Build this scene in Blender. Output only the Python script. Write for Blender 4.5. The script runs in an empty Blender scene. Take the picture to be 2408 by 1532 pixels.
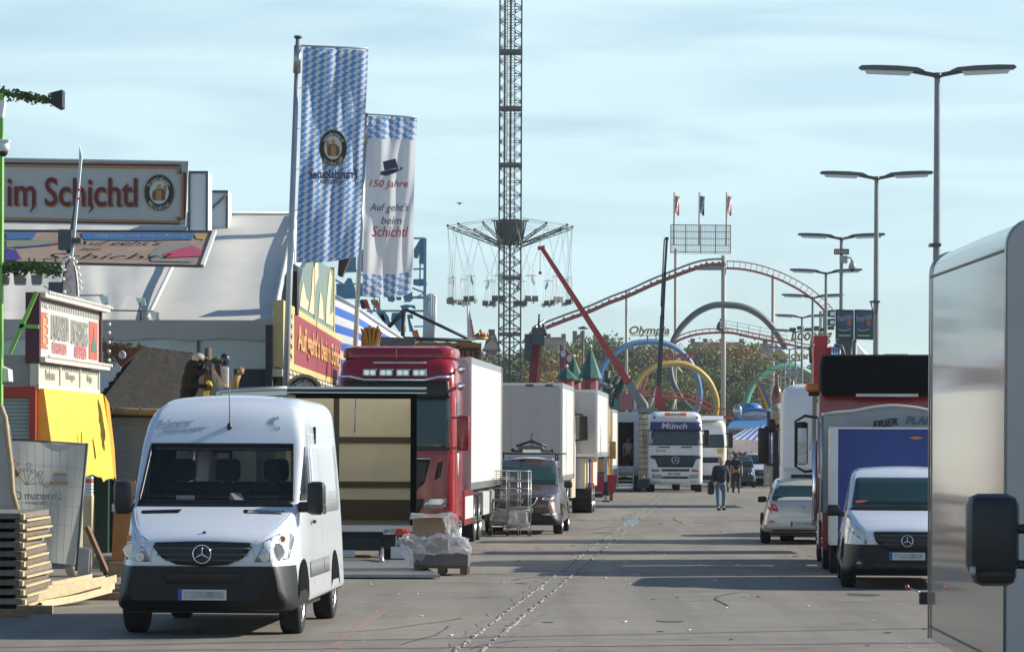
import bpy, bmesh, math, random
from mathutils import Vector, Matrix
from mathutils.bvhtree import BVHTree
R=math.radians; rnd=random.Random(7)
scene=bpy.context.scene; col=scene.collection
# ---------------- camera, world, sun ----------------
F=8000.0; HZ=1045.0; CX=1203.5; HC=2.1
cam_d=bpy.data.cameras.new('camera'); cam=bpy.data.objects.new('camera',cam_d); col.objects.link(cam)
cam.location=(0,0,HC); cam.rotation_euler=(R(90),R(-0.22),0)
cam_d.sensor_width=36; cam_d.lens=36*F/2407; cam_d.shift_y=(HZ-766)/2407; cam_d.clip_start=.5; cam_d.clip_end=6000
scene.camera=cam
SUN_AZ=77; SUN_EL=26
w=bpy.data.worlds.new('World'); scene.world=w; w.use_nodes=True
nt=w.node_tree; N=nt.nodes; Lk=nt.links; N.clear()
sky=N.new('ShaderNodeTexSky'); sky.sky_type='NISHITA'; sky.sun_disc=False; sky.sun_elevation=R(SUN_EL); sky.sun_rotation=R(SUN_AZ)
sky.air_density=1.0; sky.dust_density=.6; sky.ozone_density=4.0; sky.altitude=500
tc=N.new('ShaderNodeTexCoord'); mp=N.new('ShaderNodeMapping'); mp.inputs['Scale'].default_value=(3.4,3.4,26); mp.inputs['Rotation'].default_value=(R(1.5),R(2.5),0)
ns=N.new('ShaderNodeTexNoise'); ns.inputs['Scale'].default_value=2.0; ns.inputs['Detail'].default_value=6; ns.inputs['Roughness'].default_value=.42; ns.inputs['Distortion'].default_value=1.1
rp=N.new('ShaderNodeValToRGB'); rp.color_ramp.elements[0].position=.38; rp.color_ramp.elements[1].position=.62; rp.color_ramp.elements[0].color=(.55,.55,.55,1)
mx=N.new('ShaderNodeMix'); mx.data_type='RGBA'; mx.blend_type='MIX'
mulc=N.new('ShaderNodeMath'); mulc.operation='MULTIPLY'; mulc.inputs[1].default_value=.92
tint=N.new('ShaderNodeMix'); tint.data_type='RGBA'; tint.blend_type='MULTIPLY'; tint.inputs[0].default_value=1; tint.inputs[7].default_value=(.95,1.0,1.04,1)
bg=N.new('ShaderNodeBackground'); out=N.new('ShaderNodeOutputWorld')
Lk.new(tc.outputs['Generated'],mp.inputs[0]); Lk.new(mp.outputs[0],ns.inputs['Vector']); Lk.new(ns.outputs['Fac'],rp.inputs[0])
Lk.new(rp.outputs[0],mulc.inputs[0])
sz=N.new('ShaderNodeSeparateXYZ'); Lk.new(tc.outputs['Generated'],sz.inputs[0]); mr=N.new('ShaderNodeMapRange'); mr.interpolation_type='SMOOTHSTEP'; Lk.new(sz.outputs[2],mr.inputs[0])
mr.inputs[1].default_value=.12; mr.inputs[2].default_value=.38; mr.inputs[3].default_value=1; mr.inputs[4].default_value=.05
mm=N.new('ShaderNodeMath'); mm.operation='MULTIPLY'; Lk.new(mulc.outputs[0],mm.inputs[0]); Lk.new(mr.outputs[0],mm.inputs[1]); Lk.new(mm.outputs[0],mx.inputs[0])
Lk.new(sky.outputs[0],tint.inputs[6]); Lk.new(tint.outputs[2],mx.inputs[6]); mx.inputs[7].default_value=(5.55,7.25,7.7,1)
Lk.new(mx.outputs[2],bg.inputs[0]); bg.inputs[1].default_value=.093; Lk.new(bg.outputs[0],out.inputs[0])
SKYN=(sky,mx,tint,bg)
sd=bpy.data.lights.new('sun','SUN'); so=bpy.data.objects.new('sun',sd); col.objects.link(so)
sd.energy=5.0; sd.angle=R(.5); sd.color=(1,.93,.80)
sdir=Vector((math.sin(R(SUN_AZ))*math.cos(R(SUN_EL)),math.cos(R(SUN_AZ))*math.cos(R(SUN_EL)),math.sin(R(SUN_EL))))
so.rotation_euler=sdir.to_track_quat('Z','Y').to_euler(); so.location=(60,0,60)
scene.view_settings.view_transform='Standard'; scene.view_settings.look='None'; scene.view_settings.exposure=0.54
# ---------------- helpers ----------------
def P(x,y,Y): return Vector(((x-CX)/F*Y,Y,HC-(y-HZ)/F*Y))
def PX(x,Y): return (x-CX)/F*Y
def PZ(y,Y): return HC-(y-HZ)/F*Y
def GY(y): return F*HC/(y-HZ)
SA=3.84   # street heading
MATS={}
def M(name,c=(.5,.5,.5),rough=.6,metal=0,var=.0,vs=4,coat=0,emit=None,es=1,bump=0,bs=20,alpha=1,dirt=0,spec=.5,trans=0):
    if name in MATS: return MATS[name]
    m=bpy.data.materials.new(name); m.use_nodes=True; n=m.node_tree.nodes; l=m.node_tree.links; b=n['Principled BSDF']
    b.inputs['Base Color'].default_value=(*c,1); b.inputs['Roughness'].default_value=rough; b.inputs['Metallic'].default_value=metal
    b.inputs['Coat Weight'].default_value=coat; b.inputs['Coat Roughness'].default_value=.06; b.inputs['Specular IOR Level'].default_value=spec
    b.inputs['Alpha'].default_value=alpha; b.inputs['Transmission Weight'].default_value=trans
    if emit: b.inputs['Emission Color'].default_value=(*emit,1); b.inputs['Emission Strength'].default_value=es
    if var or dirt or bump:
        t=n.new('ShaderNodeTexCoord')
    if var or dirt:
        a=n.new('ShaderNodeTexNoise'); a.inputs['Scale'].default_value=vs; a.inputs['Detail'].default_value=6; a.inputs['Roughness'].default_value=.65
        l.new(t.outputs['Object'],a.inputs['Vector'])
        r=n.new('ShaderNodeMapRange'); r.inputs[1].default_value=.3; r.inputs[2].default_value=.7; r.inputs[3].default_value=1-max(var,dirt); r.inputs[4].default_value=1+var
        l.new(a.outputs['Fac'],r.inputs[0])
        v=n.new('ShaderNodeMix'); v.data_type='RGBA'; v.blend_type='MULTIPLY'; v.inputs[0].default_value=1; v.inputs[6].default_value=(*c,1)
        l.new(r.outputs[0],v.inputs[7]); l.new(v.outputs[2],b.inputs['Base Color'])
    if bump:
        a=n.new('ShaderNodeTexNoise'); a.inputs['Scale'].default_value=bs; a.inputs['Detail'].default_value=5
        l.new(t.outputs['Object'],a.inputs['Vector']); bb=n.new('ShaderNodeBump'); bb.inputs['Strength'].default_value=bump; bb.inputs['Distance'].default_value=.02
        l.new(a.outputs['Fac'],bb.inputs['Height']); l.new(bb.outputs[0],b.inputs['Normal'])
    MATS[name]=m; return m
WHITE=M('white_paint',(.74,.75,.74),.32,coat=.4,var=.04,vs=3,dirt=.10)
WVAN=M('van_white',(.64,.69,.75),.25,coat=.7,var=.02,vs=2)
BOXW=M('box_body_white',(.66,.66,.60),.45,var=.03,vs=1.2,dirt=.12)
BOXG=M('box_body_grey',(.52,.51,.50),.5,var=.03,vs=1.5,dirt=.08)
BLACK=M('black_plastic',(.012,.012,.014),.42,var=.1)
DARKP=M('dark_bumper_plastic',(.012,.012,.014),.42,var=.1,spec=.35); MATTE=M('matte_black',(.004,.004,.004),.95,spec=.1)
RUB=M('tyre_rubber',(.015,.015,.015),.85,var=.2,vs=9)
CHROME=M('chrome',(.75,.75,.76),.12,1)
STEEL=M('galvanised_steel',(.42,.43,.44),.38,.85,var=.1)
ALU=M('aluminium',(.55,.56,.57),.3,.9,var=.06)
DGREY=M('dark_grey_metal',(.09,.10,.11),.5,.4,var=.1)
GLASS=M('dark_glass',(.010,.014,.018),.05,spec=.6)
GLASS2=M('tinted_glass',(.02,.05,.05),.06,spec=.6)
CLEAR=M('clear_glass',(.02,.03,.035),.02,alpha=.42,spec=.6)
LENS=M('lamp_lens',(.38,.40,.42),.10,.75,coat=.8,var=.35,vs=9)
LENSC=M('clear_lens',(.5,.52,.52),.03,alpha=.16,spec=.8)
AMBER=M('amber_lens',(.85,.22,.02),.2,coat=.5)
REDL=M('red_lens',(.6,.02,.015),.18,coat=.6)
REDP=M('truck_red',(.28,.008,.016),.25,coat=.5,var=.05)
REDC=M('crane_red',(.42,.035,.04),.4,var=.15,vs=2)
CHASS=M('chassis_dark',(.02,.021,.022),.6,var=.2)
WOOD=M('plain_wood',(.52,.40,.24),.7,var=.22,vs=7,dirt=.25)
WOODD=M('dark_wood',(.16,.09,.045),.75,var=.3,vs=6)
WOODO=M('orange_board',(.42,.17,.04),.6,var=.15,vs=3)
WOODB=M('brown_wood_sign',(.30,.13,.03),.7,var=.3,vs=5)
PLATEW=M('plate_white',(.60,.60,.60),.4)
PLATEN=M('plate_smudged',(.50,.50,.50),.4,var=.1,dirt=.6,vs=9)
PLATEB=M('plate_blue',(.02,.08,.45),.4)
def pname(o,label=None,cat=None,group=None,kind=None):
    if label: o['label']=label
    if cat: o['category']=cat
    if group: o['group']=group
    if kind: o['kind']=kind
    return o
def thing(name,label,cat,loc=(0,0,0),rz=0,group=None):
    o=bpy.data.objects.new(name,None); col.objects.link(o); o.location=loc; o.rotation_euler=(0,0,R(rz)); o.empty_display_size=.2
    return pname(o,label,cat,group)
def wm(o):
    m=Matrix.Translation(o.location)@o.rotation_euler.to_matrix().to_4x4()@Matrix.Diagonal((*o.scale,1))
    return (wm(o.parent)@m) if o.parent else m
class MB:
    def __init__(s): s.bm=bmesh.new(); s.mats=[]; s.mi=0; s.T=Matrix.Identity(4)
    def use(s,m):
        if m not in s.mats: s.mats.append(m)
        s.mi=s.mats.index(m); return s
    def v(s,c): return s.bm.verts.new(s.T@Vector(c))
    def f(s,vs,smooth=False):
        try: f=s.bm.faces.new(vs)
        except ValueError: return None
        f.material_index=s.mi; f.smooth=smooth; return f
    def quad(s,*p): s.f([s.v(q) for q in p]); return s
    def box(s,c,d,rz=0,rx=0,ry=0,bev=0):
        m=Matrix.Translation(c)@Matrix.Rotation(R(rz),4,'Z')@Matrix.Rotation(R(ry),4,'Y')@Matrix.Rotation(R(rx),4,'X')
        hx,hy,hz=[q/2 for q in d]
        vs=[s.v(m@Vector((x*hx,y*hy,z*hz))) for x in(-1,1) for y in(-1,1) for z in(-1,1)]
        fs=[s.f([vs[i] for i in q]) for q in((0,1,3,2),(4,6,7,5),(0,4,5,1),(2,3,7,6),(0,2,6,4),(1,5,7,3))]
        if bev:
            es=list({e for f in fs for e in f.edges})
            bmesh.ops.bevel(s.bm,geom=es,offset=bev,segments=2,affect='EDGES',profile=.5,clamp_overlap=True,material=s.mi)
        return s
    def bb(s,x0,x1,y0,y1,z0,z1,bev=0): return s.box(((x0+x1)/2,(y0+y1)/2,(z0+z1)/2),(abs(x1-x0),abs(y1-y0),abs(z1-z0)),bev=bev)
    def tube(s,pts,r,n=8,closed=False,smooth=True,cap=True):
        pts=[Vector(p) for p in pts]; k=len(pts); rings=[]
        rr=r if isinstance(r,(list,tuple)) else [r]*k
        up=None
        for i,p in enumerate(pts):
            a=pts[(i-1)%k] if (closed or i>0) else p; b=pts[(i+1)%k] if (closed or i<k-1) else p
            d=(b-a).normalized()
            if up is None or abs(up.dot(d))>.98: up=Vector((0,0,1)) if abs(d.z)<.9 else Vector((1,0,0))
            x=d.cross(up).normalized(); y=x.cross(d).normalized(); up=y
            rings.append([s.v(p+x*rr[i]*math.cos(2*math.pi*j/n+math.pi/n)+y*rr[i]*math.sin(2*math.pi*j/n+math.pi/n)) for j in range(n)])
        for i in range(k if closed else k-1):
            A=rings[i]; B=rings[(i+1)%k]
            for j in range(n): s.f([A[j],A[(j+1)%n],B[(j+1)%n],B[j]],smooth and n>4)
        if not closed and cap: s.f(rings[0][::-1]); s.f(rings[-1])
        return s
    def rod(s,a,b,r,n=6): return s.tube([a,b],r,n)
    def lathe(s,prof,c=(0,0,0),axis='Z',n=24,smooth=True):
        c=Vector(c); rings=[]
        for (r,h) in prof:
            ring=[]
            for j in range(n):
                a=2*math.pi*j/n; u,v=r*math.cos(a),r*math.sin(a)
                q={'Z':(u,v,h),'X':(h,u,v),'Y':(u,h,v)}[axis]
                ring.append(s.v(c+Vector(q)))
            rings.append(ring)
        for A,B in zip(rings,rings[1:]):
            for j in range(n): s.f([A[j],A[(j+1)%n],B[(j+1)%n],B[j]],smooth)
        if prof[0][0]>1e-6: s.f(rings[0][::-1])
        if prof[-1][0]>1e-6: s.f(rings[-1])
        return s
    def sph(s,c,r,n=12,sc=(1,1,1)):
        prof=[(max(1e-4,math.sin(math.pi*i/n*1.0))*r,-math.cos(math.pi*i/n)*r) for i in range(n+1)]
        T=s.T; s.T=T@Matrix.Translation(c)@Matrix.Diagonal((*sc,1)); s.lathe(prof,n=n*2); s.T=T; return s
    def prism(s,pts,d):
        """pts: planar 3D outline; d: offset vector"""
        d=Vector(d); a=[s.v(p) for p in pts]; b=[s.v(Vector(p)+d) for p in pts]; k=len(pts)
        s.f(a); s.f(b[::-1])
        for i in range(k): s.f([a[i],b[i],b[(i+1)%k],a[(i+1)%k]])
        return s
    def ell(s,c,rx,rz,d,n=28): return s.prism([(c[0]+rx*math.cos(2*math.pi*i/n),c[1],c[2]+rz*math.sin(2*math.pi*i/n)) for i in range(n)],d)
    def done(s,name,mat=None,parent=None,world=False,fixn=True,tri=False,sharp=None):
        bm=s.bm
        if world and parent: bmesh.ops.transform(bm,matrix=wm(parent).inverted(),verts=bm.verts)
        if fixn: bmesh.ops.recalc_face_normals(bm,faces=bm.faces)
        if sharp is not None:
            for f in bm.faces: f.smooth=True
            for e in bm.edges:
                if len(e.link_faces)==2 and e.calc_face_angle(0)>R(sharp): e.smooth=False
        me=bpy.data.meshes.new(name); bm.to_mesh(me); bm.free()
        for m in (s.mats or [mat or WHITE]): me.materials.append(m)
        o=bpy.data.objects.new(name,me); col.objects.link(o)
        if parent: o.parent=parent
        return o
def mb(m=None):
    b=MB()
    if m: b.use(m)
    return b
_tc={}
def text_bm(sn,bold=0,shear=0,ext=.02,res=3):
    cu=bpy.data.curves.new('t','FONT'); cu.body=sn; cu.extrude=ext; cu.offset=bold; cu.shear=shear; cu.resolution_u=res; cu.align_x='CENTER'
    o=bpy.data.objects.new('t',cu); col.objects.link(o); dg=bpy.context.evaluated_depsgraph_get(); dg.update()
    me=bpy.data.meshes.new_from_object(o.evaluated_get(dg)); bpy.data.objects.remove(o); bpy.data.curves.remove(cu)
    bm=bmesh.new(); bm.from_mesh(me); bpy.data.meshes.remove(me)
    return bm
def txt(sn,parent,mat,c,wd,ht,rz=0,bold=0,shear=0,depth=.012,mirror=False,name='lettering',rx=0,warp=None,tilt=0):
    bm=text_bm(sn,bold,shear)
    xs=[v.co.x for v in bm.verts]; ys=[v.co.y for v in bm.verts]
    x0,x1,y0,y1=min(xs),max(xs),min(ys),max(ys); sx=wd/(x1-x0); sy=ht/(y1-y0)
    for v in bm.verts:
        x=(v.co.x-(x0+x1)/2)*sx*(-1 if mirror else 1); z=(v.co.y-(y0+y1)/2)*sy; y=-v.co.z/.02*depth/2
        if warp: x,z=warp(x,z)
        v.co=Vector((x,y,z))
    bmesh.ops.transform(bm,matrix=Matrix.Translation(c)@Matrix.Rotation(R(rz),4,'Z')@Matrix.Rotation(R(rx),4,'X')@Matrix.Rotation(R(tilt),4,'Y'),verts=bm.verts)
    bmesh.ops.recalc_face_normals(bm,faces=bm.faces)
    me=bpy.data.meshes.new(name); bm.to_mesh(me); bm.free(); me.materials.append(mat)
    o=bpy.data.objects.new(name,me); col.objects.link(o); o.parent=parent; return o
def copy_tree(o,parent=None):
    c=o.copy(); col.objects.link(c)
    if parent is not None: c.parent=parent
    for ch in list(o.children): copy_tree(ch,c)
    return c
# ---- body lofts and surface-conforming panels ----
def yloft(st,zb_default=.3,nt=9):
    """stations: (y, zb, zt, wb, wt, rc, crown) -> bmesh, sections across x-z"""
    b=MB(); rings=[]
    for s_ in st:
        y,zb,zt,wb,wt,rc,cr=s_; pts=[]
        rb=min(.09,(zt-zb)*.3)
        pts.append((0,zb)); pts.append((wb*.6,zb))
        for i in range(4):
            a=-math.pi/2+math.pi/2*i/3; pts.append((wb-rb+rb*math.cos(a),zb+rb+rb*math.sin(a)))
        z0=zb+rb; z1=zt-rc
        for i in range(1,9):
            t=i/8; pts.append((wb+(wt-wb)*t+.02*math.sin(math.pi*t)*min(1,(z1-z0)),z0+(z1-z0)*t))
        for i in range(1,7):
            a=math.pi/2*i/6; pts.append((wt-rc+rc*math.cos(a),zt-rc+rc*math.sin(a)))
        xm=wt-rc
        for i in range(1,6):
            t=i/5; pts.append((xm*(1-t),zt+cr*(1-(1-t)**2)))
        full=[(x,y,z) for x,z in pts]+[(-x,y,z) for x,z in pts[-2:0:-1]]
        rings.append([b.v(p) for p in full])
    for A,B in zip(rings,rings[1:]):
        k=len(A)
        for j in range(k): b.f([A[j],A[(j+1)%k],B[(j+1)%k],B[j]],True)
    b.f(rings[0][::-1]); b.f(rings[-1])
    return b
def interp(tab,y):
    if y<=tab[0][0]: return tab[0][1]
    for (a,b),(c,d) in zip(tab,tab[1:]):
        if y<=c: return b+(d-b)*(y-a)/(c-a)
    return tab[-1][1]
def carbody(L,roof,bottom,width,topw,rc,crown=.02,step=.1):
    """tables (y,value) -> stations"""
    ys=sorted({round(i*L/int(L/step),4) for i in range(int(L/step)+1)}|{0,.015,.04,.08,.14,.22,L-.02,L-.06,L-.12})
    return yloft([(y,interp(bottom,y),interp(roof,y),interp(width,y),min(interp(topw,y),interp(width,y)),interp(rc,y),crown) for y in ys])
def zloft(levels,n=5,sq=True):
    """levels: (z, yfront, yback, halfwidth, rfront, rback) plan sections"""
    b=MB(); rings=[]
    for z,yf,yb,w,rf,rb in levels:
        pts=[]
        for cx,cy,r,a0 in((-w+rf,yf+rf,rf,180),(w-rf,yf+rf,rf,270),(w-rb,yb-rb,rb,0),(-w+rb,yb-rb,rb,90)):
            for i in range(n+1):
                a=R(a0+90*i/n); pts.append((cx+r*math.cos(a),cy+r*math.sin(a),z))
        rings.append([b.v(p) for p in pts])
    k=len(rings[0])
    for A,B in zip(rings,rings[1:]):
        for j in range(k): b.f([A[j],A[(j+1)%k],B[(j+1)%k],B[j]],True)
    b.f(rings[0][::-1]); b.f(rings[-1]); return b
DIRS={'front':Vector((0,1,0)),'rear':Vector((0,-1,0)),'right':Vector((-1,0,0)),'left':Vector((1,0,0)),'top':Vector((0,0,-1))}
def bvh_of(b):
    bmesh.ops.recalc_face_normals(b.bm,faces=b.bm.faces); return BVHTree.FromBMesh(b.bm)
def rpoly(pts,r=.03,n=3):
    """round a 2D outline's corners"""
    out=[]; k=len(pts)
    for i in range(k):
        p=Vector(pts[i]); a=Vector(pts[i-1])-p; c=Vector(pts[(i+1)%k])-p
        ra=min(r,a.length*.45,c.length*.45); A=p+a.normalized()*ra; C=p+c.normalized()*ra
        for j in range(n+1):
            t=j/n; out.append(tuple(A*(1-t)**2+p*2*t*(1-t)+C*t*t))
    return out
def panel(name,bvh,pts,dirn,mat,parent,off=.008,thick=.03,res=.08,rnd_=0,flip=1):
    if rnd_: pts=rpoly(pts,rnd_)
    d=DIRS[dirn]; bm=bmesh.new(); vs=[bm.verts.new((u,v,0)) for u,v in pts]; bm.faces.new(vs)
    us=[p[0] for p in pts]; vv=[p[1] for p in pts]
    for lo,hi,ax in((min(us),max(us),0),(min(vv),max(vv),1)):
        q=lo+res
        while q<hi-1e-4:
            no=(1,0,0) if ax==0 else (0,1,0); co=(q,0,0) if ax==0 else (0,q,0)
            bmesh.ops.bisect_plane(bm,geom=bm.verts[:]+bm.edges[:]+bm.faces[:],plane_co=co,plane_no=no); q+=res
    for v in bm.verts:
        u,w_=v.co.x,v.co.y
        if dirn in('front','rear'): o=Vector((u,0,w_))-d*20
        elif dirn=='top': o=Vector((u,w_,20))
        else: o=Vector((0,u,w_))-d*20
        hit=bvh.ray_cast(o,d,60)
        if hit[0] is None:
            hit=bvh.find_nearest(o+d*19)
        v.co=hit[0]-d*off
    be=[e for e in bm.edges if len(e.link_faces)==1]
    for f in bm.faces: f.smooth=True
    r=bmesh.ops.extrude_edge_only(bm,edges=be)
    nv=[g for g in r['geom'] if isinstance(g,bmesh.types.BMVert)]
    bmesh.ops.translate(bm,verts=nv,vec=d*thick)
    for f in r['geom']:
        if isinstance(f,bmesh.types.BMFace): f.smooth=False
    bmesh.ops.recalc_face_normals(bm,faces=bm.faces)
    me=bpy.data.meshes.new(name); bm.to_mesh(me); bm.free(); me.materials.append(mat)
    o=bpy.data.objects.new(name,me); col.objects.link(o); o.parent=parent; return o
def sym(pts): return [(-x,z) for x,z in pts]
def cut(b,pts,cond):
    """cut a convex front-projected (x,z) hole out of b.bm where cond(face centre)"""
    bm=b.bm; k=len(pts); c=Vector((sum(p[0] for p in pts)/k,0,sum(p[1] for p in pts)/k))
    for i in range(k):
        a=Vector((pts[i][0],0,pts[i][1])); e=Vector((pts[(i+1)%k][0],0,pts[(i+1)%k][1]))-a; no=Vector((e.z,0,-e.x)).normalized()
        bmesh.ops.bisect_plane(bm,geom=bm.verts[:]+bm.edges[:]+bm.faces[:],plane_co=a,plane_no=no)
    def inside(q):
        for i in range(k):
            a=Vector((pts[i][0],0,pts[i][1])); e=Vector((pts[(i+1)%k][0],0,pts[(i+1)%k][1]))-a; no=Vector((e.z,0,-e.x))
            if no.dot(q-a)*no.dot(c-a)<0: return False
        return True
    fs=[f for f in bm.faces if cond(f.calc_center_median()) and inside(f.calc_center_median())]
    bmesh.ops.delete(bm,geom=fs,context='FACES')
def wheel(parent,x,y,r,wd,side=1,truck=False,rimm=None,name='wheel'):
    """side +1: outer face towards +x"""
    o=x; i=x-side*wd
    prof=[(r*.56,i),(r*.9,i),(r*.985,i+side*.02),(r,i+side*wd*.15),(r,o-side*wd*.15),(r*.985,o-side*.02),(r*.9,o),(r*.66,o-side*.01),(r*.62,o-side*.02)]
    t=mb(RUB).lathe(prof,(0,y,r),'X',n=32).done(name,parent=parent,sharp=40)
    b=mb(rimm or ALU)
    if truck: pr=[(r*.63,o-side*.02),(r*.60,o),(r*.52,o-side*.04),(r*.34,o-side*.12),(r*.30,o-side*.12),(r*.28,o-side*.01),(r*.16,o),(.001,o+side*.02)]
    else: pr=[(r*.66,o-side*.02),(r*.62,o-side*.01),(r*.50,o-side*.05),(r*.3,o-side*.06),(r*.22,o-side*.02),(.001,o-side*.015)]
    b.lathe(pr,(0,y,r),'X',n=24)
    b.use(BLACK)
    for j in range(10 if truck else 8):
        a=2*math.pi*j/(10 if truck else 8); rr=r*(.23 if truck else .42)
        b.box((o+side*(.0 if truck else -.045),y+rr*math.cos(a),r+rr*math.sin(a)),(.04,.035,.035) if truck else (.012,.07*r/.35,.05*r/.35))
    b.done('rim',parent=t,sharp=35)
    return t
def star(parent,c,r,mat=CHROME):
    b=mb(mat); n=28
    b.tube([(c[0]+r*math.cos(2*math.pi*i/n),c[1],c[2]+r*math.sin(2*math.pi*i/n)) for i in range(n)],r*.085,6,closed=True)
    for k in range(3):
        a=R(90+120*k); b.tube([c,(c[0]+r*.95*math.cos(a),c[1],c[2]+r*.95*math.sin(a))],[r*.16,r*.04],5)
    return b.done('emblem',parent=parent)
def plate(parent,c,wd=.52,ht=.11,blue=True,rear=False,name='number_plate'):
    b=mb(PLATEW).box(c,(wd,.012,ht),bev=.004); b.use(PLATEN).box((c[0]+.02,c[1]-.003,c[2]),(wd*.82,.012,ht*.66))
    if blue: b.use(PLATEB).box((c[0]-wd/2+.023,c[1]-.004,c[2]),(.044,.012,ht*.96))
    # only a soft illegible smudge of grey where the photo blurs the characters
    return b.done(name,parent=parent)
# ---------------- ground ----------------
def asphalt():
    m=bpy.data.materials.new('asphalt'); m.use_nodes=True; n=m.node_tree.nodes; l=m.node_tree.links; b=n['Principled BSDF']
    t=n.new('ShaderNodeTexCoord')
    def noise(sc,det=6,rough=.6,vec=None):
        a=n.new('ShaderNodeTexNoise'); a.inputs['Scale'].default_value=sc; a.inputs['Detail'].default_value=det; a.inputs['Roughness'].default_value=rough
        l.new(vec or t.outputs['Object'],a.inputs['Vector']); return a.outputs['Fac']
    def ramp(f,p0,c0,p1,c1):
        r=n.new('ShaderNodeValToRGB'); e=r.color_ramp.elements; e[0].position=p0; e[0].color=(*c0,1); e[1].position=p1; e[1].color=(*c1,1); l.new(f,r.inputs[0]); return r.outputs[0]
    def mul(a,c):
        v=n.new('ShaderNodeMix'); v.data_type='RGBA'; v.blend_type='MULTIPLY'; v.inputs[0].default_value=1; l.new(a,v.inputs[6]); l.new(c,v.inputs[7]); return v.outputs[2]
    base=ramp(noise(.35,5),.3,(.200,.181,.150),.7,(.252,.230,.192))
    mp2=n.new('ShaderNodeMapping'); mp2.inputs['Scale'].default_value=(.5,3,1); l.new(t.outputs['Object'],mp2.inputs[0])
    c=mul(base,ramp(noise(1.1,7,.7,mp2.outputs[0]),.35,(.84,.84,.85),.62,(1.05,1.04,1.02)))
    c=mul(c,ramp(noise(60,3,.7),.3,(.78,.78,.78),.7,(1.16,1.16,1.16)))
    mp3=n.new('ShaderNodeMapping'); mp3.inputs['Scale'].default_value=(.9,.05,1); mp3.inputs['Rotation'].default_value=(0,0,R(3.8)); l.new(t.outputs['Object'],mp3.inputs[0])
    c=mul(c,ramp(noise(1.4,4,.6,mp3.outputs[0]),.38,(.86,.86,.87),.55,(1.03,1.03,1.03)))   # tyre-worn lanes
    c=mul(c,ramp(noise(.9,2,.5),.60,(1,1,1),.68,(.80,.80,.81)))
    l.new(c,b.inputs['Base Color']); b.inputs['Roughness'].default_value=.8
    bb=n.new('ShaderNodeBump'); bb.inputs['Strength'].default_value=.5; bb.inputs['Distance'].default_value=.01; l.new(noise(45,4),bb.inputs['Height']); l.new(bb.outputs[0],b.inputs['Normal'])
    return m
ASPH=asphalt()
g=mb(M('dusty_ground',(.15,.135,.10),.95,var=.3,vs=.02)).quad((-2500,-60,-.01),(2500,-60,-.01),(2500,4000,-.01),(-2500,4000,-.01)).done('ground'); g['kind']='structure'
g=mb(ASPH).quad((-70,-20,0),(120,-20,0),(120,620,0),(-70,620,0)).done('road'); g['kind']='structure'
def lane(Y,o=0): return (-2.62+.0633*Y+o,Y)
# drainage channel: worn concrete gutter between two rows of pale setts
random.seed(3)
GUT=M('gutter_concrete',(.19,.175,.15),.8,var=.3,vs=5)
b=mb(GUT); ys=[8+i*.8 for i in range(190)]
for a,c in zip(ys,ys[1:]):
    w0=.30+.05*math.sin(a*3)+.03*math.sin(a*7.3); w1=.30+.05*math.sin(c*3)+.03*math.sin(c*7.3)
    b.quad((lane(a,-w0)[0],a,.004),(lane(a,w0)[0],a,.004),(lane(c,w1)[0],c,.004),(lane(c,-w1)[0],c,.004))
g=b.done('drainage_channel'); g['kind']='structure'
g['label']='worn concrete drainage strip running down the street'
b=mb(M('pale_sett',(.30,.27,.21),.75,var=.4,vs=12))
for o in(-.135,.135):
    y=8
    while y<150:
        ln=rnd.uniform(.16,.42)
        if rnd.random()>.12: 
            x,_=lane(y+ln/2,o+rnd.uniform(-.012,.012)); b.box((x,y+ln/2,.008),(rnd.uniform(.018,.04),ln,rnd.uniform(.012,.03)),rz=-3.6+rnd.uniform(-3,3))
        y+=ln+rnd.uniform(.01,.07)
g=b.done('gutter_edging'); g['kind']='structure'
WET=M('wet_asphalt',(.05,.055,.06),.14,var=.3,vs=3,bump=.4,bs=12)
b=mb(WET)
for o,s0,s1,wd in((0,84,101,.13),(-.3,97,102,.16)):
    k=int((s1-s0)/.5); L_=[];R_=[]
    for i in range(k+1):
        y=s0+.5*i; ww=wd*math.sin(math.pi*(i+.3)/(k+.6))*rnd.uniform(.75,1.1); x,_=lane(y,o); L_.append(b.v((x-ww,y,.0085))); R_.append(b.v((x+ww,y,.0085)))
    for i in range(k): b.f([L_[i],R_[i],R_[i+1],L_[i+1]])
g=b.done('water_trickle'); g['kind']='structure'
b=mb(M('faded_red_marking',(.23,.165,.14),.8,var=.25,vs=8))
pp=[(2,1534,770),(2,1500,812),(2,1468,855),(2,1436,905),(2,1418,945)]
for (a,y0,x0),(c,y1,x1) in zip(pp,pp[1:]):
    A=GY(y0);B=GY(y1); b.quad((PX(x0,A)-.07,A,.004),(PX(x0,A)+.07,A,.004),(PX(x1,B)+.06,B,.004),(PX(x1,B)-.06,B,.004))
g=b.done('faded_marking'); g['kind']='structure'
b=mb(M('litter_paper',(.7,.68,.62),.8)).use(M('litter_dark',(.06,.05,.04),.8)); 
for i in range(170):
    y=rnd.uniform(34,75) if rnd.random()<.8 else rnd.uniform(75,140); x=rnd.uniform(-5,5)+.05*y; b.mi=0
    if i%4==0: b.use(MATS['litter_dark'])
    else: b.use(MATS['litter_paper'])
    s=rnd.uniform(.01,.035); b.box((x,y,.006+s*.15),(s*rnd.uniform(1,3.5),s,s*.3),rz=rnd.uniform(0,180))
g=b.done('litter'); g['kind']='stuff'; g['label']='scraps of litter lying on the asphalt'; g['category']='litter'

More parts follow.
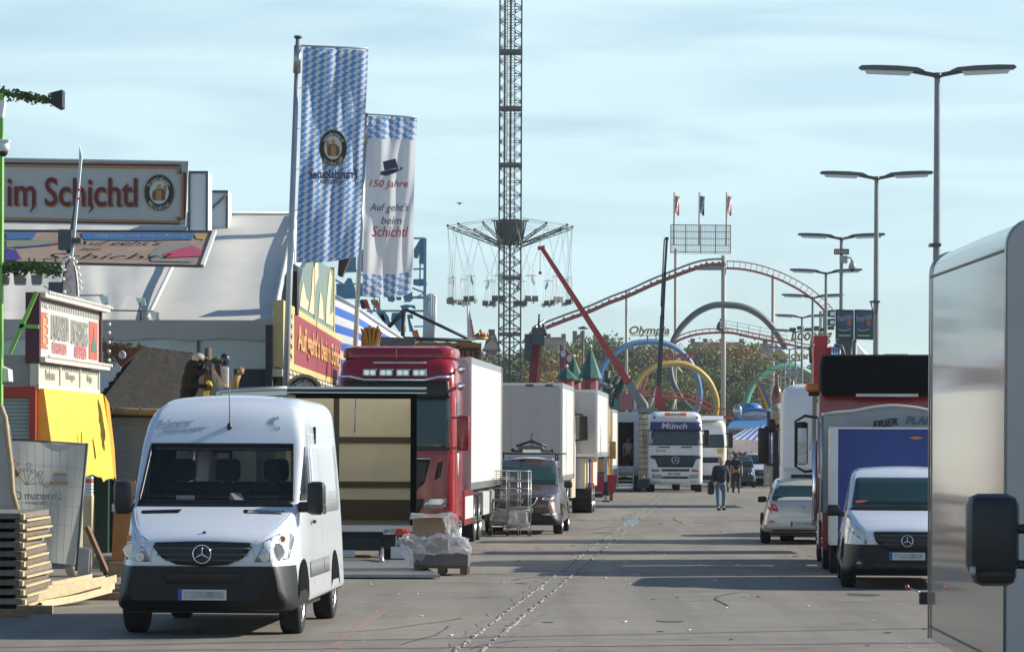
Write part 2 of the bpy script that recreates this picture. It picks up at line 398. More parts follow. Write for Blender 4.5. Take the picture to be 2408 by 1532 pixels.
# ---------------- white high-roof van (foreground) ----------------
def sprinter():
    t=thing('delivery_van','white high roof delivery van with a black bumper parked in front of the wooden planks','van',(-3.35,36.9,0),-3.2)
    L=5.35
    roof=[(0,.96),(.02,1.02),(.06,1.06),(.16,1.12),(.5,1.25),(.98,1.43),(1.50,2.07),(1.62,2.24),(1.78,2.42),(2.0,2.54),(2.35,2.61),(2.8,2.635),(5.1,2.61),(5.3,2.5),(5.35,2.35)]
    bot=[(0,.40),(.08,.30),(.4,.27),(1.5,.30),(5.2,.32),(5.35,.42)]
    wid=[(0,.83),(.04,.88),(.1,.92),(.25,.965),(.5,.99),(1,1.0),(5.2,.995),(5.35,.95)]
    tw=[(0,.74),(.3,.86),(.9,.93),(1.5,.915),(2.0,.88),(2.6,.86),(5.35,.85)]
    rc=[(0,.10),(.3,.14),(.9,.06),(1.5,.08),(1.75,.16),(2.2,.24),(2.6,.24),(5.35,.22)]
    b=carbody(L,roof,bot,wid,tw,rc,.03,.09)
    bm=b.bm
    for z in(.775,):
        bmesh.ops.bisect_plane(bm,geom=bm.verts[:]+bm.edges[:]+bm.faces[:],plane_co=(0,0,z),plane_no=(0,0,1))
    bmesh.ops.bisect_plane(bm,geom=bm.verts[:]+bm.edges[:]+bm.faces[:],plane_co=(0,.55,0),plane_no=(0,1,0))
    bvh=bvh_of(b)
    ws=[(-.86,1.46),(.86,1.46),(.80,2.09),(-.80,2.09)]
    b.use(WVAN); b.use(DARKP); 
    for f in bm.faces:
        c=f.calc_center_median(); f.material_index=1 if (c.z<.775 and c.y<.55) or (c.z<.36) or (c.z<.5 and c.y<1.45) else 0
    cut(b,[(-.845,1.475),(.845,1.475),(.785,2.075),(-.785,2.075)],lambda c:c.y<1.8)
    for s in(-1,1):
        cut(b,[(s*.12,1.62),(s*.72,1.62),(s*.68,2.12),(s*.12,2.12)],lambda c:c.y>5.0)
    b.done('body',parent=t,sharp=32,fixn=True)
    panel('windscreen',bvh,ws,'front',CLEAR,t,off=.006,thick=.012,res=.12,rnd_=.05)
    # black surround of the screen
    fr=mb(BLACK)
    def on(x,z,o=.012): 
        h=bvh.ray_cast(Vector((x,-5,z)),Vector((0,1,0)),20)[0]; return h-Vector((0,o,0))
    edge=[]
    for (a,c) in zip(ws,ws[1:]+ws[:1]):
        for i in range(10): edge.append(on(a[0]+(c[0]-a[0])*i/10,a[1]+(c[1]-a[1])*i/10))
    fr.tube(edge,.018,6,closed=True); fr.done('windscreen_seal',parent=t)
    topb=panel('sun_band',bvh,[(-.80,2.02),(.80,2.02),(.785,2.085),(-.785,2.085)],'front',BLACK,t,off=.012,thick=.01,res=.12)
    panel('cowl',bvh,[(-.87,1.405),(.87,1.405),(.865,1.475),(-.865,1.475)],'front',BLACK,t,off=.012,thick=.02,res=.12)
    # interior
    i=mb(M('cab_interior',(.010,.011,.013),.8))
    i.bb(-.88,.88,.95,1.34,1.0,1.42,bev=.04)
    i.bb(-.93,-.90,1.0,2.9,.5,1.40); i.bb(.90,.93,1.0,2.9,.5,1.40); i.bb(-.9,.9,1.0,2.9,.46,.5); i.bb(-.78,.78,1.75,2.9,2.14,2.17)
    i.bb(-.85,-.83,1.9,2.9,1.40,2.1); i.bb(.83,.85,1.9,2.9,1.40,2.1)
    # bulkhead with window opening
    i.bb(-.9,.9,2.86,2.9,.5,1.66); i.bb(-.9,.9,2.86,2.9,2.1,2.3); i.bb(-.9,-.74,2.86,2.9,1.66,2.1); i.bb(.74,.9,2.86,2.9,1.66,2.1); i.bb(-.12,-.08,2.86,2.9,1.66,2.1)
    i.done('interior',parent=t)
    for sx in(-.56,-.04,.52):
        s=mb(M('seat_fabric',(.018,.02,.028),.9)); s.box((sx,2.15,1.15),(.5,.2,.95),rx=-8,bev=.05)
        s.box((sx,2.24,1.80),(.29,.13,.26),bev=.06); s.use(CHROME)
        for q in(-.06,.06): s.rod((sx+q,2.22,1.62),(sx+q,2.24,1.72),.008)
        s.done('seat',parent=t)
    s=mb(BLACK).tube([(.50+.19*math.cos(a*.2618),1.40+.05*math.sin(a*.2618),1.50+.17*math.sin(a*.2618)) for a in range(24)],.014,6,closed=True)
    s.box((.5,1.40,1.5),(.3,.03,.06)); s.done('steering_wheel',parent=t)
    s=mb(BLACK).box((-.02,1.58,2.03),(.24,.04,.07),bev=.02); s.rod((-.02,1.6,2.05),(-.02,1.62,2.12),.01); s.done('rear_view_mirror',parent=t)
    mb(PLATEW).box((-.36,1.12,1.475),(.2,.16,.09),rz=8).done('paper_pad',parent=t); mb(PLATEW).box((.22,1.1,1.47),(.12,.15,.10),rz=30,rx=30).done('paper_sheet',parent=t)
    # grille
    gp=[(-.52,1.03),(0,1.045),(.52,1.03),(.54,.98),(.44,.86),(.28,.79),(0,.772),(-.28,.79),(-.44,.86),(-.54,.98)]
    gr=panel('grille',bvh,gp,'front',BLACK,t,off=.02,thick=.04,res=.08)
    s=mb(DGREY)
    for z in(.84,.90,.965):
        hw=.40 if z<.86 else (.49 if z<.92 else .52); pts=[on(-hw+2*hw*k/12,z,.03) for k in range(13)]; s.tube(pts,.012,5)
    s.done('grille_bar',parent=gr)
    c=on(0,.905,.05); star(t,c,.098)
    b2=mb(PLATEB); b2.lathe([(.022,-.004),(.022,.004)],on(0,1.13,.006),'Y',n=14); b2.done('badge',parent=t)
    for s in(1,-1):
        hp=[(s*.565,.815),(s*.67,1.05),(s*.80,1.125),(s*.905,1.125),(s*.925,1.06),(s*.905,.84)]
        h=panel('headlight',bvh,hp,'front',LENSC,t,off=.03,thick=.045,res=.06,rnd_=.03)
        panel('reflector',bvh,hp,'front',LENS,h,off=.004,thick=.02,res=.08,rnd_=.03)
        for (x,z,r,mt) in((.80,.935,.085,CHROME),(.68,.875,.05,CHROME),(.84,1.065,.035,AMBER)):
            q=on(s*x,z,.012); bb=mb(mt).lathe([(r,-.014),(r*.9,-.018),(r*.6,.0),(.001,.004)],q,'Y',n=18); bb.done('bulb_bowl',parent=h)
        # fog/air intakes + grey trim rim
        panel('hood_vent',bvh,[(s*.34,1.375),(s*.80,1.36),(s*.78,1.325),(s*.36,1.335)],'front',BLACK,t,off=.006,thick=.012,res=.1,rnd_=.015)
    s=mb(PLATEW)
    for k in range(13):
        x=.40+k*.029; s.rod(on(x,1.34,.012),on(x+.012,1.365,.012),.005,4)
    s.done('vent_slat',parent=t)
    panel('lower_intake',bvh,[(-.46,.70),(.46,.70),(.40,.58),(-.40,.58)],'front',CHASS,t,off=.004,thick=.01,res=.1,rnd_=.03)
    plate(t,(0,on(0,.46,.02).y,.463),.53,.115)
    for s_ in(1,-1):
        mb(M('shut_line')).tube([on(s_*x,z,.002) for x,z in((.885,1.38),(.84,1.28),(.77,1.18),(.66,1.09),(.585,1.05))],.006,4).done('bonnet_seam',parent=t)
        mb(M('shut_line')).tube([on(s_*x,z,.002) for x,z in((.53,.99),(.56,.93),(.57,.86),(.56,.80))],.005,4).done('bonnet_seam',parent=t)
    mb(M('shut_line')).tube([on(-.95+.19*k,.777,.003) for k in range(11)],.006,4).done('bumper_seam',parent=t)
    # aerial
    s=mb(BLACK); q=on(.06,2.29,0); s.sph(q+Vector((0,-.01,.0)),.03,8,(1,1,1.6)); s.rod(q,q+Vector((.01,-.1,.50)),.005,5); s.done('aerial',parent=t)
    # faint script and sun emblem above the screen
    GT=M('faded_lettering',(.33,.36,.40),.5)
    def wrapf(x0,z0):
        return None
    for (sn,x,z,wd,ht,sh) in(('Polsterer',-.62,2.33,.42,.10,.5),('mietwagen',-.50,2.255,.50,.06,.3)):
        o=txt(sn,t,GT,(x+.05,0,z),wd,ht,shear=sh,bold=-.01 if 0 else 0,tilt=-5)
        for v in o.data.vertices:
            h=bvh.ray_cast(Vector((v.co.x,-5,v.co.z)),Vector((0,1,0)),20)
            if h[0]: v.co.y=h[0].y-.004+v.co.y*.2
    s=mb(GT)
    for k in range(9):
        a=R(100+k*22); c0=(.62,2.34)
        s.rod(on(c0[0]+.06*math.cos(a),c0[1]+.04*math.sin(a),.003),on(c0[0]+.13*math.cos(a),c0[1]+.075*math.sin(a),.003),.005,4)
    s.done('sun_emblem',parent=t)
    # mirrors
    for s_ in(1,-1):
        s=mb(BLACK); mx_=1.13 if s_>0 else 1.03; s.box((s_*mx_,.93,1.50),(.21,.15,.37),rz=s_*-8,bev=.06); s.box((s_*1.0,.98,1.40),(.16,.10,.12),bev=.03); 
        mir=s.done('wing_mirror',parent=t,sharp=40)
        s=mb(LENS); s.box((s_*(mx_+.09),.90,1.38),(.06,.06,.11),bev=.02); s.done('indicator',parent=mir)
    # sides
    for s_,dn in((1,'right'),(-1,'left')):
        panel('side_window',bvh,[(1.05,1.47),(1.92,1.47),(1.92,2.07),(1.62,2.07)],dn,GLASS,t,off=.006,thick=.02,res=.12,rnd_=.05)
        panel('side_moulding',bvh,[(1.55,.60),(2.95,.60),(2.95,.78),(1.55,.78)],dn,M('grey_moulding',(.17,.18,.19),.5),t,off=.012,thick=.03,res=.3,rnd_=.02)
        panel('side_moulding',bvh,[(3.0,.60),(3.55,.60),(3.55,.78),(3.0,.78)],dn,MATS['grey_moulding'],t,off=.012,thick=.03,res=.3,rnd_=.02)
        for yy in(.97,4.22):
            ap=[(yy+.47*math.cos(R(a)),.36+.47*math.sin(R(a))) for a in range(-8,189,14)]
            panel('wheel_arch',bvh,ap,dn,MATTE,t,off=.004,thick=.01,res=.2)  # near-black panel paints the dark hollow of the wheel arch
        # door seams, recess frame of cargo panel
        sm=M('shut_line',(.10,.10,.11),.6)
        for y0 in(1.98,3.0,):
            panel('door_seam',bvh,[(y0,.5),(y0+.012,.5),(y0+.012,2.2),(y0,2.2)],dn,sm,t,off=.002,thick=.004,res=.2)
        panel('door_seam',bvh,[(1.98,2.2),(5.0,2.2),(5.0,2.212),(1.98,2.212)],dn,sm,t,off=.002,thick=.004,res=.3)
        rec=[(2.15,1.30),(4.9,1.30),(4.9,2.10),(2.15,2.10)]
        panel('pressed_panel',bvh,rec,dn,WVAN,t,off=.012,thick=.02,res=.25,rnd_=.12)
        h=mb(BLACK).box((s_*1.005,1.86,1.22),(.03,.16,.04),bev=.01); h.done('door_handle',parent=t)
    for yy in(.97,4.22):
        for s_ in(1,-1): wheel(t,s_*.985,yy,.345,.235,s_)
    for s_ in(1,-1):
        panel('rear_window',bvh,[(s_*.12,1.62),(s_*.72,1.62),(s_*.68,2.12),(s_*.12,2.12)],'rear',CLEAR,t,off=.004,thick=.01,res=.3)
        panel('tail_light',bvh,[(s_*.88,.95),(s_*.95,.95),(s_*.93,1.5),(s_*.88,1.5)],'rear',REDL,t,off=.01,thick=.02,res=.3)
    u=mb(CHASS).bb(-.85,.85,.5,5.0,.24,.34); u.rod((-.7,4.22,.34),(.7,4.22,.34),.05); u.rod((-.7,.97,.34),(.7,.97,.34),.04); u.done('underbody',parent=t)
    return t
sprinter()

# ---------------- panel van on the right ----------------
def vito(name,label,loc,yaw,paint,sc=1,group=None):
    t=thing(name,label,'van',loc,yaw,group)
    L=5.0
    roof=[(0,.78),(.03,.84),(.12,.90),(.4,1.02),(.95,1.16),(1.55,1.66),(1.75,1.72),(2.2,1.765),(4.7,1.75),(4.9,1.68),(5,1.5)]
    bot=[(0,.30),(.1,.20),(.5,.20),(1.5,.24),(4.8,.26),(5,.36)]
    wid=[(0,.74),(.05,.82),(.14,.88),(.3,.93),(.6,.96),(4.8,.96),(5,.90)]
    tw=[(0,.66),(.3,.80),(.9,.86),(1.55,.80),(2.1,.76),(5,.74)]
    rc=[(0,.10),(.3,.12),(.9,.06),(1.5,.08),(2,.14),(5,.14)]
    b=carbody(L,roof,bot,wid,tw,rc,.03,.1); bm=b.bm
    bmesh.ops.bisect_plane(bm,geom=bm.verts[:]+bm.edges[:]+bm.faces[:],plane_co=(0,.62,0),plane_no=(0,1,0))
    bmesh.ops.bisect_plane(bm,geom=bm.verts[:]+bm.edges[:]+bm.faces[:],plane_co=(0,0,.66),plane_no=(0,-.0,1))
    bvh=bvh_of(b); b.use(paint); b.use(DARKP)
    for f in bm.faces:
        c=f.calc_center_median(); f.material_index=1 if (c.z<.66 and c.y<.62) or c.z<.28 else 0
    b.done('body',parent=t,sharp=32)
    panel('windscreen',bvh,[(-.80,1.175),(.80,1.175),(.72,1.63),(-.72,1.63)],'front',GLASS2,t,off=.006,thick=.01,res=.12,rnd_=.05)
    panel('cowl',bvh,[(-.82,1.145),(.82,1.145),(.81,1.185),(-.81,1.185)],'front',BLACK,t,off=.01,thick=.02,res=.12)
    def on(x,z,o=.012): return bvh.ray_cast(Vector((x,-5,z)),Vector((0,1,0)),20)[0]-Vector((0,o,0))
    gr=panel('grille',bvh,[(-.50,.85),(.50,.85),(.46,.70),(.30,.58),(-.30,.58),(-.46,.70)],'front',BLACK,t,off=.02,thick=.04,res=.08,rnd_=.04)
    s=mb(DGREY)
    for z in(.66,.72,.79): s.tube([on(-.42+.84*k/8,z,.03) for k in range(9)],.010,5)
    s.done('grille_bar',parent=gr)
    star(t,on(0,.715,.05),.082)
    for s_ in(1,-1):
        h=panel('headlight',bvh,[(s_*.58,.70),(s_*.60,.64),(s_*.88,.88),(s_*.88,1.0),(s_*.80,.97),(s_*.60,.84)],'front',LENSC,t,off=.02,thick=.04,res=.06)
        panel('reflector',bvh,[(s_*.58,.71),(s_*.60,.66),(s_*.87,.89),(s_*.87,.98),(s_*.80,.95),(s_*.61,.82)],'front',LENS,h,off=.004,thick=.02,res=.08)
        q=on(s_*.72,.83,.02); mb(CHROME).lathe([(.05,-.01),(.03,0),(.001,0)],q,'Y',n=14).done('bulb_bowl',parent=h)
        q=on(s_*.70,.385,.015); f=mb(BLACK).lathe([(.075,-.01),(.075,.03)],q,'Y',n=16); f.use(LENS).lathe([(.04,-.016),(.001,-.02)],q,'Y',n=12); f.done('fog_light',parent=t)
        m_=mb(BLACK).box((s_*1.07,1.02,1.14),(.22,.13,.17),rz=s_*-6,bev=.05); m_.box((s_*.95,1.05,1.08),(.1,.08,.07)); m_.done('wing_mirror',parent=t,sharp=40)
        dn='right' if s_>0 else 'left'
        panel('side_window',bvh,[(1.2,1.12),(2.05,1.12),(2.05,1.58),(1.62,1.58)],dn,GLASS,t,off=.006,thick=.02,res=.12,rnd_=.04)
        panel('side_window',bvh,[(2.15,1.12),(3.35,1.12),(3.35,1.58),(2.15,1.58)],dn,GLASS,t,off=.006,thick=.02,res=.2,rnd_=.04)
        for yy in(.92,4.0): 
            ap=[(yy+.42*math.cos(R(a)),.33+.42*math.sin(R(a))) for a in range(-8,189,14)]
            panel('wheel_arch',bvh,ap,dn,MATTE,t,off=.004,thick=.01,res=.2); wheel(t,s_*.955,yy,.325,.225,s_)  # arch hollow painted black on the flank
        for y0 in(2.1,3.4): panel('door_seam',bvh,[(y0,.4),(y0+.012,.4),(y0+.012,1.6),(y0,1.6)],dn,M('shut_line'),t,off=.002,thick=.004,res=.3)
    panel('lower_intake',bvh,[(-.52,.40),(.52,.40),(.46,.30),(-.46,.30)],'front',CHASS,t,off=.004,thick=.01,res=.1,rnd_=.03)
    plate(t,(0,on(0,.49,.02).y,.49),.52,.11)
    s=mb(M('sticker_red',(.55,.08,.05),.5)); q=on(-.62,1.27,.008); s.box(q,(.22,.006,.05),rx=-50); s.done('sticker',parent=t)
    s=mb(CHASS).bb(-.8,.8,.5,4.7,.2,.3); s.done('underbody',parent=t)
    return t
vito('delivery_van','white low roof van with grey bumper parked beside the red lorry and blue trailer',(5.80,49.9,0),-4.6,WVAN)
o=vito('delivery_van','white van under the striped awning behind the post',(12.85,176,0),-4,WVAN)

# ---------------- brown family car ----------------
def peugeot():
    t=thing('parked_car','brown family car with a roof rack behind the wire roll cage','car',(.24,79.7,0),-4)
    paint=M('car_brown',(.11,.065,.06),.22,.4,coat=.8)
    roof=[(0,.72),(.03,.80),(.12,.90),(.5,1.02),(1.0,1.14),(1.75,1.66),(2.0,1.74),(2.6,1.79),(4.0,1.76),(4.3,1.6),(4.4,1.3)]
    bot=[(0,.32),(.1,.22),(4.4,.3)]; wid=[(0,.70),(.06,.80),(.16,.87),(.4,.92),(4.2,.92),(4.4,.84)]
    tw=[(0,.62),(.3,.78),(1,.82),(1.75,.72),(2.4,.68),(4.4,.66)]; rc=[(0,.08),(.4,.1),(1,.08),(1.8,.1),(2.4,.16),(4.4,.16)]
    b=carbody(4.4,roof,bot,wid,tw,rc,.03,.1); bm=b.bm
    bmesh.ops.bisect_plane(bm,geom=bm.verts[:]+bm.edges[:]+bm.faces[:],plane_co=(0,0,.52),plane_no=(0,0,1))
    bvh=bvh_of(b); b.use(paint); b.use(BLACK)
    for f in bm.faces: f.material_index=1 if f.calc_center_median().z<.52 and f.calc_center_median().y<.5 else 0
    b.done('body',parent=t,sharp=32)
    def on(x,z,o=.012): return bvh.ray_cast(Vector((x,-5,z)),Vector((0,1,0)),20)[0]-Vector((0,o,0))
    panel('windscreen',bvh,[(-.76,1.17),(.76,1.17),(.66,1.62),(-.66,1.62)],'front',GLASS2,t,off=.006,thick=.01,res=.12,rnd_=.05)
    g_=panel('grille',bvh,[(-.36,.88),(.36,.88),(.30,.72),(.18,.66),(-.18,.66),(-.30,.72)],'front',BLACK,t,off=.015,thick=.03,res=.08,rnd_=.04)
    mb(CHROME).tube([on(x,z,.03) for x,z in rpoly([(-.36,.88),(.36,.88),(.30,.72),(.18,.66),(-.18,.66),(-.30,.72)],.05)],.012,5,closed=True).done('grille_frame',parent=g_)
    s=mb(CHROME).box(on(0,.79,.05),(.05,.02,.11)); s.box(on(.02,.82,.05),(.07,.02,.03)); s.done('emblem',parent=t)
    for s_ in(1,-1):
        panel('headlight',bvh,[(s_*.46,.80),(s_*.80,.78),(s_*.86,.95),(s_*.50,.92)],'front',LENS,t,off=.012,thick=.03,res=.07,rnd_=.04)
        panel('running_light',bvh,[(s_*.44,.47),(s_*.78,.44),(s_*.80,.50),(s_*.60,.50)],'front',PLATEW,t,off=.012,thick=.02,res=.1)
        mb(BLACK).box((s_*1.02,1.12,1.16),(.2,.12,.16),bev=.05).done('wing_mirror',parent=t)
        dn='right' if s_>0 else 'left'
        panel('side_window',bvh,[(1.5,1.16),(3.6,1.16),(3.5,1.6),(1.95,1.6)],dn,GLASS,t,off=.006,thick=.02,res=.2,rnd_=.04)
        for yy in(.85,3.6):
            ap=[(yy+.40*math.cos(R(a)),.33+.40*math.sin(R(a))) for a in range(-8,189,14)]
            panel('wheel_arch',bvh,ap,dn,MATTE,t,off=.004,thick=.01,res=.2); wheel(t,s_*.915,yy,.32,.22,s_)  # black panel stands in for the shaded arch hollow
    plate(t,(0,on(0,.57,.02).y,.575),.52,.11,name='number_plate')
    # three characters that read in the photo at the plate's end
    txt('5',t,BLACK,(.21,on(0,.57,.035).y,.575),.05,.075)
    r=mb(BLACK)
    for yy in(2.2,3.1): r.rod((-.85,yy,1.89),(.85,yy,1.89),.02); 
    for yy in(2.2,3.1):
        for s_ in(-1,1): r.rod((s_*.66,yy,1.72),(s_*.66,yy,1.89),.02)
    r.done('roof_rack',parent=t)
    l=thing('tripod_rig','folded black tripod and grey bracket lying on the car roof rack','rack load',(.46,81.9,1.93),-4)
    q=mb(DGREY).box((0,0,.10),(.60,.5,.10),bev=.03); q.use(ALU).box((.03,-.05,.02),(.42,.45,.08)); q.use(BLACK).tube([(-.36,0,.14),(0,0,.26),(.36,0,.14)],.03,6)
    q.rod((-.45,0,.02),(.5,0,.03),.022).rod((0,0,.1),(0,0,.44),.012).rod((.05,0,.1),(.05,0,.46),.01).sph((.52,0,.03),.04).sph((-.45,0,.05),.04); q.done('rig_body',parent=l)
peugeot()
# ---------------- silver hatchback seen from behind ----------------
def mazda():
    t=thing('parked_car','silver hatchback seen from behind beside the red lorry','car',(6.20,72.6,0),-3.8)
    paint=M('car_silver',(.56,.55,.50),.28,.3,coat=.7)
    roof=[(0,.70),(.03,.86),(.10,.93),(.32,1.02),(.62,1.24),(.85,1.33),(1.2,1.38),(1.9,1.40),(2.5,1.33),(3.2,1.0),(4.2,.72)]
    bot=[(0,.34),(.1,.26),(4.2,.24)]; wid=[(0,.76),(.05,.82),(.16,.86),(.5,.88),(3.8,.88),(4.2,.76)]
    tw=[(0,.70),(.2,.74),(.32,.72),(.62,.62),(1,.58),(2.2,.6),(3.2,.7),(4.2,.6)]; rc=[(0,.10),(.3,.12),(.8,.14),(4.2,.1)]
    b=carbody(4.2,roof,bot,wid,tw,rc,.03,.1); bvh=bvh_of(b); b.use(paint); b.done('body',parent=t,sharp=32)
    def on(x,z,o=.012): return bvh.ray_cast(Vector((x,-5,z)),Vector((0,1,0)),20)[0]-Vector((0,o,0))
    panel('rear_window',bvh,[(-.68,.93),(.68,.93),(.54,1.25),(-.54,1.25)],'front',GLASS2,t,off=.008,thick=.01,res=.1,rnd_=.06)
    for s_ in(1,-1):
        l=panel('tail_light',bvh,[(s_*.50,.70),(s_*.83,.75),(s_*.84,.85),(s_*.58,.86)],'front',REDL,t,off=.012,thick=.03,res=.06,rnd_=.02)
        q=on(s_*.72,.78,.03); mb(AMBER).lathe([(.03,-.01),(.001,-.014)],q,'Y',n=12).done('indicator',parent=l)
        q=on(s_*.60,.79,.03); mb(LENS).lathe([(.028,-.01),(.001,-.014)],q,'Y',n=12).done('reversing_light',parent=l)
        panel('reflector',bvh,[(s_*.60,.47),(s_*.76,.48),(s_*.76,.51),(s_*.60,.50)],'front',REDL,t,off=.01,thick=.02,res=.1)
        mb(BLACK).box((s_*.84,2.5,.92),(.2,.12,.13),bev=.04).done('wing_mirror',parent=t)
        dn='right' if s_>0 else 'left'
        panel('side_window',bvh,[(.7,.93),(3.0,.93),(2.4,1.27),(1.0,1.27)],dn,GLASS,t,off=.006,thick=.02,res=.2,rnd_=.04)
        for yy in(.8,3.3):
            ap=[(yy+.38*math.cos(R(a)),.33+.38*math.sin(R(a))) for a in range(-8,189,14)]
            panel('wheel_arch',bvh,ap,dn,MATTE,t,off=.004,thick=.01,res=.2); wheel(t,s_*.875,yy,.31,.21,s_)  # shade of the arch hollow as a black panel
    panel('lower_bumper',bvh,[(-.7,.36),(.7,.36),(.62,.28),(-.62,.28)],'front',BLACK,t,off=.01,thick=.02,res=.1)
    panel('boot_seam',bvh,[(-.52,.58),(.52,.58),(.52,.59),(-.52,.59)],'front',M('shut_line'),t,off=.003,thick=.01,res=.1)
    mb(CHROME).tube([on(.0+.05*math.cos(i*.52),.79+.035*math.sin(i*.52),.012) for i in range(12)],.006,4,closed=True).done('emblem',parent=t)
    plate(t,(0,on(0,.44,.02).y,.44),.50,.11); mb(CHASS).bb(-.7,.7,.15,3.9,.18,.3).done('underbody',parent=t)
mazda()
t=thing('parked_car','blue grey car mostly hidden beyond the silver hatchback','car',(7.35,78.5,0),-3.8)
b=carbody(4.2,[(0,.8),(.3,1.1),(.7,1.42),(1.2,1.5),(2.2,1.48),(3,1.0),(4.2,.7)],[(0,.3),(4.2,.25)],[(0,.8),(.3,.88),(4.2,.8)],[(0,.7),(.6,.64),(4.2,.6)],[(0,.1),(4.2,.12)],.03,.2); bv=bvh_of(b); b.use(M('car_bluegrey',(.16,.20,.26),.2,.3,coat=.8)); b.done('body',parent=t,sharp=32)
panel('rear_window',bv,[(-.66,1.0),(.66,1.0),(.54,1.36),(-.54,1.36)],'front',GLASS2,t,off=.008,thick=.01,res=.1,rnd_=.06)
for s_ in(1,-1):
    for yy in(.8,3.3): wheel(t,s_*.875,yy,.31,.21,s_)

# tar seams, cracks and oil stains on the asphalt
b=mb(M('tar_seam',(.06,.057,.052),.6,var=.2)); r=random.Random(11)
for k in range(46):
    Y=r.uniform(34,120); x=r.uniform(-5,6)+.05*Y; a=r.choice((0,1.5,1.5,.2,1.3))+r.gauss(0,.12); n=r.randint(5,14); w_=r.uniform(.006,.016); L_=[];
    for i in range(n):
        L_.append((x,Y)); x+=math.cos(a)*.32; Y+=math.sin(a)*.32*2; a+=r.gauss(0,.16)
    for (x0,y0),(x1,y1) in zip(L_,L_[1:]):
        d=Vector((y1-y0,-(x1-x0),0)).normalized()*w_; b.quad((x0-d.x,y0-d.y,.0075),(x0+d.x,y0+d.y,.0075),(x1+d.x,y1+d.y,.0075),(x1-d.x,y1-d.y,.0075))
g=b.done('tar_seams'); g['kind']='structure'
b=mb(M('oil_stain',(.095,.088,.078),.55,var=.3,vs=4))
for k in range(26):
    Y=r.uniform(35,125); x=r.uniform(-4.5,5)+.05*Y; rr=r.uniform(.05,.22); b.f([b.v((x+rr*(1+.3*math.sin(3*a+k))*math.cos(a),Y+rr*1.6*(1+.3*math.cos(2*a+k))*math.sin(a),.006)) for a in [i*.42 for i in range(15)]])
g=b.done('oil_stains'); g['kind']='structure'
# ---------------- lorries ----------------
def cab(t,w=2.44,h=3.9,zb=.45,paint=WHITE,z_ws=(1.95,2.95),visor=None,rake=.12,depth=2.1,grille=(1.35,1.85,.62),lights=(.78,1.0),glass=GLASS2,roofr=.35,fair=None,mirror=BLACK,lower=None):
    """cab-over lorry cab, front at y=0 facing -y; returns bvh"""
    hw=w/2
    zw0,zw1=z_ws
    lv=[(zb,.10,depth,hw-.06,.12,.1),(zb+.10,.0,depth,hw,.20,.1),(zb+.75,.0,depth,hw,.22,.1),(zw0-.1,.03,depth,hw,.22,.1),(zw0,.05,depth,hw,.20,.1),
        (zw1,.05+rake,depth,hw-.02,.18,.1),(h-.55,.12+rake,depth,hw-.03,.22,.12),(h-.25,.22+rake,depth,hw-.06,.28,.14),(h-.10,.36+rake,depth,hw-.14,.32,.16),(h-.02,.60+rake,depth-.1,hw-.30,.34,.2),(h,.85+rake,depth-.2,hw-.5,.3,.2)]
    dense=[]
    for a,c in zip(lv,lv[1:]):
        n=max(1,int((c[0]-a[0])/.14))
        for i in range(n): dense.append(tuple(a[k]+(c[k]-a[k])*i/n for k in range(6)))
    dense.append(lv[-1]); b=zloft(dense,6); bm=b.bm; bv=bvh_of(b); b.use(paint); b.use(lower or paint)
    for f in bm.faces: f.material_index=1 if f.calc_center_median().z<zb+.35 else 0
    b.done('cab',parent=t,sharp=40)
    def on(x,z,o=.012): 
        r=bv.ray_cast(Vector((x,-5,z)),Vector((0,1,0)),20)[0] or Vector((x,.3,z)); return r-Vector((0,o,0))
    panel('windscreen',bv,[(-hw+.10,zw0),(hw-.10,zw0),(hw-.14,zw1),(-hw+.14,zw1)],'front',glass,t,off=.008,thick=.02,res=.14,rnd_=.08)
    for s_ in(1,-1):
        for x in(-.55,.35): pass
        dn='right' if s_>0 else 'left'
        panel('side_window',bv,[(.38,zw0-.05),(1.30,zw0-.05),(1.30,zw1-.1),(.50,zw1-.1)],dn,GLASS,t,off=.008,thick=.02,res=.2,rnd_=.05)
        for y0 in(.30,1.42): panel('door_seam',bv,[(y0,zb+.5),(y0+.015,zb+.5),(y0+.015,zw1),(y0,zw1)],dn,M('shut_line'),t,off=.003,thick=.01,res=.4)
        m_=mb(mirror).box((s_*(hw+.17),-.05,zw0+.35),(.24,.17,.72),bev=.05); m_.box((s_*(hw+.02),.05,zw0+.66),(.24,.05,.05)); m_.box((s_*(hw+.02),.05,zw0+.05),(.24,.05,.05)); m_.done('wing_mirror',parent=t,sharp=40)
        if lights:
            l0,l1=lights
            panel('headlight',bv,[(s_*(hw-.68),l0),(s_*(hw-.20),l0+.03),(s_*(hw-.16),l1),(s_*(hw-.60),l1-.02)],'front',LENS,t,off=.014,thick=.03,res=.1,rnd_=.04)
        # door steps
        s=mb(CHASS)
        for z in(zb+.1,zb+.45): s.bb(s_*(hw-.25),s_*(hw+.004),1.0,1.35,z,z+.08)
    if visor: panel('sun_visor',bv,[(-hw+.12,zw1),(hw-.12,zw1),(hw-.16,zw1+visor[0]),(-hw+.16,zw1+visor[0])],'front',visor[1],t,off=.05,thick=.05,res=.14,rnd_=.04)
    return bv,on
def chassis(t,w,y0,y1,z=.85):
    b=mb(CHASS).bb(-.42,-.34,y0,y1,z-.12,z+.13); b.bb(.34,.42,y0,y1,z-.12,z+.13)
    for k in range(int((y1-y0)/1.2)+1): b.bb(-.34,.34,y0+k*1.2,y0+k*1.2+.1,z-.1,z+.1)
    b.bb(-w/2+.1,w/2-.1,y1-.12,y1-.02,z-.35,z-.2); b.done('chassis',parent=t)
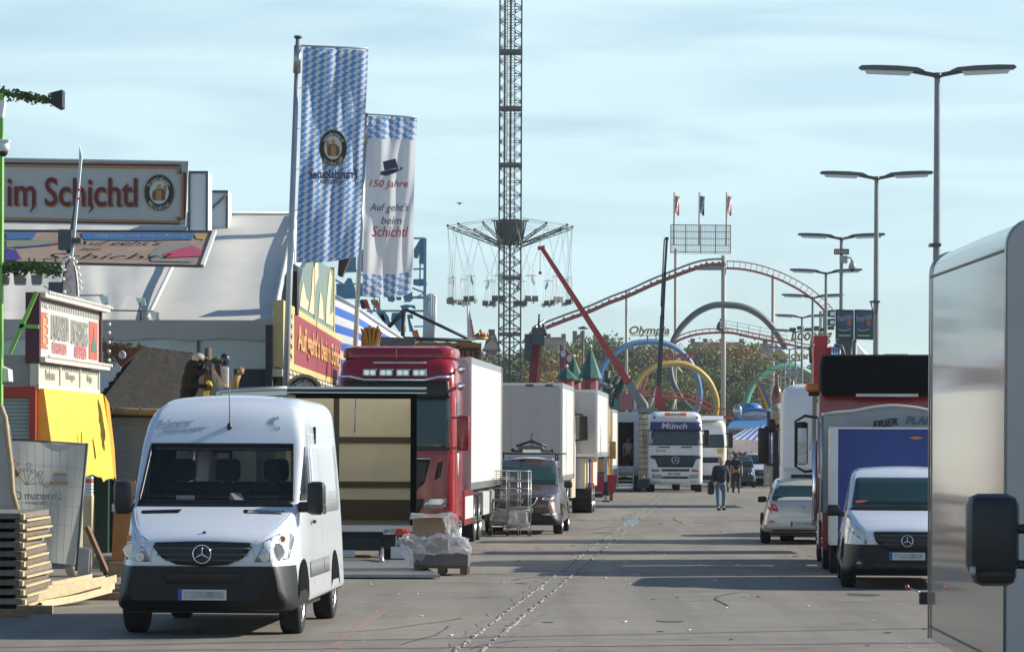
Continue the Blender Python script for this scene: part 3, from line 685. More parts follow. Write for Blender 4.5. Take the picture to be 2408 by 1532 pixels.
def axle(t,w,ys,r=.5,wd=.31,dual=()):
    for y in ys:
        for s_ in(1,-1):
            wheel(t,s_*(w/2-.03),y,r,wd*(2.1 if y in dual else 1),s_,True)
    for y in ys: mb(CHASS).rod((-w/2+.2,y,r),(w/2-.2,y,r),.07).done('axle',parent=t)
def boxbody(t,x0,x1,y0,y1,z0,z1,mat=BOXW,trim=ALU,name='box_body',splits=()):
    b=mb(mat).bb(x0,x1,y0,y1,z0,z1,bev=.012); o=b.done(name,parent=t)
    r=mb(trim)
    e=.006; q=.06
    for x in(x0,x1):
        sx=-1 if x==x0 else 1
        for y in(y0,y1): r.bb(x-q/2+sx*e,x+q/2+sx*e,(y-q if y==y1 else y-e),(y+e if y==y1 else y+q),z0,z1)
        r.bb(x-sx*q,x+sx*(e+.004),y0-.008,y1+.008,z0-.012,z0+.14); r.bb(x-sx*q,x+sx*(e+.004),y0-.008,y1+.008,z1-.12,z1+.012)
    for y,sy in((y0,-1),(y1,1)):
        r.bb(x0+q,x1-q,y-.02 if sy<0 else y-.04,y+.04 if sy<0 else y+.02,z1-.07,z1+.006); r.bb(x0+q,x1-q,y-.02 if sy<0 else y-.04,y+.04 if sy<0 else y+.02,z0-.006,z0+.10)
    r.done('edge_trim',parent=t); return o
# red tractor with white box body
def red_truck():
    t=thing('box_lorry','red lorry cab with roof lamps and a white box body facing the street','lorry',(-2.36,68.6,0),-SA)
    bv,on=cab(t,2.44,3.97,.42,REDP,(1.98,3.05),(.34,BLACK),.14,2.2,lights=(.80,1.02),mirror=REDP)
    # grille: dark mesh with chrome lip between red struts
    g=panel('grille',bv,[(-.72,1.80),(.72,1.80),(.60,1.32),(.36,1.12),(-.36,1.12),(-.60,1.32)],'front',BLACK,t,off=.02,thick=.04,res=.12,rnd_=.04)
    s=mb(CHROME).tube([on(x,1.815,.035) for x in[-.72+.12*k for k in range(13)]],.018,5); s.done('grille_lip',parent=g)
    for s_ in(1,-1): panel('air_intake',bv,[(s_*.86,1.72),(s_*.98,1.78),(s_*.92,1.45),(s_*.80,1.38)],'front',BLACK,t,off=.006,thick=.02,res=.12)
    panel('bumper_vent',bv,[(-.6,1.0),(.6,1.0),(.5,.72),(-.5,.72)],'front',BLACK,t,off=.01,thick=.03,res=.12,rnd_=.03)
    panel('bumper_vent',bv,[(-.55,.68),(.55,.68),(.5,.5),(-.5,.5)],'front',CHASS,t,off=.01,thick=.03,res=.12,rnd_=.03)
    # roof fairing
    f=zloft([(3.86,.50,2.1,1.14,.3,.1),(3.98,.50,2.1,1.15,.3,.1),(4.06,.56,2.1,1.12,.3,.1),(4.10,.75,2.1,1.0,.3,.1)],6); f.use(REDP); f.done('roof_fairing',parent=t,sharp=40)
    s=mb(PLATEW).box((.05,.62,3.80),(1.1,.5,.05),rx=14,bev=.02); s.done('sunroof',parent=t)
    bar=mb(CHROME).tube([(-1.12,.02,3.46),(-.9,-.08,3.46),(-.62,-.10,3.40),(.62,-.10,3.40),(.9,-.08,3.46),(1.12,.02,3.46)],.03,8); 
    for x in(-.62,.62): bar.rod((x,-.1,3.40),(x,.3,3.44),.02)
    bar=bar.done('lamp_bar',parent=t)
    for x in(-.50,-.17,.17,.50):
        l=mb(DGREY).box((x,-.10,3.54),(.30,.10,.17),bev=.03); l.use(LENS).box((x,-.155,3.54),(.26,.02,.13),bev=.008); l.use(CHROME)
        for q in(-.06,.06): l.lathe([(.05,-.17),(.02,-.165)],(x+q,0,3.54),'Y',n=12)
        l.done('spot_lamp',parent=bar)
    for z,y in((3.62,.62),(3.28,.5)): 
        h=mb(CHROME).lathe([(.03,-.30),(.035,-.08),(.085,.0),(.07,.01),(.001,-.02)],(1.28,y,z),'Y',n=16); h.rod((1.28,y-.1,z),(1.15,y-.1,z),.015); h.done('horn',parent=t)
    s=mb(BLACK).rod((.0,.1,3.5),(.02,.0,4.05),.008); s.done('aerial',parent=t)
    # emblem chevrons on the flank, skirts
    chassis(t,2.5,2.0,12.2,.9); axle(t,2.5,(1.35,5.3,6.7),.50,.31,(5.3,))
    for s_ in(1,-1):
        b=mb(REDP).bb(s_*1.20,s_*1.235,2.15,4.5,.42,1.15,bev=.01); b.use(PLATEW).bb(s_*1.20,s_*1.242,2.3,4.4,.55,1.02); b.done('side_skirt',parent=t)
        b=mb(WHITE).bb(s_*.75,s_*1.23,7.6,10.9,.52,1.05,bev=.03); b.done('tool_box',parent=t)
        b=mb(CHASS).tube([(s_*.98,5.3+.60*math.cos(R(a)),.5+.60*math.sin(R(a))) for a in range(0,181,18)],.05,6); b.done('mudguard',parent=t)
        panel('door_stripe',bv,[(.5,1.95),(.9,1.95),(.75,1.45),(.55,1.55)],'right' if s_>0 else 'left',PLATEW,t,off=.006,thick=.01,res=.3)
    boxbody(t,-1.27,1.27,3.0,12.3,1.16,3.93,BOXW)
    b=mb(STEEL).bb(1.28,1.62,12.1,12.25,1.28,1.34); b.done('bracket',parent=t)
    b=mb(CHASS).bb(-1.1,1.1,3.1,12.2,1.0,1.14); b.done('subframe',parent=t)
red_truck()
# open box lorry with tail lift
def luton():
    t=thing('tail_lift_lorry','open box lorry with cream interior and its tail lift lowered on the asphalt','lorry',(-2.73,58.3,0),1.9)
    CR=M('cream_panel',(.84,.79,.65),.5,var=.04,vs=1.5,dirt=.10); x0,x1,y1,z0,z1=-1.08,1.08,4.6,.72,3.02
    b=mb(CR); th=.05
    b.bb(x0+.003,x0+th,0.03,y1,z0,z1-.02); b.bb(x1-th,x1-.003,0.03,y1,z0,z1-.02); b.bb(x0+th,x1-th,y1-th,y1,z0,z1-.02); b.done('interior_panel',parent=t)
    b=mb(BOXW).bb(x0-.02,x0,0.03,y1+.02,z0-.05,z1); b.bb(x1,x1+.02,0.03,y1+.02,z0-.05,z1); b.bb(x0,x1,y1,y1+.02,z0,z1); b.done('box_body',parent=t)
    tr=M('translucent_roof',(.85,.83,.75),.6); n_=tr.node_tree; tb=n_.nodes.new('ShaderNodeBsdfTranslucent'); tb.inputs[0].default_value=(.85,.80,.66,1); ms=n_.nodes.new('ShaderNodeMixShader'); ms.inputs[0].default_value=.6
    n_.links.new(n_.nodes['Principled BSDF'].outputs[0],ms.inputs[1]); n_.links.new(tb.outputs[0],ms.inputs[2]); n_.links.new(ms.outputs[0],n_.nodes['Material Output'].inputs[0])
    mb(tr).quad((x0-.02,.03,z1+.02),(x1+.02,.03,z1+.02),(x1+.02,y1+.02,z1+.02),(x0-.02,y1+.02,z1+.02)).done('roof',parent=t)
    b=mb(M('lorry_floor',(.05,.045,.04),.6)).bb(x0,x1,.02,y1-.01,z0-.08,z0); b.done('floor',parent=t)
    sl=M('rubbing_strip',(.10,.085,.06),.7)
    b=mb(sl)
    for z in(2.18,1.36):
        b.bb(x0+th,x0+th+.03,.1,y1-th,z-.055,z+.055); b.bb(x0+th+.03,x1-th-.03,y1-th-.03,y1-th,z-.055,z+.055); b.bb(x1-th-.03,x1-th,.1,y1-th,z-.055,z+.055)
    b.bb(x0+th,x1-th,y1-th-.025,y1-th,z0,z0+.36); b.bb(x0+th,x0+th+.025,.1,y1-th,z0,z0+.36)
    b.done('rubbing_strip',parent=t)
    b=mb(MATTE).bb(x0-.02,x0+.09,-.05,.05,z0-.1,z1+.02,bev=.01); b.bb(x1-.09,x1+.02,-.05,.05,z0-.1,z1+.02,bev=.01); b.bb(x0+.09,x1-.09,-.045,.05,z1-.14,z1+.02); b.done('door_frame',parent=t)
    b=mb(ALU).bb(x0-.10,x1+.18,-.10,-.055,z1+.02,z1+.06); b.bb(x0-.10,x1+.18,-.10,-.055,z1-.05,z1-.03); b.use(BLACK).bb(x0-.10,x1+.18,-.085,-.055,z1-.03,z1+.02); b.done('roller_shutter_rail',parent=t)
    b=mb(sl).bb(-.34,-.24,.6,.65,z0,z1-.1); b.done('load_post',parent=t)
    b=mb(ALU).rod((.05,.1,z1-.1),(.03,.1,2.3),.012); b.done('shutter_strap',parent=t)
    b=mb(ALU).bb(x0,x1-.02,-.09,.02,z0-.12,z0-.005,bev=.01); r=b.done('rear_sill',parent=t)
    # under-run frame, plates, lamps
    b=mb(CHASS).bb(x0+.05,x1-.15,.05,.5,.30,.62); b.bb(-.5,.5,-.02,.4,.28,.5); b.done('underrun_frame',parent=t)
    b=mb(BLACK).bb(-.95,-.2,-.12,-.02,.28,.45); b.use(M('smudged_plate',(.35,.35,.36),.5)).bb(-.75,-.25,-.135,-.115,.34,.46); b.done('number_plate',parent=t)
    b=mb(PLATEW).bb(.53,.73,-.10,-.08,.56,.66); b=b.done('registration_plate',parent=t); txt('JH 17',b,BLACK,(.63,-.107,.61),.17,.075)
    b=mb(REDL).box((.86,-.10,.60),(.24,.08,.13),bev=.03); b=b.done('tail_light',parent=t); mb(AMBER).box((.90,-.145,.63),(.1,.02,.05),bev=.01).done('indicator',parent=b)
    b=mb(REDL).box((-.86,-.10,.60),(.24,.08,.13),bev=.03); b=b.done('tail_light',parent=t)
    for (a,c,z,zz) in((-.2,.05,.17,.29),(.66,.98,.15,.35)): mb(PLATEW).bb(a,c,-.06,-.03,z,zz).done('mudflap',parent=t)
    b=mb(STEEL).bb(.74,.77,-.05,-.02,.35,.54); b.done('flap_hanger',parent=t)
    chassis(t,2.0,.3,5.4,.55)
    for s_ in(1,-1): wheel(t,s_*.92,1.2,.36,.42,s_,True); wheel(t,s_*.95,5.3,.36,.24,s_,True)
    # small driving cab at the far end
    c=zloft([(.35,4.7,6.6,.98,.1,.25),(1.2,4.7,6.6,.99,.1,.3),(1.9,4.7,6.2,.92,.1,.3),(2.2,4.75,6.0,.85,.1,.3),(2.3,4.9,5.9,.7,.1,.2)],5); c.use(WHITE); c.done('cab',parent=t,sharp=40)
    # lowered platform: wedge plate lying just off the asphalt
    d=mb(M('tail_lift_plate',(.30,.31,.32),.45,.7,var=.15,vs=6)); q=[P(806,1334,58.2),P(968,1332,58.2),P(1036,1361,53.1),P(770,1363,53.1)]
    q=[Vector((p.x,p.y,.10)) for p in q]; inv=wm(t).inverted(); q=[inv@p for p in q]
    top=[Vector((p.x,p.y,z)) for p,z in zip(q,(.13,.13,.07,.07))]; d.prism(top,(0,0,-.045)); pl=d.done('tail_lift',parent=t)
    d=mb(STEEL)
    for x in(-.5,.5): d.tube([(x,.2,.35),(x,-.5,.2),(x,-1.1,.12)],.05,6)
    d.done('lift_arm',parent=t)
luton()
# plain white box lorry, back doors towards us
def white_truck():
    t=thing('box_lorry','plain white box lorry with shaded back doors behind the brown car','lorry',(.14,96,0),-SA)
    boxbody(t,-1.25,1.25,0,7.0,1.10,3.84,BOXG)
    s=mb(M('shut_line')).bb(-.17,-.155,-.010,0,1.2,3.75); s.done('door_seam',parent=t)
    s=mb(DGREY)
    for x in(-.55,.35,.9): s.box((x,-.03,3.78),(.22,.03,.06))
    s.done('marker_lamp',parent=t); chassis(t,2.5,.2,7.2,.9); axle(t,2.5,(.9,4.6),.52,.31,(.9,))
    b=mb(M('beige_skirt',(.48,.42,.32),.5)).bb(1.14,1.19,1.7,3.8,.35,1.0,bev=.01).bb(-1.19,-1.14,1.7,3.8,.35,1.0); b.done('side_skirt',parent=t)
    c=zloft([(.5,7.2,9.3,1.22,.1,.25),(2.0,7.2,9.3,1.24,.1,.3),(3.1,7.2,9.1,1.2,.1,.3),(3.3,7.3,8.9,1.0,.1,.3)],5); c.use(M('beige_skirt')); c.done('cab',parent=t,sharp=40)
    for s_ in(1,-1):
        m_=mb(BLACK).box((s_*1.48,8.6,2.62),(.28,.2,.75),bev=.05).tube([(s_*1.2,8.7,3.05),(s_*1.45,8.65,3.03),(s_*1.48,8.6,2.9)],.03).tube([(s_*1.2,8.7,2.25),(s_*1.45,8.65,2.25)],.03); m_.done('wing_mirror',parent=t,sharp=40)
white_truck()
def show_trailer():
    t=thing('showman_trailer','tall white showman trailer with an orange sticker beyond the plain box lorry','trailer',(1.35,105,0),-SA)
    boxbody(t,-1.25,1.25,0,9,1.74,3.80,BOXG,name='upper_body'); b=mb(BOXG).bb(-1.2,.90,.05,9,.76,1.70,bev=.01); b.done('lower_body',parent=t)
    b=mb(M('sticker_orange',(.75,.16,.03),.5)).bb(.05,.35,-.03,-.010,3.28,3.5); b.use(M('sticker_yellow',(.75,.45,.04),.5)).bb(.35,.62,-.03,-.010,3.28,3.5); b.done('sticker',parent=t)
    b=mb(MATS['sticker_orange']).bb(.02,.09,-.03,-.01,1.76,2.05); b.done('sticker',parent=t)
    for i,(m,x) in enumerate(((M('panel_yellow',(.6,.42,.05),.5),.93),(M('panel_blue',(.03,.07,.32),.5),1.02),(MATS['sticker_orange'],1.09))): mb(m).bb(x,x+.06,.02,.10,.8,1.68).done('painted_panel',parent=t)
    s=mb(M('shut_line')).bb(.28,.295,-.012,0,1.8,3.2); s.done('door_seam',parent=t); chassis(t,2.4,0,9,.7); axle(t,2.3,(.6,1.8),.46,.3,(.6,1.8))
show_trailer()
# tools: jack stand + red crate near it
t=thing('jack_stand','grey steel jack stand on a square foot in front of the red bin','stand',(PX(1424,126),126,0),0)
b=mb(STEEL).bb(-.06,.06,-.06,.06,.05,1.9); b.use(CHASS).bb(-.14,.14,-.1,.1,0,.05); b.box((0,0,.5),(.14,.14,.5)); b.done('leg',parent=t)
t=thing('tool_bin','red metal bin on the ground beside the yellow lorry cab','bin',(PX(1423,128),128.4,0),0)
b=mb(M('bin_red',(.40,.03,.04),.5,var=.1)); b.prism([(-.86,0,.32),(.40,0,.32),(.46,0,.98),(-.90,0,.98)],(0,1.0,0)); b.bb(-.7,-.6,.1,.9,.0,.32); b.bb(.2,.3,.1,.9,0,.32); b.done('bin_body',parent=t)
def yellow_cab():
    t=thing('yellow_lorry','yellow and white lorry cab with an amber beacon and yellow mirror','lorry',(2.75,140,0),-SA)
    Y_=M('truck_yellow',(.62,.33,.03),.35,coat=.5)
    bv,on=cab(t,2.5,3.9,.4,Y_,(1.55,2.6),(.3,WHITE),.12,2.1,glass=GLASS2,mirror=Y_)
    f=zloft([(3.0,.1,2.1,1.2,.3,.1),(3.6,.2,2.1,1.18,.3,.1),(4.0,.4,2.0,1.05,.3,.1),(4.3,.9,2.0,.8,.3,.1)],6); f.use(WHITE); f.done('roof_fairing',parent=t,sharp=40)
    mb(AMBER).box((1.0,.1,3.62),(.5,.2,.16),bev=.05).done('beacon',parent=t)
    mb(CHROME).tube([(1.32,.2,.9),(1.34,.2,1.7),(1.3,.2,2.2)],.06).done('exhaust',parent=t)
    mb(M('panel_blue')).bb(-1.1,1.1,-.03,.02,.75,1.0).done('bumper_panel',parent=t)
    chassis(t,2.5,2,9,.85); axle(t,2.5,(1.4,6),.5); boxbody(t,-1.25,1.25,2.6,9,1.1,3.6,BOXG)
yellow_cab()
def office():
    t=thing('container','white site container with a dark open doorway at the end of the lorry row','container',(PX(1463,155),155,0),0)
    x0,x1,z0,z1=-1.1,.95,.75,3.55; b=mb(BOXG); dx0,dx1=-.27,.52
    b.bb(x0,dx0,0,.08,z0,z1); b.bb(dx1,x1,0,.08,z0,z1); b.bb(dx0,dx1,0,.08,3.15,z1); b.bb(dx0,dx1,0,.08,z0,1.15)
    b.bb(x0,x0+.06,.08,6,z0,z1); b.bb(x1-.06,x1,.08,6,z0,z1); b.bb(x0,x1,5.9,5.96,z0,z1); b.bb(x0,x1,.08,6,z1,z1+.06); b.bb(x0,x1,.08,6,z0-.05,z0); b.done('wall',parent=t)
    mb(M('door_dark',(.03,.028,.025),.8)).bb(dx0+.1,dx1,1.4,1.45,z0,3.2).done('inner_wall',parent=t)
    b=mb(STEEL)
    for k in range(4): b.bb(-.22,.45,-.1-.18*(3-k),.0-.18*(3-k),.28+.2*k,.32+.2*k)
    b.bb(-.25,-.21,-.7,0,.2,1.1); b.bb(.46,.5,-.7,0,.2,1.1); b.done('steps',parent=t)
    b=mb(CHASS).bb(-1,.9,.3,5.5,.35,.6); b.bb(.6,.95,.1,.4,.1,.75); b.done('underframe',parent=t)
    for y in(1.5,4.5):
        for s_ in(1,-1): wheel(t,s_*.9,y,.35,.25,s_,True)
office()
t=thing('stacked_trellis','tall stack of weathered lattice panels strapped beside the white star truck','stack',(PX(1511,152),152,0),0)
LT=M('weathered_lattice',(.42,.34,.20),.7,var=.4,vs=3)
for k in range(3):
    b=mb(LT); x=-.18+.14*k
    b.bb(x,x+.05,0,.06,.6,3.6); 
    for j in range(12): b.bb(x,x+.13,.0,.05,.75+j*.25,.80+j*.25)
    b.bb(x+.08,x+.12,0,.06,.6,3.6); b.bb(x,x+.12,0,.06,3.55,3.62); b.done('lattice_panel',parent=t)
mb(CHASS).bb(-.2,.3,.1,3,.2,.6).done('trolley_base',parent=t)
def munch():
    t=thing('show_lorry','white lorry with amber roof lights and a blue lettered sun visor','lorry',(PX(1588,153),153,0),-1)
    NB=M('navy_visor',(.04,.045,.15),.4)
    bv,on=cab(t,2.44,3.63,.35,WHITE,(2.10,2.78),None,.10,2.2,lights=(.62,.80),glass=M('grey_glass',(.045,.065,.07),.08))
    v=panel('sun_visor',bv,[(-1.16,2.78),(1.16,2.78),(1.12,3.16),(-1.12,3.16)],'front',NB,t,off=.05,thick=.05,res=.2)
    txt('Münch',v,PLATEW,(-.05,on(0,2.97,.075).y,2.98),1.15,.26,bold=.02,shear=.15,depth=.02)
    g=panel('grille',bv,[(-1.18,1.66),(1.18,1.66),(1.12,1.53),(.92,1.48),(.78,1.12),(-.78,1.12),(-.92,1.48),(-1.12,1.53)],'front',M('grille_navy',(.02,.025,.045),.4),t,off=.02,thick=.04,res=.15)
    star(t,on(0,1.44,.04),.16); txt('Megaspace',t,PLATEW,(1.0,on(.9,1.6,.03).y,1.6),.35,.04)
    for z,w_ in((.99,.62),(.66,.62)): panel('bumper_vent',bv,[(-w_,z+.05),(w_,z+.05),(w_,z-.05),(-w_,z-.05)],'front',CHASS,t,off=.012,thick=.03,res=.2)
    for s_ in(1,-1):
        panel('indicator',bv,[(s_*.72,.93),(s_*1.08,.93),(s_*1.08,1.02),(s_*.72,1.02)],'front',M('lamp_dullred',(.4,.06,.05),.3),t,off=.012,thick=.03,res=.2)
        panel('fog_light',bv,[(s_*.64,.42),(s_*1.0,.42),(s_*1.0,.50),(s_*.64,.50)],'front',LENS,t,off=.012,thick=.03,res=.2)
        a=mb(BLACK).box((s_*.5,on(s_*.5,2.02,.03).y,2.02),(.5,.03,.05)); a.done('wiper',parent=t)
        mb(BLACK).box((s_*.95,.05,3.35),(.1,.08,.08)).done('marker_lamp',parent=t)
        mb(AMBER).box((s_*.36,.12,3.50),(.28,.16,.15),bev=.04).done('beacon',parent=t)
    mb(M('lamp_strip',(.5,.42,.33),.4)).box((0,.12,3.49),(.44,.14,.13),bev=.02).done('roof_lamp_strip',parent=t)
    plate(t,(-.04,on(0,.83,.03).y,.82),.55,.12)
    s=mb(M('red_script',(.6,.05,.07),.5)); s.tube([on(-.85+.05*i,1.86+.045*math.sin(i*2.1),.01) for i in range(9)],.018,4); s.rod(on(-.82,2.05,.01),on(-.85,1.8,.01),.018,4); s.done('door_script',parent=t)
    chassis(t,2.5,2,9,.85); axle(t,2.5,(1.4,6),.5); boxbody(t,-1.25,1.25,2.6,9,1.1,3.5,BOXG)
munch()
def second():
    t=thing('show_lorry','plain white lorry parked close behind the one with the blue visor','lorry',(PX(1645,158.5),158.5,0),-2)
    bv,on=cab(t,2.5,3.35,.35,WHITE,(2.0,2.62),None,.1,2.1,glass=MATS['grey_glass'])
    f=mb(PLATEW).box((.2,.5,3.38),(1.8,.9,.05),rx=12,bev=.02); f.done('roof_hatch',parent=t)
    panel('grille',bv,[(-1.15,1.56),(1.15,1.56),(1.0,1.3),(-1.0,1.3)],'front',MATS['grille_navy'],t,off=.02,thick=.04,res=.2)
    mb(M('lamp_amberdull',(.6,.35,.05),.4)).box((.95,-.02,1.85),(.3,.05,.2),bev=.03).done('indicator',parent=t)
    panel('bumper_band',bv,[(-1.2,.72),(1.2,.72),(1.2,.42),(-1.2,.42)],'front',CHASS,t,off=.02,thick=.04,res=.2)
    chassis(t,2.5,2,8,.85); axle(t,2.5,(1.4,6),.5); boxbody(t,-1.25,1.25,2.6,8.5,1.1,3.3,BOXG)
second()
# ---------------- right side: red lorry with tarp body, blue trailer, white lorry -------------
def red_right():
    t=thing('tarpaulin_lorry','dark red lorry with grey tarpaulin body and black roof cover behind the blue trailer','lorry',(PX(1932,57.4)+1.27,57.3,0),-SA)
    TP=M('grey_tarpaulin',(.40,.39,.37),.75,var=.06,vs=1.5,dirt=.15,bump=.3,bs=6)
    b=mb(TP); k=16; front=[];back=[]
    def top(x): 
        u=(x+1.25)/2.5; return 2.64+.15*max(0,1-abs(u-.47)/.5)**1.3+.02*math.sin(math.pi*u)+.008*math.sin(u*23)
    L=2.7
    for y in(0,.35,L*.5,L):
        ring=[b.v((-1.25,y,.98))]
        for i in range(k+1):
            x=-1.25+2.5*i/k; ring.append(b.v((x,y,top(x)-(0 if y in(0,) else .03*math.sin(y*3)))))
        ring.append(b.v((1.25,y,.98))); front.append(ring)
    for A,C in zip(front,front[1:]):
        for i in range(len(A)-1): b.f([A[i],A[i+1],C[i+1],C[i]],True)
        b.f([A[-1],A[0],C[0],C[-1]])
    b.f(front[0][::-1]); b.f(front[-1]); bd=b.done('tarpaulin_body',parent=t,sharp=35)
    mb(M('tarpaulin_edge',(.62,.61,.58),.6)).tube([(-1.25+2.5*i/k,-.02,top(-1.25+2.5*i/k)-.01) for i in range(k+1)],.025,6).done('tarpaulin_hem',parent=t)
    GB=M('faded_blue_lettering',(.10,.16,.26),.6); BK=M('dark_lettering',(.03,.03,.03),.6)
    txt('ERIER',t,BK,(-.22,-.02,2.49),.42,.12,shear=.3,bold=.02,tilt=-9)
    txt('PLANEN',t,GB,(.50,-.02,2.54),.74,.14,shear=.25,bold=.02,tilt=0)
    mb(M('green_tag',(.03,.25,.14),.5)).box((-1.26,.5,1.18),(.02,.16,.16)).done('label_tag',parent=t)
    s=mb(STEEL)
    for y in(.05,L-.05): s.rod((-1.265,y,1.0),(-1.265,y,2.6),.025)
    for y in(.4,.8,1.2,1.6,2.0): s.rod((-1.262,y,2.45),(-1.262,y,2.62),.012)
    s.bb(-1.275,-1.235,0,L,1.55,1.62); s.done('side_rail',parent=t)
    b=mb(REDP).bb(-1.26,-1.20,.0,L+.1,.82,.97); b.bb(-1.26,-1.2,-.04,.06,.35,.97); b.bb(-1.26,-1.2,L-.0,L+.12,.3,.97); b.bb(1.2,1.26,0,L,.82,.97); b.bb(-1.2,1.2,-.04,.02,.35,.97); b.done('red_side_frame',parent=t)
    b=mb(PLATEW).bb(-1.265,-1.22,L+.15,L+1.0,.35,.9,bev=.02); b.done('tool_box',parent=t)
    # cab (faces away)
    yc=L+1.0
    c=zloft([(.5,yc,yc+2.3,1.24,.06,.2),(1.2,yc,yc+2.35,1.25,.06,.3),(2.2,yc,yc+2.3,1.25,.06,.3),(2.95,yc,yc+2.2,1.24,.08,.3),(3.12,yc+.02,yc+2.0,1.20,.12,.3)],5); c.use(REDP); c.done('cab',parent=t,sharp=40)
    c=zloft([(3.0,yc-.50,yc+1.6,1.19,.10,.2),(3.1,yc-.54,yc+1.6,1.22,.12,.3),(3.55,yc-.54,yc+1.5,1.22,.12,.3),(3.70,yc-.50,yc+1.4,1.19,.14,.3),(3.73,yc-.42,yc+1.3,1.1,.14,.3)],6); c.use(M('black_cover',(.005,.005,.006),.8,bump=.3,bs=5,spec=.15)); c.done('roof_cover',parent=t,sharp=50)
    s=mb(STEEL).bb(-.6,.5,yc-.58,yc-.54,2.98,3.03); s.done('cover_rail',parent=t)
    # mirror gallows on the street side
    m_=mb(BLACK).tube([(-1.22,yc+2.0,2.62),(-1.45,yc+2.1,2.66),(-1.62,yc+2.1,2.56),(-1.62,yc+2.1,1.72),(-1.45,yc+2.1,1.62),(-1.22,yc+2.0,1.65)],.028,6)
    m_.box((-1.50,yc+2.12,2.15),(.22,.14,.80),bev=.05); m_.use(LENS).box((-1.50,yc+2.035,2.10),(.17,.012,.66)); m_.done('wing_mirror',parent=t,sharp=40)
    s=mb(CHROME).tube([(-1.27,yc+.4,.75),(-1.30,yc+.4,1.3),(-1.29,yc+.4,2.2)],.05); s.box((-1.27,yc+2.0,.85),(.06,.3,.25),bev=.02); s.done('side_trim',parent=t)
    s=mb(AMBER).box((-1.32,yc+1.0,3.16),(.30,.22,.15),bev=.05); s.use(BLACK).box((-1.28,yc+1.0,3.05),(.26,.12,.08)).rod((-1.25,yc+1,2.9),(-1.2,yc+1,3.02),.02); s.done('beacon',parent=t)
    chassis(t,2.5,.3,yc,.7); axle(t,2.56,(.75,yc+1.1),.50,.31,(.75,))
red_right()
def blue_trailer():
    t=thing('box_trailer','small dark blue box trailer with silver corners behind the white low roof van','trailer',(PX(1952,55.9)+.85,55.7,0),-SA)
    BL=M('trailer_blue',(.02,.045,.21),.5,var=.06); b=mb(BL).bb(-.74,.80,0,1.2,.5,2.38); b.done('box_body',parent=t)
    s=mb(ALU); 
    for x0,x1 in((-.87,-.74),(.80,.87)): s.bb(x0,x1,-.01,1.22,.48,2.40)
    s.bb(-.87,.87,-.02,1.22,2.38,2.41); s.bb(-.74,.80,-.015,0,.45,.52); s.done('corner_trim',parent=t)
    s=mb(M('badge_orange',(.6,.2,.04),.5)).ell((.53,-.02,2.24),.09,.022,(0,.015,0),16); s.bb(.42,.64,-.018,-.004,2.233,2.247); s.done('badge',parent=t)
    mb(CHASS).bb(-.7,.7,.1,1.1,.35,.48).done('chassis',parent=t)
    for s_ in(1,-1): wheel(t,s_*.86,.6,.3,.18,s_)
blue_trailer()
def white_cab_right():
    t=thing('white_lorry','white lorry with a tall pale roof fairing parked behind the red lorry','lorry',(PX(1833,74)+1.25,74,0),-SA)
    c=zloft([(.6,0,2.4,1.23,.15,.3),(2.4,0,2.4,1.24,.15,.3),(3.0,.06,2.3,1.22,.14,.3),(3.33,.12,2.1,1.16,.14,.3),(3.42,.22,1.9,1.02,.14,.3),(3.45,.4,1.8,.85,.14,.3)],6); c.use(WHITE); c.done('cab',parent=t,sharp=45)
    s=mb(PLATEW)
    for x in(-.55,-.1): s.tube([(x-.04,-.01,2.0),(x+.03,.0,2.9)],.02,5)
    s.bb(-1.15,1.0,-.03,.0,1.55,1.62); s.done('rear_brace',parent=t)
    s=mb(CHASS).bb(-1.0,1.0,-.04,.01,1.3,1.48); s.done('air_line_panel',parent=t)
    m_=mb(BLACK).tube([(-1.2,2.2,2.55),(-1.55,2.3,2.5)],.035).tube([(-1.2,2.2,1.65),(-1.55,2.3,1.7)],.03); m_.box((-1.58,2.3,2.1),(.26,.16,.80),bev=.05); m_.box((-1.40,2.3,2.55),(.2,.16,.3),bev=.05); m_.done('wing_mirror',parent=t,sharp=40)
    panel_b=mb(GLASS).bb(-1.252,-1.22,1.0,1.9,1.7,2.5); panel_b.done('side_window',parent=t)
    chassis(t,2.5,-1.0,2.5,.85); axle(t,2.5,(1.2,),.5)
white_cab_right()
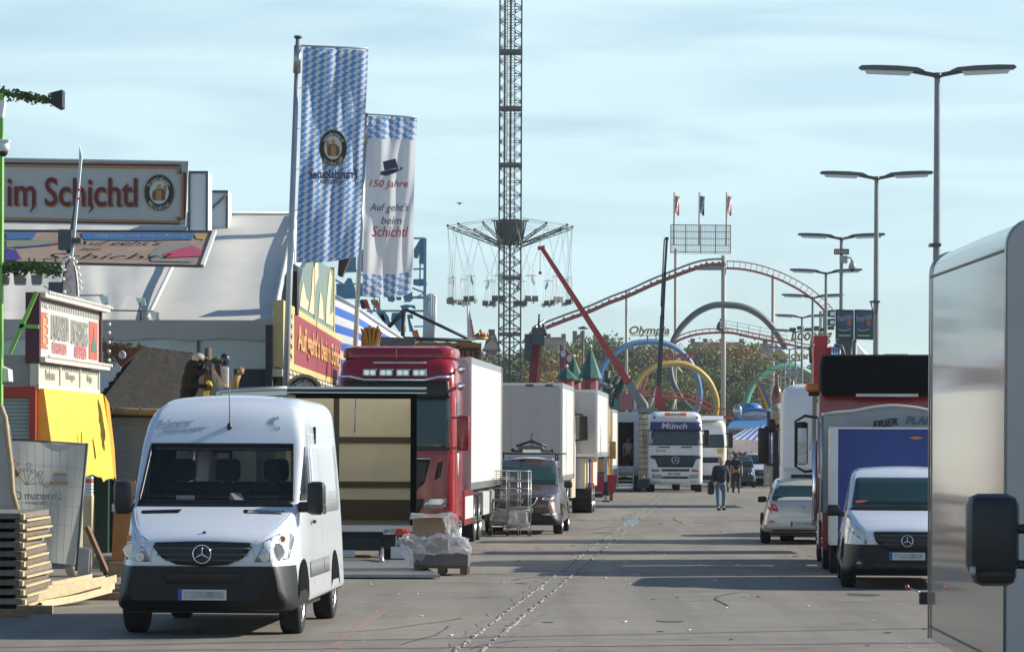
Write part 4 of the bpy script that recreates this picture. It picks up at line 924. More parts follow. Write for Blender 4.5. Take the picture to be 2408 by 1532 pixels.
# very near white bodied lorry at the right edge
def near_box():
    A=P(2187,0,33.0); B=P(2365,0,27.3)
    dx,dy=B.x-A.x,B.y-A.y; L=math.hypot(dx,dy); ang=math.degrees(math.atan2(dx,-dy))
    t=thing('white_box_van','large glossy white box van body with rounded roof edges closest on the right','lorry',(A.x,A.y,0),0)
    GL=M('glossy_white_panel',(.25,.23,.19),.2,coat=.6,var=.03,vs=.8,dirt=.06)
    d=Vector((dx/L,dy/L,0)); n=Vector((-d.y,d.x,0)); n=n if n.x>0 else -n  # into the body
    W=2.4
    def sec(s,zt,rin):
        pts=[]
        r=.22
        prof=[(0,.24),(0,zt-r)]+[(r-r*math.cos(R(a)),zt-r+r*math.sin(R(a))) for a in(15,30,45,60,75,90)]+[(W-r+r*math.sin(R(a)),zt-r+r*math.cos(R(a))) for a in(0,30,60,90)]+[(W,.24)]
        return [(d*s+n*u)+Vector((0,0,z)) for u,z in prof]
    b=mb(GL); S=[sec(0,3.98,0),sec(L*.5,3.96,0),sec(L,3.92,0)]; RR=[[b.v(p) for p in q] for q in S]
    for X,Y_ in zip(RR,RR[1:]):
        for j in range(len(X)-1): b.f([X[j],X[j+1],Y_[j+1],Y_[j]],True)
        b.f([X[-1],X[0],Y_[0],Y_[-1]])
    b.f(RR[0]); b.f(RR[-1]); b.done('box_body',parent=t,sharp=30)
    for s,zt in((0.0,3.98),(L,3.92)):
        e=mb(ALU)
        pr=sec(s,zt,0)[:8]; o=-n*.012+(d*.03 if s else d*-.0)
        e.tube([p+o for p in pr],.010,6); e.done('corner_rail',parent=t)
    e=mb(BLACK).tube([(d*s-n*.004)+Vector((0,0,.36)) for s in(0,L)],.010,4); e.done('panel_seam',parent=t); e=mb(BLACK).tube([(d*s-n*.003)+Vector((0,0,z)) for s,z in((0,3.98-.24),(L,3.92-.24))],.012,4); e.done('panel_seam',parent=t)
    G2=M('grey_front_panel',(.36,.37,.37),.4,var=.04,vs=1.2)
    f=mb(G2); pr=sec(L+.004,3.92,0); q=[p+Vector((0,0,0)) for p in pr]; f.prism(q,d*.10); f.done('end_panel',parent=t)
    f=mb(CHASS)
    f.prism([d*.3+n*.2+Vector((0,0,.12)),d*(L-.2)+n*.2+Vector((0,0,.12)),d*(L-.2)+n*2.2+Vector((0,0,.12)),d*.3+n*2.2+Vector((0,0,.12))],(0,0,.12)); f.done('underframe',parent=t)
    for s in(1.2,):
        for u in(.32,2.1):
            c=d*s+n*u; w_=mb(RUB).lathe([(.2,-.11),(.36,-.11),(.38,-.08),(.38,.08),(.36,.11),(.2,.11)],(0,0,0),'X',n=24)
            bmesh.ops.transform(w_.bm,matrix=Matrix.Translation(c+Vector((0,0,.38)))@Matrix.Rotation(math.atan2(n.y,n.x),4,'Z'),verts=w_.bm.verts); w_.done('wheel',parent=t)
    f=mb(STEEL).rod(Vector((-.03,.25,.66)),Vector((-.17,.25,.72)),.008); f.use(REDL).sph((-.19,.25,.73),.022,8); f.use(CHASS).box((-.01,.25,.62),(.12,.1,.12)); f.done('side_marker',parent=t)
near_box()
def near_cab():
    """cab of the nearest lorry: only its mirror reaches the picture"""
    t=thing('nearest_lorry','nearest lorry of which only the large black mirror on two arms shows','lorry',(3.35,17.4,0),0)
    b=mb(BLACK).box((-.893,0,1.65),(.262,.2,.42),bev=.06); b.box((-.885,.0,1.45),(.225,.17,.12),bev=.05); b.tube([(-.78,0,1.68),(-.2,.02,1.69)],.026,8); b.tube([(-.78,0,1.50),(-.2,.02,1.49)],.024,8)
    m_=b.done('wing_mirror',parent=t,sharp=40); mb(LENS).box((-1.0,-.06,1.47),(.03,.06,.05),bev=.012).done('indicator',parent=m_)
    c=zloft([(.35,-1.4,1.6,1.1,.15,.1),(.8,-1.4,1.6,1.15,.2,.1),(1.6,-1.2,1.6,1.15,.2,.1),(2.4,-.6,1.6,1.05,.2,.1),(2.6,-.3,1.6,.9,.2,.1)],6); bmesh.ops.translate(c.bm,verts=c.bm.verts,vec=(.98,0,0)); c.use(WHITE); c.done('cab',parent=t,sharp=40)
    wheel(t,-.14,-.7,.36,.25,-1); wheel(t,2.1,-.7,.36,.25,1)
near_cab()
# ---------------- left: show booths, tent, banners ----------------
def arc_text(sn,parent,mat,c,rx,rz,a0,a1,hh,wd,mirror=False,flip=False,bold=.02,face=0,name='lettering',world=False):
    """letters set round an ellipse; c local centre, plane x-z facing -y, rotated by face about z"""
    bmo=bmesh.new(); n=len(sn)
    for i,chx in enumerate(sn):
        a=R(a0+(a1-a0)*i/(n-1)); bm=text_bm(chx,bold,0); 
        xs=[v.co.x for v in bm.verts]; 
        for v in bm.verts:
            x=(v.co.x-(min(xs)+max(xs))/2)*wd/.6; z=(v.co.y-.35)*hh/.7; 
            if flip: th=a+math.pi/2
            else: th=a-math.pi/2
            X=rx*math.cos(a)+x*math.cos(th)-z*math.sin(th); Z=rz*math.sin(a)+x*math.sin(th)+z*math.cos(th)
            if mirror: X=-X
            v.co=Vector((X,-.006-v.co.z*.2,Z))
        me=bpy.data.meshes.new('t'); bm.to_mesh(me); bm.free(); bmo.from_mesh(me); bpy.data.meshes.remove(me)
    bmesh.ops.transform(bmo,matrix=Matrix.Translation(c)@Matrix.Rotation(R(face),4,'Z'),verts=bmo.verts); bmesh.ops.recalc_face_normals(bmo,faces=bmo.faces)
    me=bpy.data.meshes.new(name); bmo.to_mesh(me); bmo.free(); me.materials.append(mat); o=bpy.data.objects.new(name,me); col.objects.link(o); o.parent=parent; return o
def emblem(parent,c,rx,rz,mirror=False,face=0):
    """round brewery emblem: dark ring with lettering, pale field, robed figure with a mug"""
    e=thing('emblem',None,None,c,face); e.parent=parent
    for k in('label','category'): 
        if k in e: del e[k]
    sg=-1 if mirror else 1; RD=M('emblem_black',(.02,.02,.022),.5); PF=M('emblem_cream',(.62,.60,.52),.6); BR=M('emblem_brown',(.22,.10,.04),.6); SK=M('emblem_skin',(.50,.28,.14),.6)
    r=mb(M('emblem_gold',(.35,.24,.09),.5)).ell((0,0,0),rx*1.06,rz*1.06,(0,-.004,0)); r.use(RD).ell((0,-.005,0),rx,rz,(0,-.004,0)); r.use(PF).ell((0,-.010,0),rx*.66,rz*.66,(0,-.004,0)); r.done('ring',parent=e)
    b=mb(BR); p=lambda q:[(sg*x*rx,-.015,z*rz) for x,z in q]
    b.prism(p([(-.42,-.45),(.40,-.45),(.44,-.1),(.46,.12),(.20,.22),(-.2,.22),(-.46,.05),(-.50,-.2)]),(0,-.003,0)); b.use(SK).ell((0,-.015,.34*rz),rx*.15,rz*.16,(0,-.004,0),14); b.use(M('emblem_gold')).prism(p([(.30,.10),(.52,.10),(.52,.42),(.30,.42)]),(0,-.006,0)); b.use(M('emblem_tan',(.45,.26,.10),.6)).prism(p([(-.22,-.42),(.14,-.42),(.16,.12),(-.2,.12)]),(0,-.0045,0)); b.done('figure',parent=e)
    arc_text('Franziskaner',e,PF,(0,-.009,0),rx*.80,rz*.80,150,30,rz*.24,rx*.17,mirror=mirror)
    arc_text('Weissbier',e,PF,(0,-.009,0),rx*.86,rz*.86,225,315,rz*.22,rx*.17,mirror=mirror,flip=True)
    return e
FAB=M('tent_fabric',(.56,.55,.51),.7,var=.03,vs=.8,dirt=.08,bump=.25,bs=2.5); VAL=M('tent_valance',(.46,.46,.43),.7,var=.05,vs=1)
WALL=M('tent_wall',(.60,.64,.62),.65,var=.04,vs=1,dirt=.07)
t=thing('marquee','large grey white marquee with a sloping roof behind the lettered board','tent',(-9,85,0),0)
def rz_(y): return PZ(y,85)
ez=rz_(757); X0,X1=-17.5,-5.93
b=mb(FAB); nx,ny=150,14; G=[]
for j in range(ny+1):
    v=j/ny; row=[]
    for i in range(nx+1):
        u=i/nx; x=X0+(X1-.25*v-X0)*u; y=85+12.5*v; z=ez+(8.66-ez)*v
        z-=.16*math.sin(math.pi*v)+.05*math.sin(u*6*math.pi)**2*math.sin(math.pi*v); 
        if u<.66: z+=.045*math.sin(u*95+v*14)*(1-v)*abs(math.sin(u*13+v*3))
        row.append(b.v((x,y,z)))
    G.append(row)
for j in range(ny):
    for i in range(nx): b.f([G[j][i],G[j][i+1],G[j+1][i+1],G[j+1][i]],True)
b.done('roof',parent=t,world=True)
b=mb(FAB).prism([(X1-.25,97.5,8.66),(X1,110,ez),(X0,110,ez),(X0,97.5,8.66)],(0,0,-.03)); b.done('rear_roof',parent=t,world=True)
b=mb(VAL); pr=[(X0+(X1-X0)*i/40,84.94+.03*math.sin(i*1.7)) for i in range(41)]
A=[b.v((x,y,ez+.02)) for x,y in pr]; C=[b.v((x,y+.04*math.sin(i*2.3),rz_(800)+.03*math.sin(i*1.1))) for i,(x,y) in enumerate(pr)]
for i in range(40): b.f([A[i],A[i+1],C[i+1],C[i]],True)
b.done('valance',parent=t,world=True)
b=mb(WALL)
for i in range(6):
    x0=X0+(X1-X0)*i/6; x1=X0+(X1-X0)*(i+1)/6; b.bb(x0+.01,x1-.01,85.05,85.10,0,rz_(797))
b.bb(X1-.05,X1,85.1,110,0,ez); b.prism([(X1-.03,85,ez),(X1-.03,110,ez),(X1-.28,97.5,8.6)],(-.05,0,0)); b.done('side_wall',parent=t,world=True)
b=mb(M('rafter_alu',(.62,.62,.58),.5))
for xx,xt in((PX(345,85),PX(455,97)),(X1-.05,X1-.3)): 
    b.tube([(xx,84.9,ez+.05),((xx+xt)/2,91,(ez+8.66)/2-.08),(xt,97.4,8.70)],.055,6)
b.tube([(X0,97.5,8.70),(X1-.25,97.5,8.70)],.05,6); b.done('rafter',parent=t,world=True)
for x in(PX(465,85),): mb(DGREY).bb(x-.03,x+.03,84.99,85.04,0,rz_(800)).done('post',parent=t,world=True)
# vents / boxes behind the board
for (x0,x1,y0,y1,Y,l) in((440,487,407,545,93,'tall white board panel standing behind the lettered board'),(488,534,452,545,96,'low white board panel with dark diagonal brace on the marquee ridge')):
    t=thing('roof_panel',l,'panel',(PX(x0,Y),Y,PZ(y1,Y)),0); b=mb(M('panel_pale',(.58,.62,.64),.6)).bb(PX(x0,Y),PX(x1,Y),Y,Y+1.2,PZ(y1,Y),PZ(y0,Y)); b.done('board',parent=t,world=True)
    b=mb(DGREY); 
    for xx in(x0,x1-5): b.bb(PX(xx,Y),PX(xx+5,Y),Y-.05,Y-.004,PZ(y1,Y),PZ(y0,Y)+.02)
    b.bb(PX(x0+5,Y),PX(x1-5,Y),Y-.05,Y-.004,PZ(y0+4,Y),PZ(y0,Y)+.02); 
    if x0>480: b.rod(P(x0,500,Y-.06),P(x1,456,Y-.06),.025)
    b.done('frame',parent=t,world=True)
# main lettered board
t=thing('name_board','long grey white board reading im Schichtl with a round beer emblem above the tent','sign',(-9,79.6,4.5),0)
Y=79.6; TL,TR,BR,BL=P(-130,376,Y),P(440,384,Y),P(434,534,Y),P(-130,526,Y)
b=mb(M('board_greywhite',(.52,.52,.49),.6,var=.03,dirt=.07)).prism([TL,TR,BR,BL],(0,.12,0)); b.done('panel',parent=t,world=True)
b=mb(STEEL).tube([TL-Vector((0,.02,0)),TR-Vector((0,.02,0)),BR-Vector((0,.02,0)),BL-Vector((0,.02,0))],.03,4,closed=True); b.done('frame',parent=t,world=True)
for nm,cm,pts,r in(('red_border',(.14,.02,.025),[(-130,387),(421,392),(421,409),(432,409),(432,517),(419,517),(419,530),(-130,523)],.030),('orange_border',(.50,.24,.05),[(-130,393),(414,398),(414,412),(425,412),(425,513),(413,513),(413,524),(-130,515)],.026)):
    mb(M(nm,cm,.6)).tube([P(x,y,Y-.02) for x,y in pts],r,4).done(nm,parent=t,world=True)
tr=thing('name_board_text',None,None,(0,0,0)); 
def ptxt(sn,parent,mat,x0,x1,y0,y1,Y,yoff=.02,surf=None,name='lettering',**k):
    """lettering spanning image box x0..x1,y0..y1 on the plane Y"""
    a=P(x0,y0,Y-yoff); c=P(x1,y1,Y-yoff); inv=wm(parent).inverted()
    o=txt(sn,parent,mat,((a.x+c.x)/2,Y-yoff,(a.z+c.z)/2),c.x-a.x,a.z-c.z,name=name,**k)
    for v in o.data.vertices:
        w_=Vector(v.co)
        if surf: w_.y+=surf(w_.x,w_.z)
        v.co=inv@w_
    return o
bpy.data.objects.remove(tr)
OR=M('lettering_orange',(.45,.22,.10),.6); RD_=M('lettering_dark_red',(.16,.02,.025),.6)
for sn,x0,x1,y0,y1 in(('im',15,81,424,487),('Schichtl',103,320,421,489)):
    ptxt(sn,t,OR,x0+3,x1+3,y0+3,y1+3,Y,.015,bold=.012); ptxt(sn,t,RD_,x0,x1,y0,y1,Y,.035,bold=.01)
    # pen-stroke serifs
s=mb(RD_)
for x,y in((20,487),(40,487),(58,487),(232,487),(259,487),(285,487),(306,488)):
    s.box(P(x,y,Y-.04),(.10,.012,.022))
for x,y in((75,492),(214,492)): s.tube([P(x,y-8,Y-.04),P(x+1,y,Y-.04),P(x-7,y+12,Y-.04)],[.03,.03,.008],4)
s.done('serif',parent=t,world=True)
em=emblem(t,(0,0,0),.34,.41); em.location=wm(t).inverted()@P(372,456,Y-.02)
# fallen illusion panel on the roof
t=thing('show_billboard','painted show panel with blue ribbon lettering lying against the marquee roof','sign',(-9,82,4),0)
def Q(x,y): 
    k=(628-y)/80; return P(x,y,82.6+2.0*k)
b=mb(M('painted_beige',(.33,.24,.19),.6,var=.15,vs=2)).prism([Q(-60,548),Q(500,548),Q(470,626),Q(-60,618)],(0,.06,0)); b.done('canvas',parent=t,world=True)
b=mb(M('edge_white',(.70,.69,.64),.5)).tube([Q(503,546),Q(474,628)],.06,4); b.use(DGREY).tube([Q(-60,547)+Vector((0,-.03,0)),Q(503,547)+Vector((0,-.03,0))],.035,4); b.tube([Q(-60,620)+Vector((0,-.03,0)),Q(474,629)+Vector((0,-.03,0))],.045,4); b.done('frame',parent=t,world=True)
def flat(name,mat,pts): 
    o=Vector((0,-.05,0)); mb(mat).prism([Q(x,y)+o for x,y in pts],(0,.012,0)).done(name,parent=t,world=True)
flat('ribbon',M('ribbon_blue',(.05,.14,.30),.6),[(190,551),(455,551),(450,566),(330,569),(195,567)]); flat('blue_field',MATS['ribbon_blue'],[(12,551),(85,551),(75,566),(15,567)])
flat('green_field',M('paint_greengrey',(.20,.25,.18),.6),[(14,569),(150,569),(120,577),(60,584),(14,586)]); flat('purple_figure',M('paint_purple',(.06,.05,.22),.6),[(12,588),(36,592),(48,612),(40,616),(12,616)])
flat('sleeve',MATS['paint_purple'],[(30,580),(120,575),(118,581),(35,588)]); flat('red_cuff',M('paint_crimson',(.35,.03,.08),.6),[(116,573),(145,572),(140,578),(118,580)])
flat('rose_shape',M('paint_rose',(.42,.07,.13),.6),[(380,597),(450,580),(474,592),(470,605),(385,609)]); flat('grey_cloud',M('paint_grey',(.22,.24,.22),.6),[(350,602),(372,585),(430,574),(462,580),(440,588),(380,600),(384,615),(455,612),(450,619),(355,617)])
flat('yellow_cloud',M('paint_yellow',(.40,.30,.10),.6),[(456,553),(486,556),(478,566),(460,564)])
TB=M('lettering_brown',(.06,.045,.04),.6)
for sn,x0,x1,y0,y1,m in(('Illusionspalast',215,435,554,565,M('lettering_white',(.6,.62,.62),.6)),("Auf geht's",165,380,570,582,TB),('beim',188,235,585,592,TB),('Schichtl',95,405,599,616,TB)):
    for o in(ptxt(sn,t,m,x0,x1,y0,y1,82.6+2*(628-(y0+y1)/2)/80,.09,shear=.5),): pass
# ---------------- the long painted show front along the street ----------------
t=thing('painted_facade','show front with red banner reading Auf geht s beim Schichtl and a painted panel','facade',(-5.5,82,0),0)
YL=M('front_yellow',(.52,.40,.16),.6,var=.08,vs=2); RB=M('front_red',(.22,.025,.04),.6,var=.1,vs=2)
def fz(y,Yd): return PZ(y,Yd)
x=-5.5
b=mb(YL).bb(x-.25,x,81.7,117,3.95,5.55); b.done('banner_board',parent=t,world=True)
mb(RB).bb(x,x+.012,85.8,111,4.12,5.38).done('red_field',parent=t,world=True)
mb(M('front_teal',(.06,.12,.12),.6)).bb(x,x+.012,111.6,116.6,4.1,5.4).done('teal_field',parent=t,world=True)
o=txt("Auf geht's beim Schichtl",t,M('lettering_gold',(.55,.30,.10),.5),(0,0,0),23.5,.86,rz=90,bold=.02,depth=.03)
for v in o.data.vertices: v.co=wm(t).inverted()@(v.co+Vector((x+.03,98.4,4.74)))
s=mb(M('ornament_tan',(.42,.26,.10),.6))
for k in range(5): s.tube([(x+.02,82.6+1.2*0+.9*math.cos(a*.6)+1.0,4.25+k*.25+.10*math.sin(a*.6)) for a in range(11)],.03,4)
s.done('ornament',parent=t,world=True)
b=mb(M('front_dark',(.03,.028,.03),.7)); b.bb(x-1.2,x-.3,81.9,116.9,0,3.9); b.bb(x-.1,x-.02,82.5,83.5,0,3.9); b.bb(x-.42,x-.26,81.6,82.0,0,4.95); b.done('lower_front',parent=t,world=True)
b=mb(M('front_cream',(.60,.52,.36),.6)); 
for yy in(83.6,92,100,108,116): b.bb(x-.28,x-.06,yy,yy+.5,0,3.94)
b.bb(x-.3,x-.02,81.7,117,3.72,3.9); b.done('pilaster',parent=t,world=True)
for k in range(24): mb(M('bulb_warm',(.75,.70,.55),.3)).sph((x+.06,83+k*1.45,3.83),.07,5).done('bulb',parent=t,world=True)
b=mb(M('front_navy',(.03,.03,.12),.6)).prism([(x,99,3.4),(x,117,3.4),(x+.9,117,3.05),(x+.9,99,3.05)],(0,0,.06)); b.done('awning',parent=t,world=True)
# painted panel above
b=mb(M('paint_teal',(.14,.20,.18),.6,var=.2,vs=1)).prism([(x-.2,88.4,5.6),(x-.2,106,5.6),(x-.2,106,7.5),(x-.2,94,7.3),(x-.2,90.5,6.75),(x-.2,88.4,6.0)],(.12,0,0)); b.done('painted_panel',parent=t,world=True)
FG=M('paint_figure',(.62,.52,.30),.6)
s=mb(FG)
for pts in([(89,5.7),(92,5.7),(92.9,5.95),(91.6,6.05),(90.4,6.4),(89.4,6.0)],[(93,5.7),(96,5.72),(95.3,6.1),(96.2,6.6),(97.4,6.9),(97.2,7.3),(95.8,7.25),(94.6,6.8),(94.1,6.2)],[(97.5,5.7),(100.2,5.75),(99.5,6.3),(98.4,6.5)],[(101.5,5.7),(105.5,5.75),(105.6,6.2),(103.4,6.0),(103.9,6.6),(104.8,7.2),(103.6,7.4),(102.4,6.7),(101.6,6.1)]): s.prism([(x-.07,a,c) for a,c in pts],(.014,0,0))
s.done('painted_figure',parent=t,world=True)
s=mb(YL); s.bb(x-.21,x-.05,106,106.4,5.56,7.6); s.done('panel_frame',parent=t,world=True)
mb(M('speaker_brown',(.05,.03,.02),.7)).prism([P(795,604,107),P(822,604,107),P(802,652,107),P(792,648,107)],(0,.7,0)).done('loudspeaker',parent=t,world=True)
mb(M('speaker_black',(.012,.012,.012),.7)).bb(PX(688,86),PX(697,86),86,86.8,PZ(740,86),PZ(640,86)).done('loudspeaker',parent=t,world=True)
# round emblem sign
t=thing('round_sign','round brewery sign with gold rim just above the open lorry','sign',(PX(713,72),72,PZ(925,72)),0)
b=mb(M('rim_gold',(.42,.30,.12),.4,.3)).ell((0,0,0),.40,.40,(0,.1,0),36); b.use(PLATEW).ell((0,-.005,0),.36,.36,(0,.01,0),36); b.done('disc',parent=t)
e=emblem(t,(0,-.012,0),.33,.33); mb(DGREY).rod((0,.05,-.4),(0,.05,-3.1),.05).done('post',parent=t)
# ---------------- banners ----------------
def lozmat(name,fu,fv,sk,band=None):
    m=bpy.data.materials.new(name); m.use_nodes=True; n=m.node_tree.nodes; l=m.node_tree.links; b=n['Principled BSDF']; b.inputs['Roughness'].default_value=.75
    uv=n.new('ShaderNodeUVMap'); uv.uv_map='UVMap'; sp=n.new('ShaderNodeSeparateXYZ'); l.new(uv.outputs[0],sp.inputs[0])
    def ma(op,a,c=None,v=None):
        q=n.new('ShaderNodeMath'); q.operation=op
        for i,z in enumerate((a,c)):
            if z is None: continue
            if isinstance(z,(int,float)): q.inputs[i].default_value=z
            else: l.new(z,q.inputs[i])
        return q.outputs[0]
    U=ma('MULTIPLY',sp.outputs[0],fu); V=ma('ADD',ma('MULTIPLY',sp.outputs[1],fv),ma('MULTIPLY',sp.outputs[0],sk))
    p=ma('FLOOR',ma('ADD',U,V)); q=ma('FLOOR',ma('SUBTRACT',U,V)); par=ma('MODULO',ma('ABSOLUTE',ma('ADD',p,q)),2.0)
    mask=ma('LESS_THAN',par,.5)
    if band:
        v=sp.outputs[1]; inb=ma('MAXIMUM',ma('LESS_THAN',v,band[0]),ma('GREATER_THAN',v,band[1])); mask=ma('MULTIPLY',mask,inb)
    mxx=n.new('ShaderNodeMix'); mxx.data_type='RGBA'; l.new(mask,mxx.inputs[0]); mxx.inputs[6].default_value=(.66,.68,.72,1); mxx.inputs[7].default_value=(.14,.31,.62,1)
    l.new(mxx.outputs[2],b.inputs['Base Color'])
    tb=n.new('ShaderNodeBsdfTranslucent'); l.new(mxx.outputs[2],tb.inputs[0]); ms=n.new('ShaderNodeMixShader'); ms.inputs[0].default_value=.45
    l.new(b.outputs[0],ms.inputs[1]); l.new(tb.outputs[0],ms.inputs[2]); l.new(ms.outputs[0],n['Material Output'].inputs[0]); return m
def banner(label,Y,pole,arm,corners,mat,rip,group=None):
    t=thing('flag_banner',label,'banner',(PX(pole[0][0],Y),Y,0),0)
    x0,y0=pole[0]; x1,y1=pole[1]
    xb=x0+(x0-x1)*(GY and (HZ+16800/Y-y0))/(y0-y1)*1.0
    b=mb(M('flagpole_grey',(.40,.41,.42),.4,.6,var=.05)); base=Vector((PX(xb,Y),Y,0)); top=P(x1,y1,Y)
    b.tube([base,base.lerp(top,.5),top],[.085,.07,.055],12); b.use(DGREY).lathe([(.0,.06),(.09,.05),(.09,.0),(.05,-.02)],top,'Z',n=14); b.use(STEEL).tube([base.lerp(top,.93),base.lerp(top,.985)],.085,12); b.done('pole',parent=t,world=True)
    b=mb(STEEL).tube([P(*arm[0],Y),P(*arm[1],Y)],.022,6); b.done('arm',parent=t,world=True)
    TL,TR,BR,BL=corners; nu,nv=40,90; b=mb(mat); G=[]
    uvs=[]
    for j in range(nv+1):
        v=j/nv; row=[]
        for i in range(nu+1):
            u=i/nu
            px=(TL[0]+(TR[0]-TL[0])*u)*(1-v)+(BL[0]+(BR[0]-BL[0])*u)*v; py=(TL[1]+(TR[1]-TL[1])*u)*(1-v)+(BL[1]+(BR[1]-BL[1])*u)*v
            px+=3*math.sin(v*9+1)*v*(u-.3); py+=8*v*v*(1-4*(u-.5)**2)*.8
            q=P(px,py,Y); q.y+=rip(q.x,q.z); vv=b.v(q); row.append(vv); uvs.append((u,v))
        G.append(row)
    for j in range(nv):
        for i in range(nu): b.f([G[j][i],G[j][i+1],G[j+1][i+1],G[j+1][i]],True)
    b.bm.verts.index_update(); 
    uvl=b.bm.loops.layers.uv.new('UVMap')
    for f in b.bm.faces:
        for lp in f.loops: lp[uvl].uv=uvs[lp.vert.index]
    cl=b.done('banner_cloth',parent=t,world=True)
    b=mb(STEEL)
    for k in range(1,6):
        v=k/5.3; a=Vector((PX(TL[0]+(BL[0]-TL[0])*v,Y),Y,PZ(TL[1]+(BL[1]-TL[1])*v,Y))); ph=(a.z)/(top.z); c=base.lerp(top,ph); b.tube([a,(a+c)/2-Vector((0,0,.02)),c],.010,4)
    b.done('tie_cord',parent=t,world=True)
    return t,cl
rip1=lambda x,z:.05*math.sin(x*9+z*1.3)+.035*math.sin(x*17-z*2.1)+.06*math.sin(z*1.4+x*2)
t,cl=banner('tall banner of blue and white lozenges with a mirrored beer emblem',76,((672,880),(697,92)),((700,110),(863,116)),((709,112),(862,119),(842,602),(694,619)),lozmat('lozenge_cloth',8.4,33,6.0),rip1)
e=emblem(cl,(0,0,0),.30,.395,mirror=True); e.location=wm(cl).inverted()@(P(781,351,76)+Vector((0,-.14,0)))
GT2=M('cloth_print_grey',(.10,.11,.16),.8); 
ptxt('Franziskaner',cl,GT2,722,838,400,422,76,.07,surf=rip1,mirror=True,bold=.035); ptxt('WEISSBIER',cl,GT2,748,805,424,434,76,.07,surf=rip1,mirror=True,bold=.02)
rip2=lambda x,z:.05*math.sin(x*8+z*1.1+1)+.04*math.sin(x*15-z*1.7)+.05*math.sin(z*1.2+x*3)
t,cl=banner('shorter white banner with top hat print and lozenge ends',96,((834,830),(857,272)),((857,270),(978,277)),((860,273),(977,279),(965,690),(850,697)),lozmat('banner_white_cloth',7.2,26,-3.5,(.125,.875)),rip2)
RDP=M('cloth_print_red',(.48,.05,.07),.8)
for sn,x0,x1,y0,y1,m in(('150 Jahre',866,957,424,446,RDP),("Auf geht's",867,958,479,503,GT2),('beim',894,942,510,528,GT2),('Schichtl',872,958,533,558,RDP)):
    ptxt(sn,cl,m,x0,x1,y0,y1,96,.03,surf=rip2,shear=.25,bold=.004)
b=mb(M('print_hat',(.05,.055,.10),.8)); o_=lambda x,y:P(x,y,96)+Vector((0,rip2(P(x,y,96).x,P(x,y,96).z)-.035,0))
b.prism([o_(x,y) for x,y in((897,381),(927,374),(933,396),(901,402))],(0,.01,0)); b.prism([o_(x,y) for x,y in((890,412),(893,404),(915,400),(944,394),(943,400),(925,408),(905,415))],(0,.008,0)); b.done('hat_print',parent=cl,world=True)
# ---------------- far-left pole with ivy arms ----------------
IVY=M('ivy_leaf',(.07,.13,.025),.6,var=.6,vs=3); GRN=M('green_post_paint',(.20,.46,.08),.5,var=.15,vs=3)
t=thing('green_mast','bright green mast at the left edge carrying ivy wrapped arms','mast',(PX(-4,56),56,0),0)
mb(GRN).bb(PX(-30,56),PX(5,56),55.9,56.1,0,PZ(225,56)).done('post',parent=t,world=True)
b=mb(GRN)
for (a,c) in(((85,690),(22,835)),((42,770),(90,772))): b.rod(P(*a,56),P(*c,56),.045,4)
b.done('brace',parent=t,world=True)
def ivy(pts,Y,r,n,nm='ivy'):
    b=mb(IVY); 
    for i in range(n):
        k=rnd.random()*(len(pts)-1); j=int(k); f=k-j; x=pts[j][0]*(1-f)+pts[j+1][0]*f; y=pts[j][1]*(1-f)+pts[j+1][1]*f
        c=P(x,y,Y)+Vector((rnd.gauss(0,r*.4),rnd.gauss(0,r*.6),rnd.gauss(0,r*.6))); s=rnd.uniform(.02,.04)
        M_=Matrix.Rotation(rnd.uniform(0,6),4,'X')@Matrix.Rotation(rnd.uniform(0,6),4,'Z'); q=[c+M_@Vector(p)*s for p in((-1,0,0),(0,-.7,0),(1,0,0),(0,.9,.1))]; b.quad(*q)
    return b
for pts,n in(([(-10,222),(60,232),(112,240)],420),([(-10,636),(70,633),(140,640)],900)):
    g=mb(DGREY).tube([P(x,y,56) for x,y in pts],.03,6).done('arm',parent=t,world=True); ivy(pts,56,.07 if n<500 else .085,n).done('ivy_leaves',parent=g,world=True)
t=thing('floodlight','black floodlight hanging at the tip of the upper ivy arm','floodlight',tuple(P(128,237,56)),0)
b=mb(BLACK).prism([P(116,222,55.8),P(143,215,55.8),P(143,256,55.8),P(134,259,55.8),P(116,249,55.8)],(0,.35,0)); b.done('housing',parent=t,world=True)
b=mb(STEEL).tube([P(110,240,56),P(113,228,56),P(113,248,56)],.012,5); b.done('bracket',parent=t,world=True)
for x in(5,45,86):
    t=thing('lamp_box','small grey lamp box under the lower ivy arm','lamp',tuple(P(x,658,56)),0,'lamp boxes under the ivy arm')
    t['label']={5:'grey lamp box at the picture edge under the lower ivy arm',45:'middle grey lamp box under the lower ivy arm',86:'grey lamp box nearest the black bracket under the ivy arm'}[x]
    b=mb(M('lampbox_grey',(.20,.20,.19),.5)).prism([P(x-15,650,56),P(x+12,650,56),P(x+10,672,56),P(x-13,672,56)],(0,.25,0)); b.done('housing',parent=t,world=True)
    mb(PLATEW).bb(PX(x-12,56),PX(x+9,56),56,56.2,PZ(674,56),PZ(671,56)).done('lens',parent=t,world=True)
t=thing('security_camera','white dome security camera at the left edge above the lettered board','camera',tuple(P(8,355,54)),0)
b=mb(WHITE); c=P(5,352,54); b.box(c+Vector((0,0,.10)),(.22,.2,.05),bev=.02); b.lathe([(.10,.09),(.105,.0),(.08,-.06)],c,'Z',n=18); b.use(BLACK).sph(c-Vector((0,0,.07)),.075,8); b.done('housing',parent=t,world=True); mb(WHITE).box(P(0,262,54),(.1,.2,.26),ry=8).done('bracket_box',parent=t,world=True)
